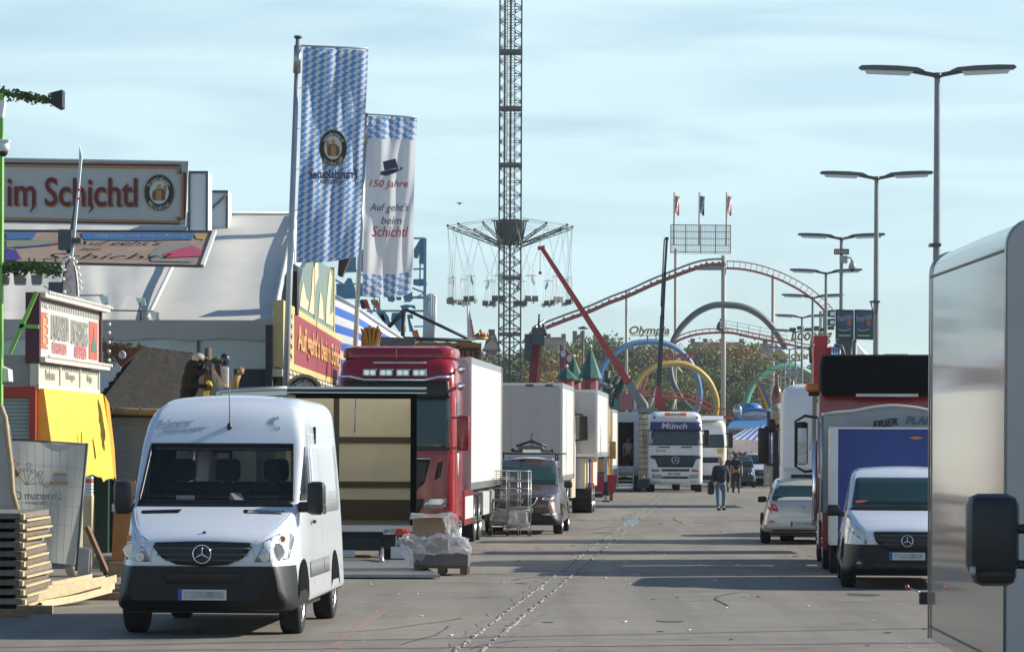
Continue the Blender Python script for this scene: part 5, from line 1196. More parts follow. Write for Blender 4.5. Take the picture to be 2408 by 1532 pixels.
# tall thin board seen edge-on and the bulb arch
t=thing('edge_board','tall narrow white board seen edge on in front of the lettered board','board',tuple(P(163,610,61)),0)
b=mb(M('bluewhite_edge',(.55,.62,.66),.5,var=.1)).prism([P(184,346,61),P(190,372,61),P(174,560,61),P(168,612,61),P(161,612,61),P(168,560,61),P(180,440,61)],(0,.1,0)); b.done('board',parent=t,world=True)
b=mb(DGREY).rod(P(179,470,61.1),P(158,600,61.1),.035); b.box(P(153,568,61),(.24,.3,.36)); b.box(P(178,570,61),(.18,.2,.10)); b.box(P(130,682,61),(.24,.2,.22)); b.tube([P(100,676,61),P(118,686,61),P(108,700,61)],.012,4); b.done('bracket',parent=t,world=True)
b=mb(REDL)
for y in(450,471): b.rod(P(180,y,60.95),P(187,y,60.95),.022)
b.done('clamp',parent=t,world=True)
t=thing('bulb_arch','narrow white pointed arch with round bulbs along its edge above the booth sign','sign',tuple(P(160,700,60.5)),0)
out_=[(143,700),(145,672),(149,645),(155,624),(162,614),(170,618),(177,640),(181,668),(183,700)]
b=mb(M('arch_white',(.60,.57,.55),.5,var=.15,vs=5)).prism([P(x,y,60.5) for x,y in out_],(0,.12,0)); b.done('arch_board',parent=t,world=True)
mb(M('arch_purple',(.10,.03,.05),.6)).tube([P(x,y,60.45) for x,y in out_[:5]],.02,4).tube([P(x,y,60.45) for x,y in((173,628),(178,660),(180,700))],.014,4).done('arch_edge',parent=t,world=True)
BULB=M('glass_bulb',(.85,.85,.80),.15,coat=.8)
mb(M('arch_scroll',(.30,.14,.16),.6)).tube([P(160+6*math.sin(a*.7),695-a*4,60.44) for a in range(12)],.008,4).done('scrollwork',parent=t,world=True)
def bulb_at(p,parent,me=[None]):
    if me[0] is None:
        b=mb(BULB).sph((0,0,0),.034,6); o=b.done('bulb'); me[0]=o.data; bpy.data.objects.remove(o)
    o=bpy.data.objects.new('bulb',me[0]); col.objects.link(o); o.parent=parent; o.location=wm(parent).inverted()@p
for x,y in((147,622),(154,614),(162,610),(170,612),(177,620),(182,634),(185,650),(187,666),(188,682),(150,640),(147,660),(150,690)): bulb_at(P(x,y,60.4),t)
# ---------------- ticket booth with bulb sign and yellow cloth ----------------
A=Vector((PX(90,58),58,0)); B_=Vector((PX(231,64.3),64.3,0)); D=(B_-A); LB=D.length; D.normalize(); NB_=Vector((D.y,-D.x,0)); ang=math.degrees(math.atan2(D.y,D.x))
t=thing('ticket_booth','fairground ticket booth with a bulb framed sign and bright yellow cloth over its counter','booth',(A.x,A.y,0),ang)
# local: x along the lit side, -y outward
GW=M('sign_greenwhite',(.50,.52,.47),.5,var=.05); CW=M('sign_cream',(.60,.56,.42),.5); OCH=M('cloth_yellow',(.74,.46,.06),.75,var=.05,vs=2,bump=.4,bs=3)
mb(GW).bb(0,LB,0,.15,3.54,4.62).done('sign_panel',parent=t)
b=mb(M('sign_maroon',(.09,.02,.03),.5)).bb(-.16,-.01,-.04,.2,3.45,4.66); b.bb(LB,LB+.12,-.05,.2,3.5,4.6); b.bb(0,LB,-.02,-.002,4.52,4.57); b.done('sign_edge',parent=t)
b=mb(M('bulb_strip',(.75,.68,.60),.5)).bb(-.1,LB+.5,-.14,-.02,4.58,4.67,bev=.01); b.bb(-.1,LB+.5,-.14,-.02,3.48,3.57,bev=.01); b.done('bulb_rail',parent=t)
b=mb(M('sign_slot',(.30,.32,.28),.6))
for k in range(34): b.bb(.1+k*.185,.16+k*.185,-.012,-.002,4.42,4.51); b.bb(.1+k*.185,.16+k*.185,-.015,-.004,3.38,3.46)
b.done('slot_row',parent=t)
for k in range(30):
    bulb_at(wm(t)@Vector((k*.23,-.18,4.66)),t); bulb_at(wm(t)@Vector((k*.23,-.18,3.57)),t)
for z in(3.75,3.92,4.09,4.26,4.42): bulb_at(wm(t)@Vector((.15,-.10,z)),t)
for z in(3.68,3.85,4.02,4.2,4.36): bulb_at(wm(t)@Vector((LB+.5,-.12,z)),t)
b=mb(M('sign_red',(.50,.10,.07),.5,var=.2,vs=3)).bb(.10,.85,-.012,-.002,3.72,4.34); b.bb(LB-1.15,LB-.2,-.012,-.002,3.66,4.36); b.done('picture_field',parent=t)
mb(M('sign_amber',(.60,.32,.08),.5)).bb(.3,.6,-.02,-.012,3.8,4.25).done('lantern_picture',parent=t)
mb(M('sign_fir',(.07,.16,.12),.6)).prism([(LB-.95,-.02,3.80),(LB-.35,-.02,3.80),(LB-.42,-.02,3.98),(LB-.6,-.02,4.05),(LB-.66,-.02,4.26),(LB-.74,-.02,4.04),(LB-.9,-.02,3.95)],(0,.008,0)).done('fir_picture',parent=t)
SL=M('sign_letter_grey',(.30,.29,.28),.6); SR=M('sign_letter_red',(.55,.20,.21),.6)
txt('UNIVERSUM',t,SL,(2.0,-.016,4.12),1.75,.44,bold=-.005,depth=.01); txt('UNTERWEGS',t,SL,(4.05,-.016,4.10),1.8,.44,bold=-.005,depth=.01)
txt('FÜHRUNGEN',t,SR,(1.95,-.016,3.78),1.4,.24,depth=.01,bold=.01); txt('ANDENKEN',t,SR,(4.15,-.016,3.76),1.3,.24,depth=.01,bold=.01)
b=mb(CW).bb(-.15,LB-.05,.0,.12,3.06,3.46); b.done('price_board',parent=t)
b=mb(PLATEW)
for xx in(-.15,2.0,4.1,LB-.10): b.bb(xx,xx+.08,-.03,-.004,3.06,3.46)
b.bb(-.15,LB-.02,-.035,-.004,3.02,3.10); b.done('price_frame',parent=t)
for sn,xx in(('Postkarten',1.05),('Führungen',3.1),('Krüge',5.2)): txt(sn,t,SL,(xx,-.015,3.28),.9 if sn!='Krüge' else .55,.17,depth=.01,bold=.01)
b=mb(OCH); k=26; top=[];bot=[]
for i in range(k+1):
    xx=-.05+(LB-.05)*i/k; top.append(b.v((xx,-.10,3.03))); bot.append((xx,-.22-.018*math.sin(i*1.3)))
mid=[b.v((x_,y_,2.2)) for x_,y_ in bot]; lo=[b.v((x_,y_-.08,1.50-.03*math.sin(i*.7)-(.09 if i>20 else 0))) for i,(x_,y_) in enumerate(bot)]
for i in range(k): b.f([top[i],top[i+1],mid[i+1],mid[i]],True); b.f([mid[i],mid[i+1],lo[i+1],lo[i]],True)
b.f([b.v((-.05,-.1,3.03)),b.v((-.05,-.22,2.2)),b.v((-.05,-.30,1.58)),b.v((-.05,.3,1.6)),b.v((-.05,.1,3.03))])
b.done('counter_cloth',parent=t,sharp=60)
b=mb(M('cloth_orange',(.75,.30,.02),.7)).prism([(LB-.1,-.14,3.0),(LB+.03,-.2,2.85),(LB+.06,-.30,2.0),(LB+.02,-.34,1.42),(LB-.1,-.3,1.5)],(.04,.05,0)); b.done('cloth_edge',parent=t)
mb(M('seam_brown',(.35,.2,.03),.7)).bb(2.55,2.60,-.315,-.30,1.6,2.3).done('cloth_seam',parent=t)
b=mb(M('booth_wall',(.30,.27,.22),.7)).bb(.05,LB-.2,.25,2.2,0,3.0); b.bb(0,LB,.15,2.2,3.46,3.54); b.done('counter_wall',parent=t)
# booth front facing the camera: canvas, red frame, shutter
CV=M('canvas_grey',(.30,.29,.26),.75,var=.1,vs=3); inv=lambda o:o
b=mb(CV).prism([P(-60,836,57.9),P(84,840,57.9),P(84,912,57.9),P(-60,908,57.9)],(0,.08,0)); b.done('front_canvas',parent=t,world=True)
RF=M('frame_red',(.40,.035,.02),.5,var=.1)
b=mb(RF).bb(PX(-60,57.8),PX(84,57.8),57.75,57.95,PZ(938,57.8),PZ(912,57.8)); b.bb(PX(70,57.8),PX(84,57.8),57.74,57.96,.05,PZ(938,57.8)); b.done('red_frame',parent=t,world=True)
def shutter(x0,x1,y0,y1,Y,parent,mat,n):
    b=mb(mat); z0,z1=PZ(y1,Y),PZ(y0,Y); h=(z1-z0)/n; xa,xb=PX(x0,Y),PX(x1,Y)
    for i in range(n): b.prism([(xa,Y,z0+i*h),(xa,Y-.018,z0+i*h+.2*h),(xa,Y-.018,z0+i*h+.75*h),(xa,Y,z0+i*h+h*.98)],(xb-xa,0,0))
    b.prism([(xa,Y+.004,z0),(xa,Y+.02,z0),(xa,Y+.02,z1),(xa,Y+.004,z1)],(xb-xa,0,0)); return b.done('roller_shutter',parent=parent,world=True)
SH=M('shutter_grey',(.34,.35,.34),.5,var=.05)
shutter(-60,70,938,1240,57.85,t,SH,34)
mb(PLATEW).prism([P(-5,862,56),P(18,872,56),P(20,900,56),P(-5,903,56)],(0,.5,0)).done('small_sign',parent=t,world=True)
# clip-on spot lamps on a thin wire line
for i,(x,y,a,l) in enumerate(((242,709,(127,700),'silver clip lamp at the end of the dark rod beside the booth sign'),(361,746,(245,733),'small silver lamp on the wire in front of the marquee eave'),(328,714,(330,757),'boxy silver lamp on a short stem at the marquee eave'))):
    t=thing('clip_lamp',l,'lamp',tuple(P(x,y,68)),0); b=mb(DGREY).tube([P(*a,68),P(x,y-12 if i<2 else y,68)],.014,5); b.done('rod',parent=t,world=True)
    b=mb(ALU).prism([P(x-11,y-11,68),P(x+9,y-10,68),P(x+12,y+6,68),P(x-2,y+12,68)],(0,.22,0)); b.use(LENS).box(P(x+8,y,67.9),(.05,.1,.14)); b.done('shade',parent=t,world=True)
# ---------------- thatched hut ----------------
t=thing('thatched_hut','dark thatched hut with a wooden eye gable and closed grey shutter','hut',(-6.7,66,0),0)
TH=M('thatch',(.036,.030,.023),.95,var=.25,vs=5,bump=1,bs=9)
def hp(x,y,Yd): return P(x,y,Yd)
b=mb(TH); rows=9; G=[]
topl,topr=(333,818),(452,832); botl,botr=(226,958),(560,975)
for j in range(rows+1):
    v=j/rows; row=[]
    for i in range(21):
        u=i/20; xa=topl[0]+(botl[0]-topl[0])*v; xb=topr[0]+(botr[0]-topr[0])*v; ya=topl[1]+(botl[1]-topl[1])*v; yb=topr[1]+(botr[1]-topr[1])*v
        q=P(xa+(xb-xa)*u,ya+(yb-ya)*u,68.5-3.0*v); q+=Vector((rnd.gauss(0,.01),rnd.gauss(0,.008)+.05*math.sin(v*3.14),rnd.gauss(0,.006))); row.append(b.v(q))
    G.append(row)
for j in range(rows):
    for i in range(20): b.f([G[j][i],G[j][i+1],G[j+1][i+1],G[j+1][i]],True)
b.f([G[0][0],G[0][-1],b.v(P(470,960,72)),b.v(P(226,955,72))])
for i in range(0):
    u=rnd.random(); v=rnd.random()**.7; xa=topl[0]+(botl[0]-topl[0])*v; xb=topr[0]+(botr[0]-topr[0])*v; y=topl[1]+(botl[1]-topl[1])*v+12*u
    c=P(xa+(xb-xa)*u,y,68.4-3.0*v); b.quad(c,c+Vector((.02,0,0)),c+Vector((.03+rnd.gauss(0,.03),-.30,-.10)),c+Vector((rnd.gauss(0,.03),-.30,-.10)))
for i in range(120):
    v=rnd.random(); x=topl[0]+(botl[0]-topl[0])*v; y=topl[1]+(botl[1]-topl[1])*v; c=P(x,y,68.5-3*v); b.quad(c,c+Vector((.02,0,0)),c+Vector((-.12+rnd.gauss(0,.03),0,-.1)),c+Vector((-.14,0,-.12+rnd.gauss(0,.04))))
b.done('thatch_roof',parent=t,world=True,fixn=False)
b=mb(M('gable_wood',(.17,.065,.03),.7,var=.3,vs=8)).prism([P(240,811,66.2),P(334,821,66.2),P(284,866,66.2)],(0,.12,0)); g=b.done('gable',parent=t,world=True)
b=mb(PLATEW).tube([P(286.5+6.5*math.cos(a*.524),837.6+7.5*math.sin(a*.524),66.12) for a in range(12)],.022,6,closed=True); b.use(STEEL).ell(P(286.5,837.6,66.15),.035,.04,(0,.02,0),12); b.done('eye_ring',parent=g,world=True)
b=mb(M('straw',(.22,.16,.08),.9,var=.4,vs=8))
for i in range(160):
    k=rnd.random(); c=P(238+20*k+rnd.gauss(0,3),808+50*k+rnd.gauss(0,3),66.1) if i%3 else P(240+90*k,810+9*k+rnd.gauss(0,2),66.1); b.quad(c,c+Vector((.012,0,0)),c+Vector((rnd.gauss(0,.07),-.02,rnd.gauss(.0,.06))),c+Vector((rnd.gauss(0,.07),-.02,.02)))
b.done('straw_fringe',parent=g,world=True,fixn=False)
b=mb(M('bamboo',(.26,.19,.11),.6,var=.3,vs=10)).tube([P(228,965,65.3),P(300,970,65.3),P(400,972,65.3),P(520,976,65.3)],.075,8)
for x in(262,330,400): b.tube([P(x+3*math.cos(a),968+9*math.sin(a),65.2) for a in(0,1.57,3.14,4.7)],.02,4,closed=True)
b.done('log_beam',parent=t,world=True)
b=mb(M('hut_wood',(.06,.04,.025),.8,var=.3,vs=5)).bb(PX(228,66),PX(241,66),65.9,66.3,0,PZ(980,66)); b.bb(PX(241,66),PX(540,66),65.95,66.2,PZ(985,66),PZ(955,66)); b.bb(PX(385,66),PX(560,66),66,69,0,PZ(960,66)); b.bb(PX(228,66),PX(241,66),66.3,69,0,PZ(960,66)); b.bb(PX(241,66),PX(385,66),66.05,66.2,0,PZ(1133,66)); b.done('wall',parent=t,world=True)
shutter(241,385,983,1133,66.0,t,SH,26)
# figures on the hut roof
FUR=M('black_fur',(.006,.006,.007),.85,bump=.8,bs=30)
t=thing('ape_figure','black ape decoration figure clinging to a wooden post on the hut roof','figure',tuple(P(452,935,64)),0)
b=mb(FUR)
for (x,y,rx,rz) in((446,905,.17,.28),(452,875,.16,.22),(462,858,.13,.14),(470,848,.10,.10),(438,925,.13,.16),(466,862,.09,.08)): b.sph(P(x,y,64),1,8,(rx,.16,rz))
b.tube([P(455,870,63.9),P(470,880,63.85),P(488,868,63.8)],[.07,.06,.045],8); b.tube([P(440,905,63.9),P(462,908,63.85),P(486,912,63.8)],[.06,.05,.04],8); b.tube([P(442,925,63.9),P(430,935,63.85),P(440,945,63.8)],[.09,.07,.05],8); b.done('body',parent=t,world=True)
b=mb(M('hat_straw',(.40,.37,.30),.8)); b.sph(P(466,844,63.95),.13,8,(1,.9,.8)); b.prism([P(456,846,63.9),P(487,841,63.9),P(487,845,63.9),P(458,850,63.9)],(0,.12,0)); b.done('hat',parent=t,world=True)
b=mb(M('banana_yellow',(.60,.48,.06),.6)).tube([P(484,900,63.8),P(492,903,63.8),P(498,910,63.8)],[.03,.04,.02],6); b.done('banana',parent=t,world=True)
t=thing('wooden_post','weathered wooden post beside the black ape on the hut roof','post',tuple(P(488,935,64)),0)
b=mb(M('log_brown',(.13,.09,.06),.8,var=.4,vs=9)).tube([P(487,940,64),P(489,880,64),P(488,820,64)],[.075,.07,.068],9); b.use(MATS['plain_wood']).prism([P(495,870,63.9),P(502,868,63.9),P(530,912,63.9),P(520,915,63.9)],(0,.06,0)); b.use(MATS['sign_maroon']).prism([P(503,855,64.1),P(516,850,64.1),P(520,905,64.1),P(508,900,64.1)],(0,.06,0)); b.done('post',parent=t,world=True)
mb(M('banana_yellow')).prism([P(478,922,63.8),P(492,920,63.8),P(490,934,63.8),P(477,934,63.8)],(0,.1,0)).done('yellow_bag',parent=t,world=True)
t=thing('round_lamp','shiny black ball on a white coiled stem on the hut roof','figure',tuple(P(527,912,64)),0)
b=mb(M('black_gloss',(.01,.01,.02),.1,coat=1)).sph(P(527,848,64),.115,10,(.85,.85,1.1)); b.done('ball',parent=t,world=True)
b=mb(PLATEW)
for k in range(9): b.tube([P(529+7*math.cos(a*.785),868+k*5.2+1.5*math.sin(a*.785),64-.05*math.sin(a*.785)) for a in range(8)],.018,4,closed=True)
b.use(DGREY).rod(P(527,866,64),P(530,915,64),.03); b.use(MATS['ivy_leaf']).sph(P(508,850,64.2),.07,6,(1.6,1,1)); b.done('coil_stem',parent=t,world=True)
t=thing('fist_figure','tan raised forearm with a fist behind the white van roof','figure',tuple(P(552,915,63)),0)
b=mb(M('tan_arm',(.30,.19,.07),.7)).tube([P(548,918,63),P(553,895,63),P(561,882,63)],[.085,.075,.05],9); b.sph(P(565,875,63),.065,8,(1,1,1.1)); b.sph(P(569,868,63),.025,6).sph(P(564,867,63),.025,6).sph(P(560,869,63),.025,6).sph(P(572,872,63),.022,6); b.done('arm',parent=t,world=True)
# silver edged trailer roof behind the van
t=thing('catering_trailer','low olive trailer with a silver roof edge behind the white van','trailer',(PX(595,49),49,0),0)
b=mb(M('olive_gloss',(.10,.12,.04),.2,coat=.8,var=.4,vs=1.5)).prism([P(512,932,49),P(672,926,49),P(672,1240,49),P(512,1240,49)],(0,2.2,0)); b.done('body',parent=t,world=True)
b=mb(ALU).tube([P(513,938,48.95),P(513,926,48.95),P(518,921,48.95),P(595,917,48.95),P(674,914,48.95)],.035,8); b.prism([P(513,921,48.97),P(673,914,48.97),P(673,930,48.97),P(513,937,48.97)],(0,.03,0)); b.done('roof_edge',parent=t,world=True)
wheel(t,.5,.6,.33,.2,1); wheel(t,-.45,.6,.33,.2,-1)
# ---------------- yard clutter on the left ----------------
t=thing('site_fence','site fence panel covered with white mesh sheet showing a mirrored ferris wheel drawing','fence',(PX(100,53),53,0),0)
def fq(x,y): 
    return P(x,y,53+ (1331-y)/300*.25)
MS=M('mesh_sheet',(.62,.61,.55),.8,var=.04,vs=3,bump=.3,bs=3)
n_=MS.node_tree; tb=n_.nodes.new('ShaderNodeBsdfTranslucent'); tb.inputs[0].default_value=(.62,.61,.55,1); ms=n_.nodes.new('ShaderNodeMixShader'); ms.inputs[0].default_value=.5
n_.links.new(n_.nodes['Principled BSDF'].outputs[0],ms.inputs[1]); n_.links.new(tb.outputs[0],ms.inputs[2]); n_.links.new(ms.outputs[0],n_.nodes['Material Output'].inputs[0])
b=mb(MS); G=[]
for j in range(13):
    v=j/12; row=[]
    for i in range(13):
        u=i/12; x=(23+(202-23)*u)*(1-v)+(45+(179-45)*u)*v; y=(1037+(1048-1037)*u)*(1-v)+(1320+(1331-1320)*u)*v
        q=fq(x,y); q.y+=.03*math.sin(u*7+v*4); row.append(b.v(q))
    G.append(row)
for j in range(12):
    for i in range(12): b.f([G[j][i],G[j][i+1],G[j+1][i+1],G[j+1][i]],True)
b.done('mesh_sheet',parent=t,world=True)
b=mb(STEEL).tube([fq(21,1034),fq(44,1334)],.02,6); b.use(DGREY).tube([fq(205,1045),fq(180,1345)],.022,6); b.tube([fq(21,1037),fq(205,1047)],.014,6); b.tube([fq(44,1322),fq(181,1333)],.014,6); b.done('frame',parent=t,world=True)
WR=M('wire_shadow_grey',(.36,.35,.31),.7); b=mb(WR); o=Vector((0,-.045,0))  # plain grey wires of the fence grid
for k in range(1,9): 
    u=k/9; b.rod(fq(23+179*u,1037+11*u)+o,fq(45+134*u,1320+11*u)+o,.004,4)
for v in(.2,.36,.52,.68): b.rod(fq(23+22*v,1037+283*v)+o,fq(202-23*v,1048+283*v)+o,.004,4)
b.done('wire_mesh',parent=t,world=True)
PG=M('print_grey',(.24,.24,.23),.8); b=mb(PG); o=Vector((0,-.05,0)); cx,cy=63,1143
for r in(38,33): b.tube([fq(cx+r*math.cos(R(a)),cy-r*math.sin(R(a)))+o for a in range(0,151,10)],.007,4)
for a in(10,40,70,100,130): b.rod(fq(cx,cy)+o,fq(cx+36*math.cos(R(a)),cy-36*math.sin(R(a)))+o,.006,4)
for x,y in((38,1095),(69,1097),(96,1116),(110,1144)): b.tube([fq(x+5*math.cos(a*.785),y+5*math.sin(a*.785))+o for a in range(8)],.007,4,closed=True)
b.done('wheel_drawing',parent=t,world=True)
ptxt('Universum C',t,PG,36,146,1158,1178,53.1,.10,mirror=True,shear=.3,bold=.01); ptxt('Führungen b',t,PG,60,112,1181,1190,53.1,.10,mirror=True,bold=.01); ptxt('Tel',t,PG,105,122,1256,1264,53.05,.09,mirror=True)
b=mb(M('tape_tan',(.50,.30,.12),.6)); 
for x0,x1,y0,y1 in((127,156,1115,1122),(117,161,1135,1143)): b.prism([fq(x0,y0)+o,fq(x1,y0)+o,fq(x1,y1)+o,fq(x0,y1)+o],(0,.006,0))
b.done('tape_strip',parent=t,world=True); mb(M('paper_grey',(.42,.43,.46),.7)).prism([fq(125,1122)+o,fq(157,1123)+o,fq(157,1135)+o,fq(125,1134)+o],(0,.006,0)).done('paper_note',parent=t,world=True)
t=thing('fence_foot','round pale concrete weight at the foot of the sheeted fence','concrete weight',(PX(171,53.4),53.3,.12),0); mb(M('concrete_pinkish',(.36,.29,.24),.8,var=.25,vs=8)).sph((0,0,0),.095,8,(1,.8,1.1)).done('weight',parent=t)
def clut(name,label,cat,mat,pts,Y,d,pn='panel',grp=None):
    t=thing(name,label,cat,(PX(pts[0][0],Y),Y,0),0); mb(mat).prism([P(x,y,Y) for x,y in pts],(0,d,0)).done(pn,parent=t,world=True); return t
clut('white_crate','small white cabinet standing behind the concrete weight','crate',M('crate_white',(.42,.41,.44),.6,var=.1),[(184,1290),(212,1294),(208,1357),(183,1355)],53.6,.3,'body')
clut('leaning_board','dark brown board leaning beside the white cabinet','board',WOODD,[(199,1243),(206,1240),(256,1352),(246,1357)],53.9,.3,'board')
t=thing('green_container','dark green metal container standing behind the sheeted fence','container',(PX(235,65.2),65.2,0),0); b=mb(M('container_green',(.015,.055,.04),.5,var=.2,vs=2)).prism([P(205,1046,65.2),P(255,1040,65.2),P(254,1300,65.2),P(205,1300,65.2)],(0,.5,0)); b.done('body',parent=t,world=True); mb(M('rust_edge',(.16,.06,.03),.7)).tube([P(213,1046,65.1),P(255,1040,65.1)],.03,5).done('rim',parent=t,world=True)
t=clut('orange_board','upright ochre board beside the front left wheel of the white van','board',WOODO,[(270,1132),(318,1134),(316,1324),(263,1322)],53.8,.12,'board'); mb(MATS['ornament_tan']).prism([P(285,1135,53.75),P(320,1136,53.75),P(320,1170,53.75),P(285,1172,53.75)],(0,.02,0)).done('paper',parent=t,world=True)
clut('wood_block','pale square wood block under the ochre board','block',M('block_tan',(.30,.20,.10),.7,var=.2,vs=8),[(256,1325),(310,1325),(308,1360),(255,1359)],53.6,.2,'block')
t=thing('stacked_boxes','small stack of white trays beside the yellow cloth edge','trays',(PX(208,57),57,0),0)
for k in range(6):
    mb(PLATEW if k!=4 else MATS['sign_red']).bb(PX(199,57),PX(215,57),57,57.3,PZ(1168,57)+k*.055,PZ(1168,57)+k*.055+.045).done('tray',parent=t,world=True)
mb(WOOD).bb(PX(198,57),PX(216,57),57,57.35,0,PZ(1168,57)).done('base_box',parent=t,world=True)
clut('cardboard_strip','torn brown cardboard sheet sticking up by the left fence post','cardboard',WOODB,[(24,1082),(36,1084),(33,1100),(47,1118),(34,1130),(32,1150),(26,1140)],52.7,.03,'sheet')
t=clut('wrapped_panel','curved foil wrapped panel leaning at the left edge above the timber stack','panel',M('foil_grey',(.28,.28,.28),.22,.5,var=.2,vs=2),[(-60,955),(2,958),(16,1010),(26,1085),(30,1140),(34,1212),(-60,1214)],46,.3,'panel')
mb(M('kraft_edge',(.40,.30,.17),.7,var=.2,vs=6)).tube([P(x,y,45.95) for x,y in((0,957),(12,985),(18,1040),(26,1100),(30,1160),(44,1214))],.035,6).done('padded_edge',parent=t,world=True)
t=clut('yellow_wedge','thin yellow board leaning on the timber stack','board',M('wedge_yellow',(.50,.36,.10),.6),[(60,1215),(64,1210),(93,1352),(78,1345),(66,1300)],50,.05,'board')
clut('leaning_strip','pale thin batten leaning beside the timber stack','batten',WOOD,[(58,1220),(61,1218),(72,1352),(66,1355)],49.6,.05,'batten')
# layered timber stack
for k in range(10):
    Y0=42.4; t=thing('timber_pallet','grey timber frame','timber',(PX(-20,Y0),Y0,.05+k*.118),rnd.uniform(-1.2,1.2),'timber frames stacked at the left edge')
    nth=['lowest','second','third','fourth','fifth','sixth','seventh','eighth','ninth','topmost'][k]
    t['label']='%s grey timber frame in the tall stack at the left edge'%nth
    jx=rnd.uniform(-.03,.03); hx=-PX(-20,Y0)+PX(50,Y0)+jx
    mb(M('wood_grey',(.13,.115,.09),.75,var=.3,vs=8) if k%3 else M('wood_grey_pale',(.17,.155,.13),.75,var=.25,vs=8)).bb(-1.6,hx,0,2.6,.042,.112,bev=.004).done('side_board',parent=t)
    b=mb(WOOD)
    b.bb(hx-.10,hx+.05,.25,2.4,.004,.030); b.bb(-.6,-.46,.25,2.4,.0,.038)
    b.bb(hx+.003,hx+.045,-.03,.10,.035,.10); b.done('spacer_batten',parent=t)
b=None
# long loose planks
PLK=[((48,1395),(215,1368),.09,44.6),((52,1402),(245,1371),.08,44.3),((62,1422),(272,1372),.10,43.6),((95,1418),(268,1388),.09,43.9),((100,1432),(262,1396),.09,43.4),((58,1436),(82,1428),.09,43.3)]
names=['rearmost long pale plank lying on the timber pile','second long pale plank behind the bowed one','bowed pale plank on top of the pile','straight plank under the bowed one','lowest sunlit plank in the front of the pile','short pale offcut at the foot of the timber stack']
for (a,c,h,Yp),l in zip(PLK,names):
    t=thing('timber_plank',l,'plank',tuple(P(*a,Yp)),0,'loose planks beside the timber stack'); A1=P(*a,Yp); B1=P(*c,Yp+1.2)
    mid=(A1+B1)/2-Vector((0,0,.02)); b=mb(M('fresh_wood',(.62,.50,.30),.65,var=.15,vs=9,dirt=.2))
    V=[]
    for p in(A1,mid,B1): V.append([b.v(p+Vector(q)) for q in((0,0,0),(0,.14,0),(0,.14,h),(0,0,h))])
    for X_,Z_ in zip(V,V[1:]):
        for j in range(4): b.f([X_[j],X_[(j+1)%4],Z_[(j+1)%4],Z_[j]])
    b.f(V[0][::-1]); b.f(V[-1]); b.done('plank',parent=t,world=True)
for i,((a,c),Yp,l) in enumerate(((((95,1452),(292,1446)),45.6,'brown beam on the ground behind the pale planks'),(((150,1437),(292,1428)),47.2,'rear brown beam lying on the asphalt beside the van wheel'),(((-60,1466),(66,1462)),41.0,'brown beam on the asphalt below the timber stack'),(((40,1452),(124,1448)),41.9,'short dark beam under the corner of the timber stack'))):
    t=thing('timber_beam',l,'beam',(PX(a[0],Yp),Yp,0),0); x0,x1=PX(a[0],Yp),PX(c[0],Yp); mb(M('beam_brown',(.26,.17,.09),.75,var=.25,vs=8)).bb(x0,x1,Yp,Yp+.12,.0,.10,bev=.005).done('beam',parent=t,world=True)
# ---------------- fairground mid distance, left ----------------
t=thing('striped_tent','blue and white striped tent roof behind the second flagpole','tent',(PX(850,112),112,0),0)
SB=M('stripe_blue',(.06,.16,.50),.7); SW=M('stripe_white',(.62,.62,.60),.7)
edge=[(785,700),(830,722),(880,757),(930,790),(975,822),(1010,850)]
low=[(785,905),(830,905),(880,905),(930,905),(975,905),(1010,905)]
b=mb(SW); n=10
for s_ in range(n):
    b.use(SB if s_%2 else SW); f0,f1=s_/n,(s_+1)/n
    for i in range(5):
        q=[]
        for (k,f) in((i,f0),(i+1,f0),(i+1,f1),(i,f1)):
            e_=edge[k]; q.append(P(e_[0]-70*f*(k/5)*0,e_[1]+(905-e_[1])*f*1.0,112-5*f))
        b.quad(*q)
b.done('roof',parent=t,world=True); mb(SW).tube([P(x,y,112) for x,y in edge],.10,5).done('rope_edge',parent=t,world=True)
t=thing('shingle_roof','dark shingled stall roof beside the chips figure','roof',(PX(905,104),104,0),0)
b=mb(M('dark_shingle',(.05,.055,.06),.8,var=.3,vs=6))
for k in range(5): b.prism([P(848,790+k*10,103.9-k*.1),P(975,796+k*10,103.9-k*.1),P(975,808+k*10,103.8-k*.1),P(848,802+k*10,103.8-k*.1)],(0,.3,0))
b.done('shingles',parent=t,world=True); mb(M('stall_wall',(.15,.12,.09),.8)).bb(PX(850,104.5),PX(973,104.5),104.4,107,0,PZ(835,104.5)).done('wall',parent=t,world=True)
t=thing('chips_figure','large ochre bag of chips figure on the stall roof behind the red cab','figure',tuple(P(870,832,101)),0)
CHP=M('chip_ochre',(.36,.19,.035),.7,var=.2,vs=4)
for i in range(13):
    x=851+i*3.4; y=764+10*abs(math.sin(i*1.9))+(8 if i in(0,12) else 0); mb(CHP).prism([P(x+(i-6)*.5-2.4,y,101-.1*(i%3)),P(x+(i-6)*.5+2.6,y+2,101-.1*(i%3)),P(866+i*.9+3,835,101-.1*(i%3)),P(866+i*.9-3,835,101-.1*(i%3))],(0,.16,0)).done('chip',parent=t,world=True)
mb(CHP).prism([P(x,y,101.1) for x,y in((847,795),(853,778),(862,770),(884,772),(893,785),(892,800),(886,830),(858,830),(851,815))],(0,.2,0)).done('chip_bundle',parent=t,world=True)
mb(M('paper_bag',(.50,.46,.35),.7)).prism([P(x,y,100.6) for x,y in((864,832),(868,818),(889,810),(891,815),(888,845),(864,845))],(0,.3,0)).done('paper_bag',parent=t,world=True)
t=thing('hut_sign','carved brown wooden sign reading Steak Hütte on a black frame','sign',(PX(1048,118),118,0),0)
b=mb(WOODB); pts=[(968,806)]+[(968+8.1*i,805+1.5*math.sin(i*1.7)) for i in range(1,20)]+[(1131,806),(1130,850),(968,850)]
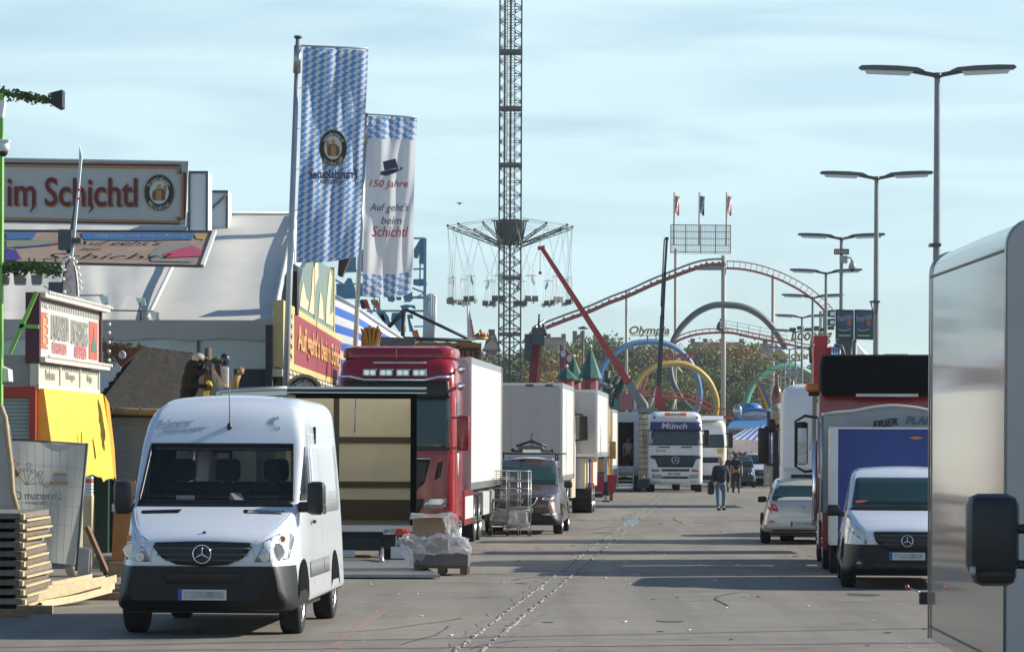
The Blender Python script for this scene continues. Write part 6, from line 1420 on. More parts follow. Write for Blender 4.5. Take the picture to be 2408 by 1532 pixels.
b.prism([P(x,y,118) for x,y in pts],(0,.15,0)); b.done('board',parent=t,world=True)
BT=M('burnt_lettering',(.05,.025,.012),.8)
o=ptxt('STEAK HÜTTE',t,BT,974,1126,812,846,118,.02,bold=.04)
t2=thing('black_truss','black pyramid shaped frame of bars above the wooden sign','frame',(PX(950,121),121,0),0)
b=mb(M('bar_black',(.015,.017,.03),.5))
for a,c,r in(((950,728),(883,800),.06),((954,730),(895,790),.05),((952,728),(1107,800),.06),((948,728),(944,835),.08),((882,794),(1108,801),.07),((938,798),(936,845),.04),((1104,800),(1104,815),.04),((988,800),(990,812),.03)): b.rod(P(*a,121),P(*c,121),r,5)
b.done('bars',parent=t2,world=True)
# blue letter frame seen from behind
t=thing('letter_scaffold','tall scaffold of pale blue letters seen from behind beyond the flags','sign',(PX(990,165),165,0),0)
BLU=M('letter_steel_blue',(.10,.24,.36),.5,var=.25,vs=1.5); BPO=M('scaffold_blue',(.20,.32,.42),.5)
def L_(x,y): return P(744.8+.2083*x,532+.2083*y,165)
b=mb(BPO)
for a,c,r in(((1213,140),(1210,1200),.10),((1085,140),(1213,140),.06),((1080,488),(1213,482),.06),((1158,420),(1155,600),.05),((200,610),(340,690),.06),((1070,700),(1210,755),.06),((1070,810),(1205,812),.06),((560,960),(1205,958),.07),((1060,800),(1200,800),.05),((640,650),(640,960),.05),((430,500),(560,600),.05),((300,520),(520,512),.06),((250,660),(520,655),.05),((700,800),(705,960),.04),((1090,1135),(1200,1132),.05),((980,860),(1210,760),.04),((560,950),(620,990),.05)): b.rod(L_(*a),L_(*c),r,4)
b.done('scaffold',parent=t,world=True)
def letter(pts): mb(BLU).prism([L_(x,y) for x,y in pts],(0,.5,0)).done('letter',parent=t,world=True)
letter([(1160,140),(1215,140),(1218,425),(1145,425),(1148,290),(1130,360),(1085,357),(1085,265)])
letter([(480,270),(520,270),(520,512),(480,505)]); letter([(350,380),(430,345),(430,500),(300,520)]); letter([(210,655),(300,650),(340,590),(380,590),(420,700),(430,820),(215,822)]); letter([(440,650),(520,650),(520,790),(450,795)])
letter([(780,790),(870,800),(875,830),(850,855),(800,850)]); letter([(885,800),(945,800),(940,835),(890,832)]); letter([(965,790),(1070,740),(1072,830),(1040,855),(985,850)])
letter([(1080,600),(1225,595),(1235,665),(1150,675),(1080,660)]); letter([(930,900),(1000,885),(1100,895),(1110,935),(1085,930),(1050,910),(960,950)]); letter([(660,975),(760,965),(800,1020),(830,1130),(760,1100),(690,1020)])
letter([(840,980),(950,975),(1000,1160),(900,1160),(830,1060)]); letter([(1010,1000),(1070,995),(1085,1040),(1040,1040),(1090,1180),(1040,1190)])
b=mb(M('ride_red',(.35,.04,.05),.5,var=.3,vs=2)); b.prism([L_(500,830),L_(560,830),L_(600,945),L_(530,930)],(0,.4,0)); b.use(M('ride_orange',(.55,.18,.04),.5,var=.4,vs=4)); b.prism([L_(600,830),L_(680,835),L_(720,960),L_(690,965),L_(610,880)],(0,.4,0)); b.use(MATS['container_green']).prism([L_(470,840),L_(510,830),L_(540,930),L_(500,940)],(0,.4,0)); b.use(MATS['ride_orange']).prism([L_(700,990),L_(750,1000),L_(770,1080),L_(730,1070)],(0,.4,0)); b.prism([L_(1060,1180),L_(1130,1170),L_(1150,1240),L_(1200,1300),L_(1100,1310)],(0,.4,0)); b.prism([L_(900,1160),L_(980,1150),L_(1000,1190),L_(920,1190)],(0,.4,0)); b.done('light_panel',parent=t,world=True)
t=thing('ride_gondola','tall ribbed pale grey ride arm standing behind the wooden sign','ride part',(PX(1015,150),150,0),0)
b=mb(M('ride_pale',(.45,.50,.52),.5,var=.15,vs=1.5))
for x,y in((1002,695),(1007,693),(1012,691),(1017,692),(1021,696)): b.tube([P(x,y,150),P(x-2,y+60,150),P(x-6,y+115,150)],[.09,.12,.08],6)
b.done('arm',parent=t,world=True)
t=thing('crown_sign','red and gold crown figure above the wooden sign','figure',tuple(P(1130,800,140)),0)
b=mb(M('crown_gold',(.45,.27,.06),.4,.3)); c=P(1129,795,140); b.lathe([(.30,-.06),(.32,.0),(.29,.05)],c,'Z',n=16); b.use(M('crown_red',(.40,.05,.04),.5)).lathe([(.26,.02),(.24,.16),(.12,.22),(.001,.24)],c,'Z',n=12); b.use(MATS['crown_gold'])
for k in range(7): a=k*.9; b.rod(c+Vector((.27*math.cos(a),.27*math.sin(a),.03)),c+Vector((.30*math.cos(a),.30*math.sin(a),.24)),.03,5)
b.sph(c+Vector((0,0,.30)),.07,6); b.done('crown',parent=t,world=True)
t=thing('slim_flag','slim white feather flag with red print on a white pole by the crown','flag',tuple(P(1100,812,130)),0)
mb(PLATEW).tube([P(1100,814,130),P(1098,718,130)],.035,5).done('pole',parent=t,world=True); b=mb(SW).prism([P(x,y,130) for x,y in((1099,720),(1104,735),(1110,765),(1117,800),(1102,802))],(0,.02,0)); b.use(RDP)
for k in range(6): b.prism([P(x,y,129.95) for x,y in((1104+k,752+k*7),(1108+k,752+k*7),(1109+k,757+k*7),(1105+k,757+k*7))],(0,.01,0))
b.done('cloth',parent=t,world=True)
# ---------------- chair swing tower ----------------
t=thing('swing_tower','very tall steel lattice swing tower rising out of the top of the picture','tower',(PX(1197,400),400,0),0)
TG=M('tower_green',(.035,.05,.045),.5,.2,var=.2); TB_=M('tower_rust',(.10,.075,.06),.6,var=.2)
h=1.28; xs0=0
def tw(x,y,z): return Vector((x,y,z))
b=mb(TG)
Z1=56
for sx in(-1,1):
    for sy in(-1,1): b.bb(sx*h-.085,sx*h+.085,sy*h-.085,sy*h+.085,0,Z1)
b.done('corner_post',parent=t)
b=mb(TG); z=0;k=0; bay=1.57
while z<Z1:
    for sy in(-1,1):
        b.rod((-h,sy*h,z),(0,sy*h,z+bay/2),.05,4); b.rod((0,sy*h,z+bay/2),(h,sy*h,z),.05,4); b.rod((-h,sy*h,z+bay),(0,sy*h,z+bay/2),.05,4); b.rod((0,sy*h,z+bay/2),(h,sy*h,z+bay),.05,4); b.rod((-h,sy*h,z),(h,sy*h,z),.05,4)
    for sx in(-1,1):
        b.rod((sx*h,-h,z),(sx*h,h,z+bay),.05,4); b.rod((sx*h,-h,z+bay),(sx*h,h,z),.05,4); b.rod((sx*h,-h,z),(sx*h,h,z),.05,4)
    z+=bay; k+=1
b.done('lattice',parent=t)
b=mb(TG).bb(-.12,.12,-.2,.2,0,Z1); b.bb(-.45,-.38,-.2,-.1,0,Z1); b.bb(.42,.50,-.2,-.1,0,Z1)
for k in range(70): b.bb(.42,.62,-.2,-.1,k*.8,k*.8+.25)
b.done('inner_mast',parent=t)
b=mb(TB_).bb(-.80,-.58,-h,-h+.12,0,Z1); b.done('cable_duct',parent=t)
for k in range(9): zc=2.1+ (1045-123)/20.0-k*6.62*1.0; mb(M('collar_steel',(.09,.08,.075),.5,.3)).bb(-h-.1,h+.1,-h-.1,h+.1,max(0,zc-.22),max(.1,zc+.16)).done('collar',parent=t)
# carousel star
zt=PZ(533,400); zh=PZ(566,400)
t=thing('chair_carousel','dark green swing carousel star with hanging chairs round the lattice tower','carousel',(PX(1197,400),400,zh),0)
b=mb(TG); Zt=zt-zh
b.lathe([(1.5,Zt+.75),(1.65,Zt+.6),(1.55,Zt+.1),(1.45,-.1),(1.5,-.3),(1.42,-.42)],(0,0,0),'Z',n=12,smooth=False); 
for k in range(12):
    a=k*math.pi/6; b.rod((1.9*math.cos(a),1.9*math.sin(a),Zt+.7),(1.4*math.cos(a+.26),1.4*math.sin(a+.26),-.5),.10,4)
b.bb(-2.2,2.2,-.1,.1,Zt+.62,Zt+.78); b.done('hub',parent=t)
off=R(5); RA=7.35
tips=[Vector((RA*math.cos(off+k*math.pi/6),RA*math.sin(off+k*math.pi/6),Zt+.05)) for k in range(12)]
for k,tp in enumerate(tips):
    d=Vector((tp.x,tp.y,0)).normalized(); b=mb(TG)
    A1=d*1.4+Vector((0,0,-.35)); A2=d*1.4+Vector((0,0,-.75)); b.rod(A1,tp,.07,4); b.rod(A2,tp-Vector((0,0,.25)),.07,4)
    for j in range(7):
        f=j/7; b.rod(A1.lerp(tp,f),A2.lerp(tp-Vector((0,0,.25)),f+.1),.04,4)
    b.sph(tp,.16,5); b.done('arm',parent=t)
CH=M('chain_grey',(.20,.20,.19),.6)
b=mb(CH)
for k in range(12): b.rod(tips[k],tips[(k+1)%12],.018,3); b.rod(tips[k],Vector((0,0,Zt+1.0))+tips[k]*.2*0+Vector((tips[k].x*.22,tips[k].y*.22,0)),.015,3)
b.done('stay_rope',parent=t)
zbar=PZ(655,400)-zh; zs=PZ(712,400)-zh
seat=M('seat_dark',(.07,.07,.065),.5,var=.4,vs=6); FL=M('pennant_white',(.62,.60,.64),.7)
proto=None
for k in range(12):
    p,q=tips[k],tips[(k+1)%12]; m_=(p+q)/2; ang_=math.atan2(m_.y,m_.x); 
    loc=t.location+Vector((m_.x,m_.y,0))
    if proto is None:
        c=thing('swing_chair','double swing chair hanging on long chains from the carousel star','swing chair',(0,0,0),0,'swing chairs hanging from the carousel')
        Lh=(p-q).length/2; b=mb(CH)
        for s in(-1,1):
            for w in(-.22,.22):
                b.rod((0,s*Lh,Zt),(w*.6,s*.16,zbar+1.0),.013,3); b.rod((w*.6,s*.16,zbar+1.0),(w,s*.40,zbar),.013,3); b.rod((w,s*.40,zbar),(w,s*.62,zs+.25),.012,3); b.rod((w,s*.2,zbar),(w,s*.25,zs+.25),.012,3)
        b.rod((0,-.75,zbar),(0,.75,zbar),.04,4); b.rod((-.3,-.4,zbar+.15),(.3,.4,zbar+.15),.03,4); b.done('chain',parent=c)
        b=mb(seat)
        for s in(-1,1): b.bb(-.3,.3,s*.44-.36,s*.44+.36,zs-.1,zs+.1); b.bb(.2,.32,s*.44-.36,s*.44+.36,zs,zs+.55); b.rod((-.3,s*.44-.28,zs+.2),(-.3,s*.44+.28,zs+.2),.04,5); b.rod((-.3,s*.44+.28,zs+.2),(.25,s*.44+.28,zs+.2),.04,5); b.rod((-.35,s*.44,zs-.25),(0,s*.44,zs),.05,5); b.rod((-.35,s*.44-.2,zs-.25),(-.35,s*.44+.2,zs-.25),.04,5)
        b.done('seat',parent=c)
        mb(FL).prism([(.0,.1,zs+3.05),(.0,.55,zs+2.0),(0,.35,zs+1.75),(0,.0,zs+2.4)],(.02,0,0)).done('pennant',parent=c); proto=c; o=c
    else: o=copy_tree(proto)
    o.location=loc; o.rotation_euler=(0,0,ang_)
# ---------------- roller coaster ----------------
OY=480
t=thing('roller_coaster','steel looping roller coaster with coloured rings and a high red lift hill','roller coaster',(PX(1700,OY),OY,0),0)
def z1(x,y,Y=OY): return P(1383.1+.3936*x,425.6+.3936*y,Y)
def smooth(pts,n=6):
    out=[]
    for i in range(len(pts)-1):
        p0=Vector(pts[max(0,i-1)]);p1=Vector(pts[i]);p2=Vector(pts[i+1]);p3=Vector(pts[min(len(pts)-1,i+2)])
        for j in range(n):
            s=j/n; out.append(.5*((2*p1)+(p2-p0)*s+(2*p0-5*p1+4*p2-p3)*s*s+(3*p1-3*p2+p3-p0)*s**3))
    out.append(Vector(pts[-1])); return out
CR=M('track_red',(.36,.05,.04),.5,var=.1); CG=M('walkway_grey',(.22,.24,.24),.6); LB_=M('loop_blue',(.10,.24,.45),.5,var=.08); LY=M('loop_yellow',(.50,.34,.05),.5,var=.08); LD=M('loop_slate',(.055,.075,.085),.5,var=.1); LG=M('loop_green',(.06,.26,.15),.5,var=.1); SP=M('support_pale',(.42,.38,.33),.6,var=.05)
def ring(pts,mat,nm,r,Ya,Yb,rail=True):
    n=len(pts); W_=[z1(x,y,Ya+(Yb-Ya)*i/(n-1)) for i,(x,y) in enumerate(pts)]; W_=smooth(W_); mb(mat).tube(W_,r,8).done(nm,parent=t,world=True)
    cen=sum(W_,Vector())/len(W_); I=[p+(cen-p).normalized()*r*.95+Vector((0,-r*.9,0)) for p in W_]
    mb(CG).tube(I,r*.16,4).done('rail',parent=t,world=True)
ring([(70,1330),(66,1240),(75,1150),(110,1075),(180,1010),(260,970),(350,957),(440,962),(530,1000),(600,1070),(645,1160),(662,1240),(660,1310),(635,1380)],LB_,'blue_loop',.42,455,462)
ring([(270,1290),(285,1220),(330,1150),(400,1105),(480,1088),(560,1088),(640,1118),(710,1180),(752,1260),(765,1330),(755,1410)],LY,'yellow_loop',.42,445,450)
ring([(500,965),(520,920),(560,860),(640,785),(735,740),(830,735),(930,750),(1020,795),(1090,860),(1140,930),(1172,990)],LD,'slate_loop',.46,470,476)
ring([(488,1105),(500,1180),(530,1250),(575,1320),(640,1375)],LD,'slate_loop_foot',.36,476,474)
def g3(x,y): return ((1666.9+.2315*x-1383.1)/.3936,(709.3+.2315*y-425.6)/.3936)
ring([g3(*p) for p in((355,1080),(375,1000),(410,900),(470,800),(560,715),(660,665),(760,640),(860,645),(950,680),(1020,720),(1080,800))],LG,'green_loop',.42,440,446)
# red track with grey lift walkway
lift=[(-330,905),(-150,833),(0,778),(120,725),(240,680),(370,620),(480,575),(600,530),(700,500),(800,494)]
T_=smooth([z1(x,y,478) for x,y in lift]); b=mb(CR).tube(T_,.27,6); b.tube([p+Vector((0,-1.0,-.05)) for p in T_],.10,5)
for i in range(0,len(T_),2): b.box(T_[i]+Vector((0,-.6,.1)),(.35,1.2,.55))
b.done('lift_track',parent=t,world=True)
T2=smooth([z1(x,y,478) for x,y in((-330,870),(-150,800),(0,745),(120,692),(240,645),(370,585),(480,540),(600,492),(700,466),(800,460))]); b=mb(CG).tube(T2,.15,5)
for i in range(0,len(T2),6): b.rod(T2[i],T_[i],.08,4)
b.bb(T2[-1].x-4,T2[-1].x,477,478,T2[-1].z-1.6,T2[-1].z-1.0); b.done('lift_walkway',parent=t,world=True)
def track(pts,Y,nm,w=.85,mat=CR,tie=2):
    W_=smooth([z1(x,y,Y) for x,y in pts]); b=mb(mat)
    N_=[]
    for i,p in enumerate(W_):
        d=(W_[min(i+1,len(W_)-1)]-W_[max(i-1,0)]).normalized(); n=Vector((-d.z,0,d.x)); n=n if n.z>0 else -n; N_.append(n)
    b.tube([p+n*w*.5 for p,n in zip(W_,N_)],.08,5); b.tube([p-n*w*.5 for p,n in zip(W_,N_)],.17,5)
    for i in range(0,len(W_),tie): b.rod(W_[i]+N_[i]*w*.5,W_[i]-N_[i]*w*.5,.05,4)
    b.done(nm,parent=t,world=True)
track([(800,494),(900,498),(1000,515),(1100,545),(1200,588),(1300,645),(1380,708),(1440,770)],478,'drop_track',1.0)
track([(480,975),(540,932),(640,900),(760,888),(860,890),(940,908),(1060,932),(1200,958),(1330,985),(1420,985)],468,'upper_track',.55)
track([(290,1290),(315,1190),(350,1110),(410,1030),(470,985)],466,'side_track',1.0)
track([(120,1270),(280,1262),(420,1268),(500,1272),(600,1285),(680,1320),(740,1352)],450,'low_track',.7,M('track_bright_red',(.50,.06,.03),.5))
track([(640,1375),(760,1375),(880,1395),(960,1440)],440,'station_track',1.0,MATS['track_bright_red'])
# supports
for (x,ya,yb,w,Y) in((225,655,1300,.22,481),(517,400,1380,.24,481),(804,440,1420,.36,478),(1099,555,1430,.25,481),(1383,770,1400,.2,483),(1405,760,1400,.2,483)):
    mb(SP).rod(z1(x,ya,Y),z1(x,yb+200,Y),w,8).done('support',parent=t,world=True)
for a,c in(((400,1240),(360,1370)),((520,1290),(490,1400)),((450,1030),(560,1140)),((1290,1005),(1180,1100))): mb(SP).rod(z1(*a,470),z1(*c,470),.16,6).done('strut',parent=t,world=True)
b=mb(CG)
for k in range(5): b.rod(z1(820+k*68,825+k*13,470),z1(815+k*68,895+k*13,470),.05,4)
for k in range(4): b.rod(z1(820,828+k*20,470),z1(1190,898+k*20,470),.04,4)
b.done('handrail',parent=t,world=True)
# lettering of the ride
GO=M('letter_gold',(.34,.25,.08),.5,.2)
def ltr(sn,x0,x1,y0,y1,Y,mat,cat_l,**k):
    tt=thing('ride_lettering',cat_l,'sign',(PX((x0+x1)/2,Y),Y,PZ(y1,Y)),0); ptxt(sn,tt,mat,x0,x1,y0,y1,Y,0,depth=.4,**k); return tt
q=ltr('Olympia',1478,1573,765,790,454,GO,'gold Olympia lettering standing on the blue loop',bold=.03,shear=.25); mb(CG).bb(PX(1480,454),PX(1572,454),454,454.2,PZ(788,454),PZ(786,454)).rod(P(1521,788,454),P(1521,801,454),.1).done('bar',parent=q,world=True)
q=ltr('Looping',1858,1955,770,806,472,GO,'gold Looping lettering on posts above the green loop',bold=.03,shear=.25)
for k in range(6): mb(BLACK).box(P(1862+k*18,768 if k%2 else 772,472),(.9,.4,.5)).done('spot',parent=q,world=True)
q=ltr('Barth',1540,1636,824,845,440,M('letter_red',(.42,.05,.04),.5),'red Barth lettering behind the dark crane boom',bold=.03,shear=.3)
q=ltr('München',1813,1905,823,842,430,M('letter_yellow',(.50,.36,.05),.5),'yellow lettering panel under the grey ring of the coaster',bold=.03,shear=.1)
# grid panel with flags
b=mb(M('grid_steel',(.22,.24,.24),.6)); tg=thing('ring_panel','large open grid panel with three flags above the coaster','sign',(PX(1645,479),479,PZ(595,479)),0)
x0,x1,y0,y1=1575,1715,527,594
for k in range(18): 
    y=y0+(y1-y0)*k/17; b.rod(P(x0,y,479),P(x1,y+1,479),.035 if k%4 else .09,4)
for k in range(33): b.rod(P(x0+(x1-x0)*k/32,y0,479),P(x0+(x1-x0)*k/32,y1,479),.025 if k%8 else .10,4)
b.done('grid',parent=tg,world=True)
for (x,c,l) in((1583,(.55,.10,.08),'torn red and white flag left of the three on the grid panel'),(1642,(.05,.06,.20),'dark blue flag in the middle above the grid panel'),(1706,(.60,.25,.25),'red and white flag right of the three on the grid panel')):
    tf=thing('flag',l,'flag',tuple(P(x,545,479)),0); mb(SP).rod(P(x,450,479),P(x-1,575,479),.12,5).done('pole',parent=tf,world=True)
    b=mb(M('flag_c%d'%x,c,.7)); w_=SW if x!=1642 else MATS['flag_c%d'%x]
    G=[[P(x+13*u*(1-.3*v)+2*v,455+44*v+8*u*math.sin(u*3+v*6)*.5+5*u,479)+Vector((0,.5*math.sin(u*6+v*4),0)) for u in(0,.25,.5,.75,1)] for v in(0,.2,.4,.6,.8,1)]
    for j in range(5):
        for i in range(4): b.use(MATS['flag_c%d'%x] if (i+j)%2 or x==1642 else w_); b.quad(G[j][i],G[j][i+1],G[j+1][i+1],G[j+1][i])
    b.done('cloth',parent=tf,world=True)
tp=thing('person','small dark figure of a worker sitting high on the red coaster track','person',tuple(z1(783,885,467.5)),0)
b=mb(M('worker_dark',(.02,.02,.025),.8)); c=z1(778,886,467.5); b.tube([c,c+Vector((-.1,0,.5)),c+Vector((.05,0,1.0)),c+Vector((.15,0,1.25))],[.28,.3,.22,.1],8); b.sph(c+Vector((.22,0,1.45)),.16,6); b.tube([c,c+Vector((.5,0,.15)),c+Vector((.55,0,-.5))],[.2,.16,.1],6); b.tube([c+Vector((0,0,.9)),c+Vector((.35,0,.5))],[.12,.08],6); b.done('body',parent=tp,world=True)
# ---------------- cranes ----------------
t=thing('telescopic_crane','red telescopic crane boom leaning to the left in front of the coaster','crane',(PX(1500,190),190,0),0)
b=mb(REDC)
def beam(a,c,w0,w1,Y,m=None,d=None,dY=0):
    A=P(*a,Y);C=P(*c,Y+dY); dr=(C-A).normalized(); n=Vector((-dr.z,0,dr.x)); b.prism([A+n*w0,A-n*w0,C-n*w1,C+n*w1],(0,d or w0*2,0))
beam((1376,742),(1273,584),.15,.11,190); beam((1477,899),(1376,742),.19,.15,190); beam((1262,583),(1279,582),.10,.13,189.9); b.use(MATS['walkway_grey']); beam((1516,960),(1476,898),.22,.21,190); b.done('boom',parent=t,world=True)
b=mb(CG).tube([P(1500,925,189.7),P(1518,948,189.7),P(1522,985,189.7)],.12,6); b.bb(PX(1495,190),PX(1545,190),189,196,PZ(1005,190),PZ(958,190)); b.done('base',parent=t,world=True); mb(CHASS).bb(PX(1470,190),PX(1560,190),189,197,.5,PZ(1004,190)).done('carrier',parent=t,world=True)
for s_ in(-.9,2.2): wheel(t,s_,3,.5,.4,1 if s_>0 else -1,True)
b=mb(CH).rod(P(1268,592,189.9),P(1268,640,189.9),.02,4); b.use(REDC).sph(P(1268,641,189.9),.10,5); b.done('hook',parent=t,world=True)
t=thing('slim_crane','slim dark upright crane boom on a red base behind the lettered white lorry','crane',(PX(1546,212),212,0),0)
b=mb(M('boom_dark',(.035,.045,.055),.5,var=.1)); beam((1546,935),(1556,740),.15,.13,212); beam((1556,745),(1561,640),.11,.10,212); beam((1561,645),(1566,558),.07,.07,212); b.prism([P(1561,556,212),P(1570,556,212),P(1570,562,212),P(1561,562,212)],(0,.3,0)); b.rod(P(1560,560,211.8),P(1553,715,211.8),.05,5); b.box(P(1555,716,211.8),(.2,.2,.2)); b.done('boom',parent=t,world=True)
b=mb(REDC).prism([P(x,y,211.5) for x,y in((1537,962),(1540,920),(1544,905),(1551,905),(1555,930),(1566,945),(1564,965))],(0,1.2,0)); b.done('turret',parent=t,world=True); mb(CHASS).bb(PX(1520,212),PX(1590,212),211,219,.5,PZ(962,212)).done('carrier',parent=t,world=True)
t=thing('folded_crane','dark red crane mast with a folded bundle of grey beams behind the box lorries','crane',(PX(1250,135),135,0),0)
b=mb(M('mast_red',(.24,.025,.06),.45,var=.1)); beam((1247,1010),(1262,785),.24,.19,135,d=.5); b.done('mast',parent=t,world=True); mb(M('mast_edge',(.42,.12,.06),.4)).prism([P(x,y,134.9) for x,y in((1259,900),(1268,900),(1274,790),(1271,785))],(0,.4,0)).done('mast_edge',parent=t,world=True)
b=mb(STEEL)
for k in range(7): b.rod(P(1226+k*3.2,806-k*3,134.7+.1*k),P(1262+k*3.0,765-k*2.2,134.9+.1*k),.05,6)
b.use(DGREY).bb(PX(1232,134.6),PX(1250,134.6),134.4,135,PZ(845,134.6),PZ(785,134.6)); b.box(P(1240,830,134.4),(.3,.3,.35)); b.box(P(1264,790,134.5),(.5,.4,.7)); b.rod(P(1265,770,134.5),P(1267,738,134.5),.05,5); b.rod(P(1275,760,134.5),P(1283,790,134.5),.06,5); b.done('beam_bundle',parent=t,world=True)
b=mb(CHASS).bb(PX(1215,135),PX(1290,135),134,141,.4,PZ(1010,135)); b.done('carrier',parent=t,world=True)
# ---------------- castle turrets with pink pennants ----------------
SHG=M('shingle_green',(.03,.11,.085),.45,var=.35,vs=5,bump=.8,bs=12); TRD=M('turret_pink',(.28,.07,.09),.6)
for (cx_,ya,yb,hwd,yc,Y,l) in((1387,816,887,27,920,132,'tallest green shingled turret roof behind the trailer'),(1348,839,893,24,920,133,'middle green turret roof with bright lit shingles'),(1331,863,889,26,920,131,'lowest wide green turret roof over a pink wall')):
    t=thing('castle_turret',l,'turret',(PX(cx_,Y),Y,0),0,'green turrets of the toy castle ride'); rw=hwd/F*Y; z0=PZ(yb,Y); z1_=PZ(ya,Y)
    b=mb(SHG); k=9
    for i in range(k): 
        f=i/k; g=(i+1)/k; b.lathe([(rw*(1-f)+.03,z0+(z1_-z0)*f-.02),(rw*(1-g)+.015,z0+(z1_-z0)*g)],(0,0,0),'Z',n=8,smooth=False)
    b.done('roof',parent=t); mb(TRD).lathe([(rw*.68,1.0),(rw*.68,z0+.05)],(0,0,0),'Z',n=8,smooth=False).done('wall',parent=t)
    mb(PLATEW).sph((0,0,z1_+.05),.07,5).done('finial',parent=t)
for i,(x,y0,y1,x2,l) in enumerate(((1317,811,868,1329,'dark pink pennant with white crest nearest the low turret'),(1331,822,858,1344,'dark pink pennant just left of the tallest turret'))):
    t=thing('pennant',l,'flag',tuple(P(x,y1,134)),0); mb(DGREY).rod(P(x,y0-2,134),P(x,y1+30,134),.03,4).done('pole',parent=t,world=True)
    b=mb(M('pennant_pink',(.42,.07,.14),.7)).prism([P(x,y0,134),P(x+(x2-x)*.6,y0+8,134),P(x2,y0+20,134),P(x2-2,y1-8,134),P(x+6,y1,134),P(x,y1-5,134)],(0,.03,0)); b.use(PLATEW).ell(P(x+6,y0+20,133.95),.10,.14,(0,.02,0),10); b.done('cloth',parent=t,world=True)
# ---------------- street lamps ----------------
LP=[(2200,168,0),(2058,412,0),(1976,555,0),(1940,637,0),(1909,695,0),(1884,742,0),(1869,776,0),(1855,817,0),(1844,846,0),(1834,869,0),(1824,884,0),(1811,897,0),(1786,919,0),(1754,930,0)]
ordn=['nearest tall','second','third','fourth','fifth','sixth','seventh','eighth','ninth','tenth','eleventh','twelfth','thirteenth','farthest']
POLE=M('lamp_pole_grey',(.22,.23,.24),.45,.5,var=.08); HEAD=M('lamp_head_grey',(.10,.105,.11),.4,.4)
def lamp():
    t=thing('street_lamp','','street lamp',(0,0,0),0,'twin headed street lamps along the right side of the street')
    mb(POLE).tube([(0,0,0),(0,0,1.2),(0,0,9.9),(0,0,10.08)],[.14,.10,.062,.06],10).done('pole',parent=t)
    b=mb(HEAD).tube([(-.62,0,10.14),(0,0,10.02),(.62,0,10.14)],.05,6)
    for s in(-1,1):
        pass
    b.lathe([(.10,9.98),(.09,10.08)],(0,0,0),'Z',n=10); b.done('cross_arm',parent=t)
    for s in(-1,1):
        b=mb(HEAD); prof=[(.28,.0),(.42,.055),(.8,.075),(1.3,.07),(1.62,.05),(1.68,.0),(1.62,-.04),(.28,-.03)]
        b.prism([(s*x,-.11,10.13+z+.045*(x-.28)) for x,z in prof],(0,.22,0)); h=b.done('lamp_head',parent=t)
        b=mb(M('lamp_diffuser',(.62,.64,.64),.25)); b.prism([(s*x,-.085,10.10+z+.045*(x-.28)) for x,z in((.50,.0),(1.56,.0),(1.50,-.085),(.60,-.085))],(0,.17,0)); b.done('diffuser',parent=h)
    return t
L0=lamp()
for i,(x,y,_) in enumerate(LP):
    Y=F*(10.08-HC)/(HZ-y); o=L0 if i==0 else copy_tree(L0); o.location=(PX(x,Y),Y,0); o.rotation_euler=(0,0,R(-SA)); o['label']=f'{ordn[i]} twin headed street lamp in the row along the right of the street'
# things fixed to the lamps
t=thing('lamp_collar','clamp ring with flood brackets on the second street lamp','bracket',tuple(P(2055,706,100.8)),0); mb(DGREY).bb(PX(2044,100.8),PX(2066,100.8),100.6,101,PZ(708,100.8),PZ(704,100.8)).rod(P(2046,706,100.6),P(2052,735,100.6),.02).rod(P(2064,706,100.6),P(2059,735,100.6),.02).done('clamp',parent=t,world=True)
t=thing('lamp_collar','clamp ring on the nearest lamp just above the white box van','bracket',tuple(P(2194,572,72.7)),0); mb(DGREY).bb(PX(2183,72.7),PX(2208,72.7),72.5,72.9,PZ(576,72.7),PZ(569,72.7)).done('clamp',parent=t,world=True)
t=thing('lamp_sign','small red and green sign strapped to the third street lamp','sign',tuple(P(1977,588,130.5)),0); b=mb(M('sign_darkred',(.20,.04,.05),.5)).prism([P(1959,582,130.2),P(1975,582,130.2),P(1975,595,130.2),P(1959,595,130.2)],(0,.1,0)); b.use(MATS['container_green']).prism([P(1975.2,582,130.2),P(1994,582,130.2),P(1994,595,130.2),P(1975.2,595,130.2)],(0,.1,0)); b.done('panel',parent=t,world=True)
b=mb(PLATEW)
for k in range(7): b.bb(PX(1962+k*4.4,130),PX(1964+k*4.4,130),130.1,130.18,PZ(592,130),PZ(585,130))
b.done('sign_marks',parent=t,world=True)
t=thing('dome_camera','white dome camera on a curved arm at the third street lamp','camera',tuple(P(2002,620,130.3)),0); b=mb(M('camera_grey',(.35,.37,.38),.4)).tube([P(1980,606,130.3),P(1990,602,130.3),P(1998,603,130.3),P(2002,612,130.3)],.04,6); b.box(P(1981,607,130.3),(.28,.3,.28)); b.lathe([(.04,.14),(.12,.0),(.15,-.12),(.15,-.2)],P(2002,617,130.3),'Z',n=12); b.use(BLACK).sph(P(2002,630,130.3),.09,6); b.done('housing',parent=t,world=True)
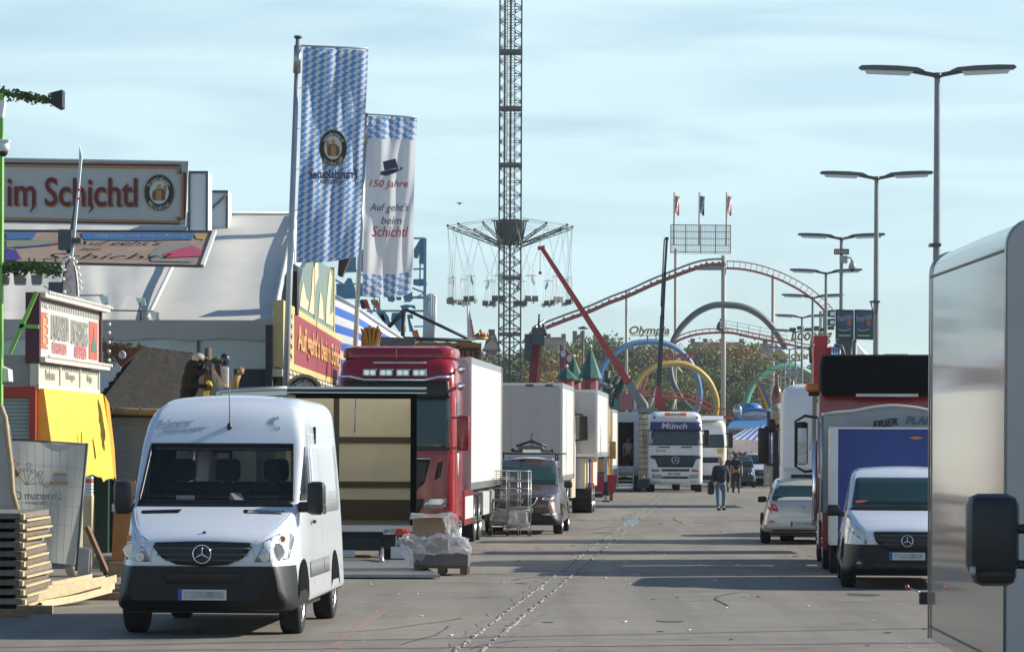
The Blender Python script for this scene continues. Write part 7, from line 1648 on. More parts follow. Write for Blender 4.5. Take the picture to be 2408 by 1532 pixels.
# advertising boards behind the second lamp
t=thing('advert_board','double framed advert board with Peaches lettering behind the second street lamp','sign',tuple(P(2010,795,110)),0)
for x0,x1 in((1964,2006),(2008.5,2052)):
    b=mb(M('advert_frame',(.10,.07,.06),.6)).prism([P(x0,724,110),P(x1,725,110),P(x1,795,110),P(x0,794,110)],(0,.2,0)); fr=b.done('frame',parent=t,world=True)
    m=M('poster_blue',(.05,.10,.17),.5,var=.3,vs=1.5); mb(m).prism([P(x0+2,728,109.97),P(x1-2,729,109.97),P(x1-2,770,109.97),P(x0+2,770,109.97)],(0,.01,0)).done('poster',parent=fr,world=True)
    mb(M('poster_green',(.03,.10,.08),.5,var=.3,vs=1.5)).prism([P(x0+2,770.5,109.97),P(x1-2,770.5,109.97),P(x1-2,791,109.97),P(x0+2,790,109.97)],(0,.01,0)).done('poster',parent=fr,world=True)
    ptxt('Peaches',fr,M('poster_white',(.45,.48,.50),.6),x0+3,x1-4,736,750,109.94,0,shear=.2,tilt=-14)
    mb(M('poster_peach',(.45,.14,.06),.5)).ell(P(x1-11,755,109.95),.075,.10,(0,.01,0),14).done('peach',parent=fr,world=True); b=mb(MATS['poster_white']); b.tube([P(x0+6+i*4,771+3*math.sin(i*.5),109.93) for i in range(8)],.02,4); b.prism([P(x0+6,784,109.93),P(x1-8,784,109.93),P(x1-8,787,109.93),P(x0+6,787,109.93)],(0,.01,0)); b.done('poster_print',parent=fr,world=True)
for y0 in(726,746): b=mb(DGREY).prism([P(1945,y0,110),P(1962,y0-1,110),P(1962,y0+17,110),P(1945,y0+16,110)],(0,.2,0)); b.use(LENS).prism([P(1950,y0+4,109.98),P(1961,y0+4,109.98),P(1961,y0+13,109.98),P(1950,y0+13,109.98)],(0,.01,0)); b.done('lamp_box',parent=t,world=True)
mb(DGREY).prism([P(1964,795,110.1),P(2003,795,110.1),P(2000,830,110.1),P(1975,830,110.1)],(0,.3,0)).rod(P(2008,795,110),P(2008,802,110),.06).done('bracket',parent=t,world=True); mb(STEEL).rod(P(2008,800,110.4),Vector((PX(2008,110.4),110.4,0)),.08).done('post',parent=t,world=True)
t=thing('pagoda_tent','white peaked pagoda tent roof below the advert board','tent',(PX(2025,118),118,0),0)
b=mb(M('pagoda_white',(.46,.48,.50),.6)); ap=P(2008,797,118); cs=[P(1962,850,116),P(2062,852,116),P(2080,850,121),P(1980,850,121)]
for i in range(4):
    A=cs[i];C=cs[(i+1)%4]
    for j in range(5):
        f0,f1=j/5,(j+1)/5; w=lambda p,f: ap.lerp(p,f)-Vector((0,0,.10*math.sin(math.pi*f)))
        b.quad(w(A,f0),w(C,f0),w(C,f1),w(A,f1)) if j else b.f([b.v(ap),b.v(w(C,f1)),b.v(w(A,f1))])
b.bb(cs[0].x,cs[1].x,116,121,2.3,cs[0].z); b.done('roof',parent=t,world=True)
for c in cs: mb(ALU).rod(Vector((c.x,c.y,0)),Vector((c.x,c.y,2.4)),.05).done('leg',parent=t,world=True)
t=thing('loading_crane','compact red folded loading crane above the black covered cab','crane',(PX(1945,67),67,0),0)
b=mb(REDC).bb(PX(1910,67),PX(1942,67),66.8,67.2,3.3,PZ(787,67)); b.bb(PX(1944,67),PX(1975,67),66.9,67.3,3.3,PZ(812,67),bev=.03); b.use(M('mast_red')).bb(PX(1942,67),PX(1962,67),66.7,66.85,3.3,PZ(818,67)); b.done('folded_arm',parent=t,world=True)
b=mb(CHROME)
for k in range(4): b.rod(P(1955+k*6,812+k,66.6),P(1957+k*5,850,66.6),.025,6)
b.use(DGREY).tube([P(1960,808,66.7),P(1978,812,66.7),P(1984,830,66.7),P(1975,850,66.7)],.035,6).tube([P(1905,850,66.7),P(1903,815,66.7),P(1912,805,66.7)],.03,6); b.done('hydraulic_rods',parent=t,world=True); mb(CHASS).bb(PX(1925,67),PX(1990,67),66.5,68.5,.5,3.3).done('base',parent=t,world=True)
# ---------------- stalls and clutter at the end of the street ----------------
t=thing('striped_awning','blue and white striped awning with a scalloped pink white valance','awning',(PX(1750,166),166,0),0)
b=mb(SW); n=14
A0,A1,B0,B1=P(1710,1030,166),P(1822,1033,164),P(1752,1006,171),P(1850,985,169)
for i in range(n):
    b.use(MATS['stripe_blue'] if i%2 else SW); f,g=i/n,(i+1)/n; b.quad(A0.lerp(A1,f),A0.lerp(A1,g),B0.lerp(B1,g),B0.lerp(B1,f))
b.done('roof_cloth',parent=t,world=True)
b=mb(M('valance_pinkwhite',(.52,.46,.46),.7)); k=48
for i in range(k):
    f,g=i/k,(i+1)/k; dz=lambda f:.56+.09*abs(math.sin(f*math.pi*8)); p,q=A0.lerp(A1,f),A0.lerp(A1,g); o=Vector((0,-.04,0)); b.quad(p+o,q+o,q+o-Vector((.0,.12,dz(g))),p+o-Vector((.35*0,.12,dz(f))))
b.done('valance',parent=t,world=True)
for x in(1712,1815): mb(M('post_tan',(.36,.28,.2),.7)).rod(P(x,1035,166),Vector((PX(x,166),166,0)),.10).done('post',parent=t,world=True)
t=thing('blue_kiosk','blue roofed drinks kiosk with a white arched name board behind the striped awning','kiosk',(PX(1765,176),176,0),0)
KB=M('kiosk_blue',(.06,.20,.42),.5); mb(KB).prism([P(1708,1003,174),P(1823,1003,174),P(1823,978,177),P(1728,978,177)],(0,0,-.06)).done('roof',parent=t,world=True)
mb(PLATEW).prism([P(x,y,176.5) for x,y in((1730,982),(1732,974),(1745,967),(1765,961),(1785,962),(1823,966),(1823,982))],(0,.15,0)).done('name_board',parent=t,world=True); ptxt('Prosecco Er Comò',t,M('kiosk_text',(.22,.20,.20),.6),1743,1806,972,980,176.45,0)
mb(KB).tube([P(x,y,176.4) for x,y in((1728,985),(1730,973),(1745,965),(1765,959),(1785,960),(1823,964))],.09,5).done('blue_moulding',parent=t,world=True); mb(KB).sph(P(1767,958,177),.55,8,(1,1,.6)).done('dome',parent=t,world=True)
mb(M('kiosk_wall',(.25,.22,.20),.7,var=.4,vs=2)).bb(PX(1712,178),PX(1823,178),178,181,0,PZ(1003,178)).done('wall',parent=t,world=True); mb(M('scallop_cream',(.45,.44,.38),.7)).prism([P(1708,1003,173.9),P(1823,1003,173.9),P(1823,1008,173.9),P(1708,1008,173.9)],(0,.04,0)).done('fringe',parent=t,world=True)
mb(LENS).sph(P(1734,965,176),.25,6,(1,1,1.6)).done('globe_lamp',parent=t,world=True)
t=thing('rainbow_flag','rainbow flag hanging from a slanted pole in front of the green loop','flag',tuple(P(1790,940,170)),0); mb(CG).rod(P(1771,877,170),P(1812,975,170),.03,5).done('pole',parent=t,world=True)
for i,c in enumerate(((.42,.04,.04),(.50,.20,.03),(.50,.42,.05),(.05,.28,.08),(.04,.10,.40),(.45,.08,.35))):
    f,g=i/6,(i+1)/6; a=lambda f,yy:(1773+30*yy+(-1+8*f)*yy+ (f-.5)*8,880+66*yy+(1-f)*18*yy)
    mb(M('rainbow_%d'%i,c,.7)).prism([P(*a(f,.0),169.9),P(*a(g,.0),169.9),P(*a(g,.55),169.8),P(*a(g,1),169.9),P(*a(f,1),169.9),P(*a(f,.55),169.8)],(0,.02,0)).done('stripe',parent=t,world=True)
t=thing('bottle_figure','giant brown beer bottle figure standing behind the mirrors of the white lorry','figure',(PX(1825,96),96,PZ(1010,96)),0)
b=mb(M('bottle_brown',(.16,.06,.02),.15,coat=.8)); zc=[PZ(y,96)-PZ(1010,96) for y in(1010,925,908,893,886)]; b.lathe([(.16,zc[0]),(.165,zc[1]),(.12,zc[1]+.12),(.06,zc[2]+.1),(.05,zc[3]+.05),(.06,zc[4]+.05),(.05,zc[4]+.10)],(0,0,0),'Z',n=20); b.done('bottle',parent=t)
mb(M('label_cream',(.40,.36,.26),.5)).lathe([(.169,.28),(.170,.78)],(0,0,0),'Z',n=20).done('label',parent=t); mb(M('label_orange',(.48,.14,.03),.5)).lathe([(.171,.14),(.171,.28)],(0,0,0),'Z',n=20).done('label',parent=t); mb(MATS['label_cream']).lathe([(.07,1.25),(.10,1.15)],(0,0,0),'Z',n=16).done('neck_label',parent=t)
txt('Paulaner',t,MATS['kiosk_text'],(0,-.175,.62),.22,.07)
mb(M('navy_post',(.05,.05,.22),.5)).bb(PX(1802,97)-PX(1825,96),PX(1812,97)-PX(1825,96),.9,1.1,-1.0,.55).done('side_board',parent=t); mb(CHASS).bb(-.1,.1,-.1,.2,-2.5,0.0).done('stand',parent=t)
t=thing('direction_board','small grey board with white lines of text hung between far street lamps','sign',tuple(P(1864,885,150)),0); b=mb(M('board_midgrey',(.25,.30,.30),.5)).prism([P(1849,868,150),P(1880,868,150),P(1880,883,150),P(1849,883,150)],(0,.1,0)); b.done('board',parent=t,world=True)
b=mb(PLATEW)
for y in(870.5,874.5,879): b.prism([P(1852,y,149.95),P(1877,y,149.95),P(1877,y+1.3,149.95),P(1852,y+1.3,149.95)],(0,.02,0))
b.done('text_line',parent=t,world=True); mb(STEEL).rod(P(1864,883,150),P(1864,960,150),.04).done('post',parent=t,world=True)
t=thing('parked_car','dark car behind the two walking people under the awning','car',(PX(1736,171),171,0),-4)
b=carbody(4.2,[(0,.75),(.3,.95),(1,1.05),(1.7,1.5),(2.4,1.58),(4,1.5),(4.2,1.1)],[(0,.3),(4.2,.25)],[(0,.75),(.3,.88),(4.2,.8)],[(0,.65),(1,.8),(1.7,.68),(4.2,.6)],[(0,.1),(4.2,.12)],.03,.2); bv=bvh_of(b); b.use(M('car_darkblue',(.02,.03,.05),.2,.2,coat=.8)); b.done('body',parent=t,sharp=32)
panel('windscreen',bv,[(-.7,1.1),(.7,1.1),(.58,1.46),(-.58,1.46)],'front',MATS['grey_glass'],t,off=.008,thick=.01,res=.1,rnd_=.06)
for s_ in(1,-1):
    panel('headlight',bv,[(s_*.45,.62),(s_*.75,.62),(s_*.78,.74),(s_*.5,.74)],'front',LENS,t,off=.01,thick=.02,res=.1)
    for yy in(.8,3.3): wheel(t,s_*.875,yy,.31,.21,s_)
for (x0,x1,y0,y1,Y,c,l,cat) in((1797,1812,1066,1122,170,(.40,.38,.36),'pale gas bottle cabinet beside the awning post','cabinet'),(1812,1822,1040,1115,172,(.12,.12,.11),'dark stacked kitchen equipment beside the awning','equipment')):
    t=thing('kitchen_unit',l,cat,(PX(x0,Y),Y,0),0); b=mb(M('unit_%d'%x0,c,.6,var=.5,vs=4)).bb(0,PX(x1,Y)-PX(x0,Y),0,.6,.1,PZ(y0,Y),bev=.02); b.bb(.02,PX(x1,Y)-PX(x0,Y)-.02,-.03,0,.5,PZ(y0,Y)*.6); b.bb(0,.05,0,.6,0,.1); b.done('body',parent=t)
t=thing('traffic_cone','small red and white marker on the asphalt near the silver hatchback','cone',(PX(1861-2,160)-.0,160,0),0); b=mb(M('cone_red',(.5,.05,.04),.5)).lathe([(.22,0),(.2,.04),(.12,.06),(.05,.5),(.001,.52)],(0,0,0),'Z',n=14); b.done('cone',parent=t)
# castle ride clutter above lorries: pale panels and poles near the crane foot
for (pts,Y,c,l) in((((1455,925),(1486,924),(1486,962),(1455,962)),200,(.40,.14,.14),'pink ride panel beside the foot of the telescopic crane'),(((1489,920),(1496,920),(1497,965),(1490,965)),198,(.60,.60,.55),'white upright board beside the pink ride panel'),(((1445,935),(1453,938),(1453,965),(1442,965)),196,(.10,.28,.18),'green painted board left of the pink ride panel')):
    clut('ride_hoarding',l,'panel',M('rp_%d'%int(Y),c,.6,var=.1),pts,Y,.3,'board')
t=thing('ride_machine','dark green machine arms leaning behind the container row','ride part',(PX(1440,205),205,0),0); b=mb(M('machine_green',(.03,.06,.05),.6,var=.3,vs=2))
for a,c,r in(((1405,955),(1460,880),.22),((1440,955),(1475,880),.22),((1425,950),(1427,870),.18),((1430,930),(1470,905),.15),((1415,960),(1445,900),.25)): b.rod(P(*a,205),P(*c,205),r,5)
b.use(CH).tube([P(1398+8*i,905+4*math.sin(i*2),203) for i in range(6)],.14,5); b.done('arm',parent=t,world=True)
# bird / drone
t=thing('drone','tiny dark drone hovering in the sky left of the swing tower','drone',tuple(P(1078,479,150)),0); b=mb(BLACK).sph((0,0,0),.05,6,(1.3,1,.8)); b.rod((-.13,0,.03),(.13,0,.03),.012).rod((0,0,-.0),(0,0,-.08),.01); b.done('body',parent=t)
for s_ in(-1,1): mb(DGREY).lathe([(.05,.0),(.001,.004)],(s_*.13,0,.045),'Z',n=8).done('rotor',parent=t)
# ---------------- buildings and trees beyond ----------------
def bldg(label,x0,x1,y0,Y,roofh,wc,rc,chim=1,wins=True,dep=14):
    t=thing('building',label,'building',(PX((x0+x1)/2,Y),Y,0),0); xa,xb=PX(x0,Y),PX(x1,Y); zt=PZ(y0,Y); ze=zt-roofh
    mb(M('wall_%d'%int(x0),wc,.8,var=.1,vs=.2)).bb(xa,xb,Y,Y+dep,0,ze).done('wall',parent=t,world=True)
    b=mb(M('roof_%d'%int(x0),rc,.8,var=.15,vs=.3)); b.prism([(xa-.6,Y-.6,ze),(xa+roofh*.5,Y+dep/2,zt),(xa-.6,Y+dep+.6,ze)],(0,0,.001)) if 0 else None
    v=[b.v(q) for q in((xa-.6,Y-.6,ze),(xb+.6,Y-.6,ze),(xb+.6,Y+dep,ze),(xa-.6,Y+dep,ze),(xa+roofh*.6,Y+dep/2,zt),(xb-roofh*.6,Y+dep/2,zt))]
    for q in((0,1,5,4),(1,2,5),(2,3,4,5),(3,0,4),(0,3,2,1)): b.f([v[i] for i in q])
    r=b.done('roof',parent=t,world=True)
    for k in range(chim): x=xa+(xb-xa)*(k+.5+.2*math.sin(k*5))/chim; mb(M('chimney_brick',(.12,.07,.06),.8)).bb(x-.6,x+.6,Y+dep/2-.5,Y+dep/2+.5,ze,zt+.9).done('chimney',parent=r,world=True)
    if wins:
        n=min(14,int((xb-xa)/4))
        for k in range(n):
            for j in range(3):
                x=xa+(k+.5)*(xb-xa)/n; z=ze-2.5-j*3.4
                mb(GLASS).bb(x-.7,x+.7,Y-.08,Y-.02,z-1,z+1).done('window',parent=t,world=True)
    return t
RC=(.06,.045,.045)
bldg('long brick house row with dark roof beyond the trees right of the swing tower',1245,1345,790,900,4,(.16,.11,.10),RC,3)
bldg('gabled house with a small dormer above the trees left of the crane boom',1340,1385,783,920,5,(.20,.16,.14),(.10,.075,.06),2)
bldg('dark roofed house row between the crane boom and the first ring letters',1385,1445,792,930,4,(.16,.12,.11),RC,2)
bldg('dark gabled house behind the blue loop',1500,1560,826,820,4,(.20,.18,.16),(.07,.07,.08),1)
bldg('large brick building with flat dark roof behind the coaster',1612,1760,800,900,3,(.14,.075,.065),RC,4)
bldg('brick building end with curved dark roof right of the grey ring',1755,1850,803,880,4,(.13,.08,.08),(.05,.05,.06),1)
bldg('grey stone tower block behind the crown figure',1140,1168,783,620,3,(.12,.11,.11),(.08,.07,.07),1)
bldg('low pale building on the horizon right of the advert board',2075,2150,826,900,2,(.30,.26,.24),(.20,.15,.13),0,wins=False)
bldg('dark house row on the horizon behind the wooden sign',1000,1140,812,800,3,(.13,.11,.11),RC,2)
GRN1=M('leaf_green',(.11,.15,.025),.7,var=.5,vs=.25); GRN2=M('leaf_olive',(.20,.19,.035),.7,var=.5,vs=.25); GRN3=M('leaf_autumn',(.34,.22,.04),.7,var=.45,vs=.25); GRN4=M('leaf_dark',(.06,.085,.022),.7,var=.4,vs=.25); BARK=M('bark',(.07,.05,.035),.9,var=.3)
def crown(mat,seed,H=18,W=7,clumps=95,leaves=150,ls=.19,slim=1.0,low=.22):
    r=random.Random(seed); b=mb(mat)
    cs=[]
    for i in range(clumps):
        while True:
            x,y,z=r.uniform(-1,1),r.uniform(-1,1),r.uniform(-1,1)
            d=x*x+y*y+z*z
            if .12<d<1: break
        wz=1-.25*z; lump=1+.22*math.sin(3*math.atan2(y,x)+seed)+.15*math.sin(5*z+seed)
        cs.append(Vector((x*W*wz*lump,y*W*wz*lump,H*(low+(1-low)*(z+1)/2))))
    for c in cs:
        cr=r.uniform(.7,1.5)*W*.16
        for j in range(leaves):
            o=Vector((r.gauss(0,1),r.gauss(0,1),r.gauss(0,.8)))*cr*.6; s=ls*r.uniform(.6,1.4)
            Mx=Matrix.Rotation(r.uniform(0,6.3),3,'Z')@Matrix.Rotation(r.uniform(0,3.1),3,'X'); b.quad(*[c+o+Mx@Vector(q)*s for q in((-1,-.5,0),(0,-.9,.2),(1,.2,0),(.1,.9,-.1))])
    bm=b.done('crown',fixn=False); tr=mb(BARK).tube([(0,0,0),(.2,.1,H*.3),(0,-.1,H*.6),(.1,0,H*.85)],[W*.06,W*.045,W*.028,W*.01],7)
    for c in cs[:9]: tr.tube([(0,0,H*r.uniform(.25,.5)),tuple(c*.6+Vector((0,0,H*.15))),tuple(c)],[W*.022,W*.014,W*.005],5)
    tb=tr.done('trunk'); d=(bm.data,tb.data); bpy.data.objects.remove(bm); bpy.data.objects.remove(tb); return d
VAR=[crown(GRN1,1),crown(GRN2,2,W=8),crown(GRN3,3,W=6.5),crown(GRN4,4,W=7.5),crown(GRN2,5,W=6,clumps=80),crown(GRN4,6,H=18,W=2.3,clumps=55,leaves=80,ls=.15,low=.12)]
TL_=[(1130,850,560,3),(1160,842,570,1),(1185,838,590,3),(1240,830,600,1),(1262,822,610,0),(1290,815,620,0),(1318,822,600,1),(1350,832,590,2),(1376,803,640,0),(1398,790,660,1),(1424,797,650,0),(1448,808,640,3),(1300,868,520,2),(1262,874,515,2),(1345,880,530,1),(1465,812,640,1),(1490,830,600,3),(1422,850,540,3),(1448,868,530,1),(1478,878,520,0),(1510,884,540,1),(1545,830,640,0),(1565,806,680,1),(1570,850,560,3),(1598,856,550,0),(1625,830,600,3),(1655,812,630,1),(1690,798,650,2),(1722,806,640,1),(1745,812,630,2),(1770,835,610,0),(1650,870,540,0),(1690,865,545,1),(1730,870,535,3),(1765,888,520,0),(1800,880,540,1),(1830,870,560,2),(1870,868,560,1),(1900,860,570,0),(1615,885,525,1),(1545,892,520,0),(1225,870,540,3),(1930,858,580,3)]
hz={0:'mid green bushy tree',1:'olive green rounded tree',2:'tree with autumn orange leaves',3:'dark green broad tree',4:'olive tree'}
def near(x,y):
    L=[(1130,'behind the wooden sign'),(1200,'behind the lattice swing tower'),(1262,'by the folded crane'),(1330,'behind the pink pennants'),(1400,'behind the tallest turret'),(1470,'inside the blue loop'),(1560,'behind the slim dark crane'),(1640,'between the blue and yellow loops'),(1705,'behind the pale coaster support'),(1780,'right of the pale support'),(1860,'behind the green loop'),(1930,'under the farthest lamps')]
    return min(L,key=lambda q:abs(q[0]-x))[1]
seen={}
for i,(x,y,Y,v) in enumerate(TL_):
    t=thing('tree','','tree',(PX(x,Y),Y,0),rnd.uniform(0,360),'trees beyond the fairground'); 
    for nm,me in zip(('crown','trunk'),VAR[v]):
        o=bpy.data.objects.new(nm,me); col.objects.link(o); o.parent=t
    k=PZ(y,Y)/18.0; kx=rnd.uniform(.85,1.15)*min(1.25,k*1.1); t.scale=(kx,kx,k)
    pos='upper' if y<835 else 'lower'; l=f'{pos} {hz[v]} {near(x,y)}'
    if l in seen: l=f'{pos} {hz[v]} {near(x,y)}, '+('farther right' if x>seen[l] else 'farther left')
    seen.setdefault(l,x); t['label']=l
for i,(x,y,Y) in enumerate(((2105,822,700),(2118,832,690),(2160,838,700),(2188,830,690),(2240,834,700),(1530,835,680),(1690,815,800),(2085,836,720))):
    t=thing('tree','','tree',(PX(x,Y),Y,0),rnd.uniform(0,360),'poplars on the horizon')
    for nm,me in zip(('crown','trunk'),VAR[5]): o=bpy.data.objects.new(nm,me); col.objects.link(o); o.parent=t
    k=PZ(y,Y)/18.0; t.scale=(k,k,k); t['label']=['tallest slim poplar right of the second lamp','slim poplar just right of the tallest one','slim poplar in the middle of the horizon gap','slim poplar nearest the white box van','slim poplar hidden beside the white box van','slim tree between the coaster letters and the dark boom','slim tree above the brick building','slim poplar nearest the second lamp'][i]
# low hedge bank under the trees
b=mb(GRN4)
for i in range(14000):
    x=rnd.uniform(1100,2000); Y=rnd.uniform(495,512); c=Vector((PX(x,Y),Y,rnd.uniform(.0,1)**1.3*(5.5+1.5*math.sin(x*.05)))); s=rnd.uniform(.2,.45); Mx=Matrix.Rotation(rnd.uniform(0,6.3),3,'Z')@Matrix.Rotation(rnd.uniform(0,3.1),3,'X'); b.quad(*[c+Mx@Vector(q)*s for q in((-1,-.5,0),(0,-.9,.2),(1,.2,0),(.1,.9,-.1))])
h=b.done('shrubbery',fixn=False); h['kind']='stuff'; h['label']='dark shrubbery at the foot of the distant trees'; h['category']='shrubbery'
# little grass patch among the clutter
b=mb(M('grass_bright',(.14,.20,.04),.8,var=.3,vs=5))
for i in range(500):
    x=rnd.uniform(236,266); Y=rnd.uniform(55.5,57.5); c=Vector((PX(x,Y),Y,rnd.uniform(0,.05))); b.quad(c,c+Vector((.015,0,0)),c+Vector((rnd.gauss(0,.02),0,.09)),c+Vector((rnd.gauss(0,.02),0,.1)))
g=b.done('grass',fixn=False); g['kind']='stuff'; g['label']='tuft of sunlit grass between the green container and ochre board'
# ---------------- people ----------------
def skin(verts,edges,rad,mat,name,parent,sub=2):
    me=bpy.data.meshes.new(name); me.from_pydata([Vector(v) for v in verts],edges,[]); o=bpy.data.objects.new(name,me); col.objects.link(o)
    m=o.modifiers.new('s','SKIN'); me.skin_vertices[0].data[0].use_root=True
    for i,r in enumerate(rad): me.skin_vertices[0].data[i].radius=(r if isinstance(r,tuple) else (r,r))
    s=o.modifiers.new('u','SUBSURF'); s.levels=sub; s.render_levels=sub
    dg=bpy.context.evaluated_depsgraph_get(); dg.update(); m2=bpy.data.meshes.new_from_object(o.evaluated_get(dg)); bpy.data.objects.remove(o)
    for p in m2.polygons: p.use_smooth=True
    m2.materials.clear(); m2.materials.append(mat); q=bpy.data.objects.new(name,m2); col.objects.link(q); q.parent=parent; return q
SK=M('skin',(.42,.24,.16),.6)
def person(label,loc,rz,top,legs,hair,h=1.70,stride=.16,jacket=True,armc=None,lean=0,shoes=None,face=-1,bulk=1):
    t=thing('person',label,'person',loc,rz); k=h/1.72; f=face
    S=lambda q:(q[0]*k,q[1]*k,q[2]*k)
    s=stride
    V=[(0,0,.94),(0,-.01,1.14),(0,.0,1.34),(0,.0,1.45),(0,f*.02,1.53),(0,f*.03,1.62),(0,f*.02,1.69),
       (-.10,0,.88),(-.11,f*s*.5,.50),(-.11,f*s*1.0-0,.09),(-.12,f*(s+.12),.04),
       (.10,0,.88),(.11,f*-s*.3,.50),(.11,-f*s*1.0+0,.12),(.12,f*(-s+.12),.05),
       (-.18,0,1.40),(-.235,-f*.04,1.14),(-.25,f*.08,.90),(-.25,f*.10,.80),
       (.18,0,1.40),(.235,f*.02,1.14),(.25,-f*.06,.90),(.25,-f*.07,.80)]
    E=[(0,1),(1,2),(2,3),(3,4),(4,5),(5,6),(0,7),(7,8),(8,9),(9,10),(0,11),(11,12),(12,13),(13,14),(2,15),(15,16),(16,17),(17,18),(2,19),(19,20),(20,21),(21,22)]
    Rr=[.13,.13,.14,.06,.055,.09,.075,.085,.06,.042,.035,.085,.06,.042,.035,.055,.045,.035,.028,.055,.045,.035,.028]
    body=skin([S(v) for v in V],E,[r*k for r in Rr],SK,'body',t)
    # fingers and thumb on each hand
    for s_,hb in((-1,V[18]),(1,V[22])):
        vv=[];ee=[];rr=[]
        for j in range(4):
            y=(j-1.5)*.020; n0=len(vv); L=(.075,.085,.08,.062)[j]; vv+= [(hb[0],hb[1]+y,hb[2]-.0),(hb[0]-s_*.004,hb[1]+y*1.1,hb[2]-L*.6),(hb[0]-s_*.02,hb[1]+y*1.1,hb[2]-L)]; ee+=[(n0,n0+1),(n0+1,n0+2)]; rr+=[.011,.009,.007]
        n0=len(vv); vv+=[(hb[0],hb[1]+f*.03,hb[2]+.03),(hb[0]-s_*.02,hb[1]+f*.05,hb[2]-.02)]; ee+=[(n0,n0+1)]; rr+=[.012,.009]
        b=mb(SK)
        for a,c in ee: b.tube([S(vv[a]),S(vv[c])],[rr[a]*k,rr[c]*k],5)
        b.done('hand',parent=body)
    # face
    b=mb(SK); b.tube([S((0,f*.095,1.60)),S((0,f*.125,1.575))],[.010*k,.016*k],5); 
    for s_ in(-1,1): b.sph(S((s_*.085,f*.01,1.60)),.018*k,5,(.5,1,1.5))
    b.use(M('eye_dark',(.02,.015,.01),.4))
    for s_ in(-1,1): b.sph(S((s_*.032,f*.098,1.615)),.010*k,5)
    b.use(M('lips',(.30,.10,.08),.5)).box(S((0,f*.10,1.545)),(.045*k,.012*k,.010*k)); b.done('face',parent=body)
    # hair cap
    b=mb(hair); b.sph(S((0,f*-.010,1.655)),.108*k,8,(.92,1.0,.92)); b.sph(S((0,f*-.045,1.61)),.088*k,8,(1,.8,1.1)); b.done('hair',parent=t)
    # trousers
    TV=[V[0],(0,0,1.0)]+V[7:10]+V[11:14]; TE=[(0,1),(0,2),(2,3),(3,4),(0,5),(5,6),(6,7)]
    skin([S(v) for v in TV],TE,[r*k for r in(.15,.15,.105,.078,.062,.105,.078,.062)],legs,'trousers',t)
    JV=[(0,0,.86 if jacket else .98),(0,0,1.14),(0,0,1.34),(0,0,1.44)]+[V[15],V[16],V[17],V[19],V[20],V[21]]
    bk=bulk
    JE=[(0,1),(1,2),(2,3),(2,4),(4,5),(5,6),(2,7),(7,8),(8,9)]
    if jacket: skin([S(v) for v in JV],JE,[r*k*bk for r in(.185,.175,.165,.08,.085,.07,.055,.085,.07,.055)],top,'jacket',t)
    else: 
        JV=JV[:6]+[V[19],V[20]]; JV[5]=tuple(Vector(V[15]).lerp(Vector(V[16]),.8)); JV[7]=tuple(Vector(V[19]).lerp(Vector(V[20]),.8))
        skin([S(v) for v in JV],[(0,1),(1,2),(2,3),(2,4),(4,5),(2,6),(6,7)],[r*k*bk for r in(.165,.165,.165,.08,.08,.065,.08,.065)],top,'shirt',t)
    b=mb(shoes or BLACK)
    for i in(9,13): 
        v=V[i]; b.box(S((v[0],v[1]+f*.07,.045 if i==9 else .05)),(.10*k,.27*k,.085*k),bev=.03)
    b.done('shoe',parent=t); return t
JN=M('jeans_blue',(.10,.17,.24),.8,var=.15,vs=8); JK=M('jacket_navy',(.012,.013,.03),.75,var=.2,vs=8); HG=M('hair_grey',(.28,.24,.20),.8); HB=M('hair_brown',(.08,.05,.03),.8)
p=person('person in a dark jacket and blue jeans walking towards the camera on the road',(PX(1695,110.5),110.5,0),8,JK,JN,HG,1.70,.13,bulk=1.12)
b=mb(JK).box((-.33,.02,.72),(.20,.26,.42),bev=.07); b.tube([(-.25,.0,1.40),(-.33,.02,.92)],.02,5); b.done('shoulder_bag',parent=p)
person('person in a black shirt and dark trousers walking away, nearer the van',(PX(1731,152),152,0),0,M('shirt_black',(.015,.014,.015),.8),M('trousers_dark',(.03,.025,.025),.8),HB,1.72,.12,jacket=False,face=1)
person('person in black partly hidden behind the one in the short sleeved shirt',(PX(1719,154),154.5,0),0,MATS['shirt_black'],MATS['trousers_dark'],HG,1.70,.10,face=1)
person('person in a white shirt inside the dark doorway of the container',(PX(1476,155.8),155.9,.83),20,M('shirt_white',(.45,.45,.47),.8),MATS['trousers_dark'],HB,1.62,.05,jacket=False)
# ---------------- unseen stalls added on the right to throw shade across the street -------------
for i,(Y,x,w,d,h,l) in enumerate(((62,11.5,3.5,3.5,3.0,''),(86,13.0,4,4,3.6,''),(101,14.5,5,3,4.2,''),(118,15.2,4,6,3.4,''),(133,16.2,4,4,4.0,''),(147,17.0,4,4,3.4,''))):
    t=thing('market_stall',['canvas stall behind the red lorry on the right','white canvas stall behind the silver hatchback','tall canvas stall by the second lamp','long canvas stall beyond the white lorry','canvas stall by the third lamp','farthest canvas stall on the right'][i],'stall',(x+w/2,Y,0),-SA)
    b=mb(M('stall_canvas',(.45,.43,.38),.7)); v=[b.v(q) for q in((-w/2,0,h*.75),(w/2,0,h*.75),(w/2,d,h*.75),(-w/2,d,h*.75),(0,d/2,h))]
    for q in((0,1,4),(1,2,4),(2,3,4),(3,0,4),(0,3,2,1)): b.f([v[j] for j in q])
    b.done('roof',parent=t); mb(M('stall_boards',(.20,.15,.10),.8)).bb(-w/2+.1,w/2-.1,.1,d-.1,0,h*.74).done('wall',parent=t)
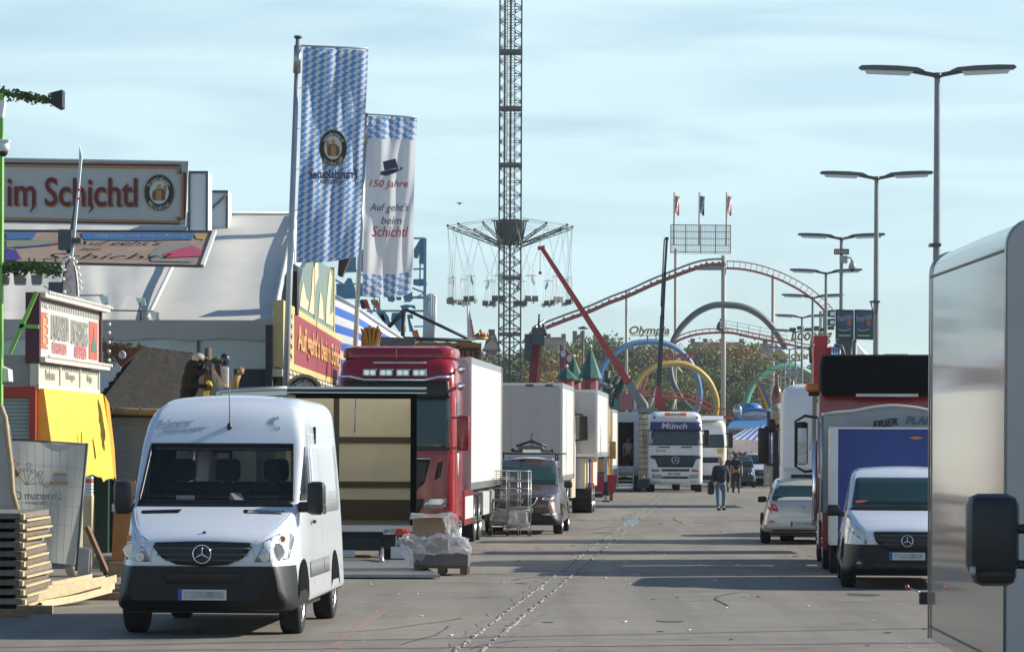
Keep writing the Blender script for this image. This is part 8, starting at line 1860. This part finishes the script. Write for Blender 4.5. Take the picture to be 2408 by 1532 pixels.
# ---------------- wrapped pallet and roll cages ----------------
FILM=M('plastic_film',(.75,.76,.76),.12,alpha=.33,spec=.9)
def crumple(pts,name,parent,amp,seed,sub=3,mat=None):
    """a crumpled sheet over a convex hull of points"""
    r=random.Random(seed); bm=bmesh.new()
    for p in pts: bm.verts.new(p)
    bmesh.ops.convex_hull(bm,input=bm.verts); 
    for v in [v for v in bm.verts if not v.link_faces]: bm.verts.remove(v)
    bmesh.ops.subdivide_edges(bm,edges=bm.edges,cuts=sub,use_grid_fill=True)
    bmesh.ops.triangulate(bm,faces=bm.faces)
    for v in bm.verts: v.co+=Vector((r.gauss(0,amp),r.gauss(0,amp),r.gauss(0,amp)))
    me=bpy.data.meshes.new(name); bm.to_mesh(me); bm.free(); me.materials.append(mat or FILM); o=bpy.data.objects.new(name,me); col.objects.link(o); o.parent=parent; return o
t=thing('pallet','wooden pallet with a grey slab base standing beside the lowered tail lift','pallet',(PX(1037,54.6),54.6,0),-2)
b=mb(WOODD)
for x in(-.38,0,.36):
    for y in(.0,.35,.70): b.bb(x-.05,x+.07,y,y+.13,.02,.115)
for y in(.0,.35,.70): b.bb(-.43,.43,y,y+.12,.115,.135)
b.bb(-.43,.43,0,.83,.135,.15); b.done('deck',parent=t)
mb(M('slab_purplegrey',(.16,.14,.15),.7,var=.15)).bb(-.44,.44,-.02,.85,.152,.36,bev=.01).done('slab',parent=t)
t=thing('cardboard_box','torn cardboard box standing on the pallet in plastic film','box',(PX(1012,54.8),54.9,.365),-2)
b=mb(M('cardboard',(.36,.23,.14),.8,var=.08,vs=3,bump=.2)).bb(-.29,.29,0,.5,0,.60,bev=.006); b.done('body',parent=t); mb(MATS['cardboard']).prism([(-.29,0,.58),(.29,0,.58),(.34,-.10,.55),(-.31,-.08,.57)],(0,.004,.004)).done('flap',parent=t)
t=thing('plastic_wrap','crumpled clear plastic film slumped over the pallet and cardboard box','film',(PX(1035,54.5),54.5,.36),0)
r=random.Random(5)
crumple([(x,y,z) for x in(-.42,.47) for y in(-.12,.5) for z in(0,.12)]+[(.0,-.15,.26),(.3,-.1,.28),(.45,.1,.2),(-.35,-.1,.24),(.1,.3,.30)],'film_heap',t,.030,2,4)
crumple([(.16,-.1,.2),(.36,-.12,.15),(.22,-.05,.62),(.05,-.02,.60),(.12,.2,.62),(.3,.3,.3)],'film_drape',t,.026,3,4)
crumple([(-.48,-.05,.55),(.12,-.08,.60),(.18,.1,.63),(-.45,.3,.62),(-.46,-.06,.62),(.15,-.1,.64)],'film_hood',t,.016,4,3)
crumple([(-.66,-.1,.25),(-.4,-.12,.05),(-.45,.2,.30),(-.25,-.1,.24),(-.6,.2,.1),(-.5,-.1,-.22),(-.3,.2,-.2)],'film_tail',t,.03,6,3)
for k,(x,Y) in enumerate(((1217,78.0),(1184,78.6))):
    t=thing('roll_cage',['tall wire roll cage on casters nearest the brown car','second wire roll cage nested behind the first one'][k],'trolley',(PX(x,Y),Y,0),-6,'wire roll cages in front of the brown car')
    b=mb(STEEL); w=.25 if k==0 else .33
    for sx in(-1,1):
        for y in(0,.55): b.rod((sx*w,y,.16),(sx*w,y,1.50),.012,6)
    for z in(.2,.6,1.1,1.50): b.tube([(-w,0,z),(w,0,z),(w,.55,z),(-w,.55,z)],.012,5,closed=True)
    b.done('frame',parent=t); b=mb(M('cage_wire',(.09,.09,.09),.5,.5))
    for i in range(30): z=.24+i*.042; b.rod((-w,0,z),(w,0,z),.0045,4); b.rod((-w,.55,z),(w,.55,z),.0045,4)
    for i in range(9): x_=-w+2*w*i/8; b.rod((x_,0,.2),(x_,0,1.50),.0045,4)
    b.done('wire_mesh',parent=t); b=mb(M('shelf_grey',(.30,.31,.32),.4,.5))
    for z in((.24,.62,.95,1.25) if k==0 else (.3,.8)): b.bb(-w+.02,w-.02,.02,.53,z,z+.05)
    b.done('shelf',parent=t); 
    crumple([(-w+.03,-.02,.25),(w-.03,-.02,.25),(w-.03,.5,.25),(-w+.03,.5,.25),(-w+.05,-.02,.58),(w-.1,-.02,.6),(w-.05,.5,.55),(-w+.05,.5,.5)],'film_lining',t,.012,8+k,3)
    for sx in(-1,1):
        for y in(.03,.52): c=mb(ALU).box((sx*w,y,.14),(.03,.05,.06)); c.use(RUB).lathe([(.02,-.015),(.06,-.015),(.06,.015),(.02,.015)],(sx*w,y,.062),'X',n=14); c.done('caster',parent=t)
t=thing('street_lamp_old','small old street lantern standing above the trees right of the tower','street lamp',(PX(1370,420),420,0),0); mb(DGREY).rod((0,0,0),(0,0,PZ(775,420)),.10,6).done('pole',parent=t); mb(DGREY).lathe([(.55,PZ(773,420)),(.7,PZ(770,420)),(.1,PZ(766,420))],(0,0,0),'Z',n=10).done('lantern',parent=t)
# ---------------- haze ----------------
hm=bpy.data.materials.new('haze_air'); hm.use_nodes=True; hn=hm.node_tree; hn.nodes.clear(); ho=hn.nodes.new('ShaderNodeOutputMaterial'); hv=hn.nodes.new('ShaderNodeVolumePrincipled')
hv.inputs['Color'].default_value=(.80,.90,.95,1); hv.inputs['Density'].default_value=.00014; hv.inputs['Anisotropy'].default_value=.35; hn.links.new(hv.outputs[0],ho.inputs['Volume'])
b=mb(hm).bb(-2600,2600,-100,4100,-1.2,60); h=b.done('haze'); h['kind']='stuff'; h['label']='thin pale air haze over the fairground'
scene.cycles.volume_bounces=0; scene.cycles.volume_step_rate=10

for k,(a,c,l) in enumerate((((7.5,37.1,8.2),(34,49.2,8.0),'ivy garland cable strung high over the right side of the street'),((11.5,58,9.0),(34,60.5,9.2),'second ivy garland cable strung high farther down the street'))):  # cables and poles added out of view to throw shade on the street
    t=thing('overhead_garland',l,'garland',a,0); mb(DGREY).tube([a,((a[0]+c[0])/2,(a[1]+c[1])/2,a[2]-.5),c],.05,6).done('cable',parent=t,world=True)
    for q in(a,c): mb(STEEL).rod((q[0],q[1],0),q,.06,8).done('pole',parent=t,world=True)
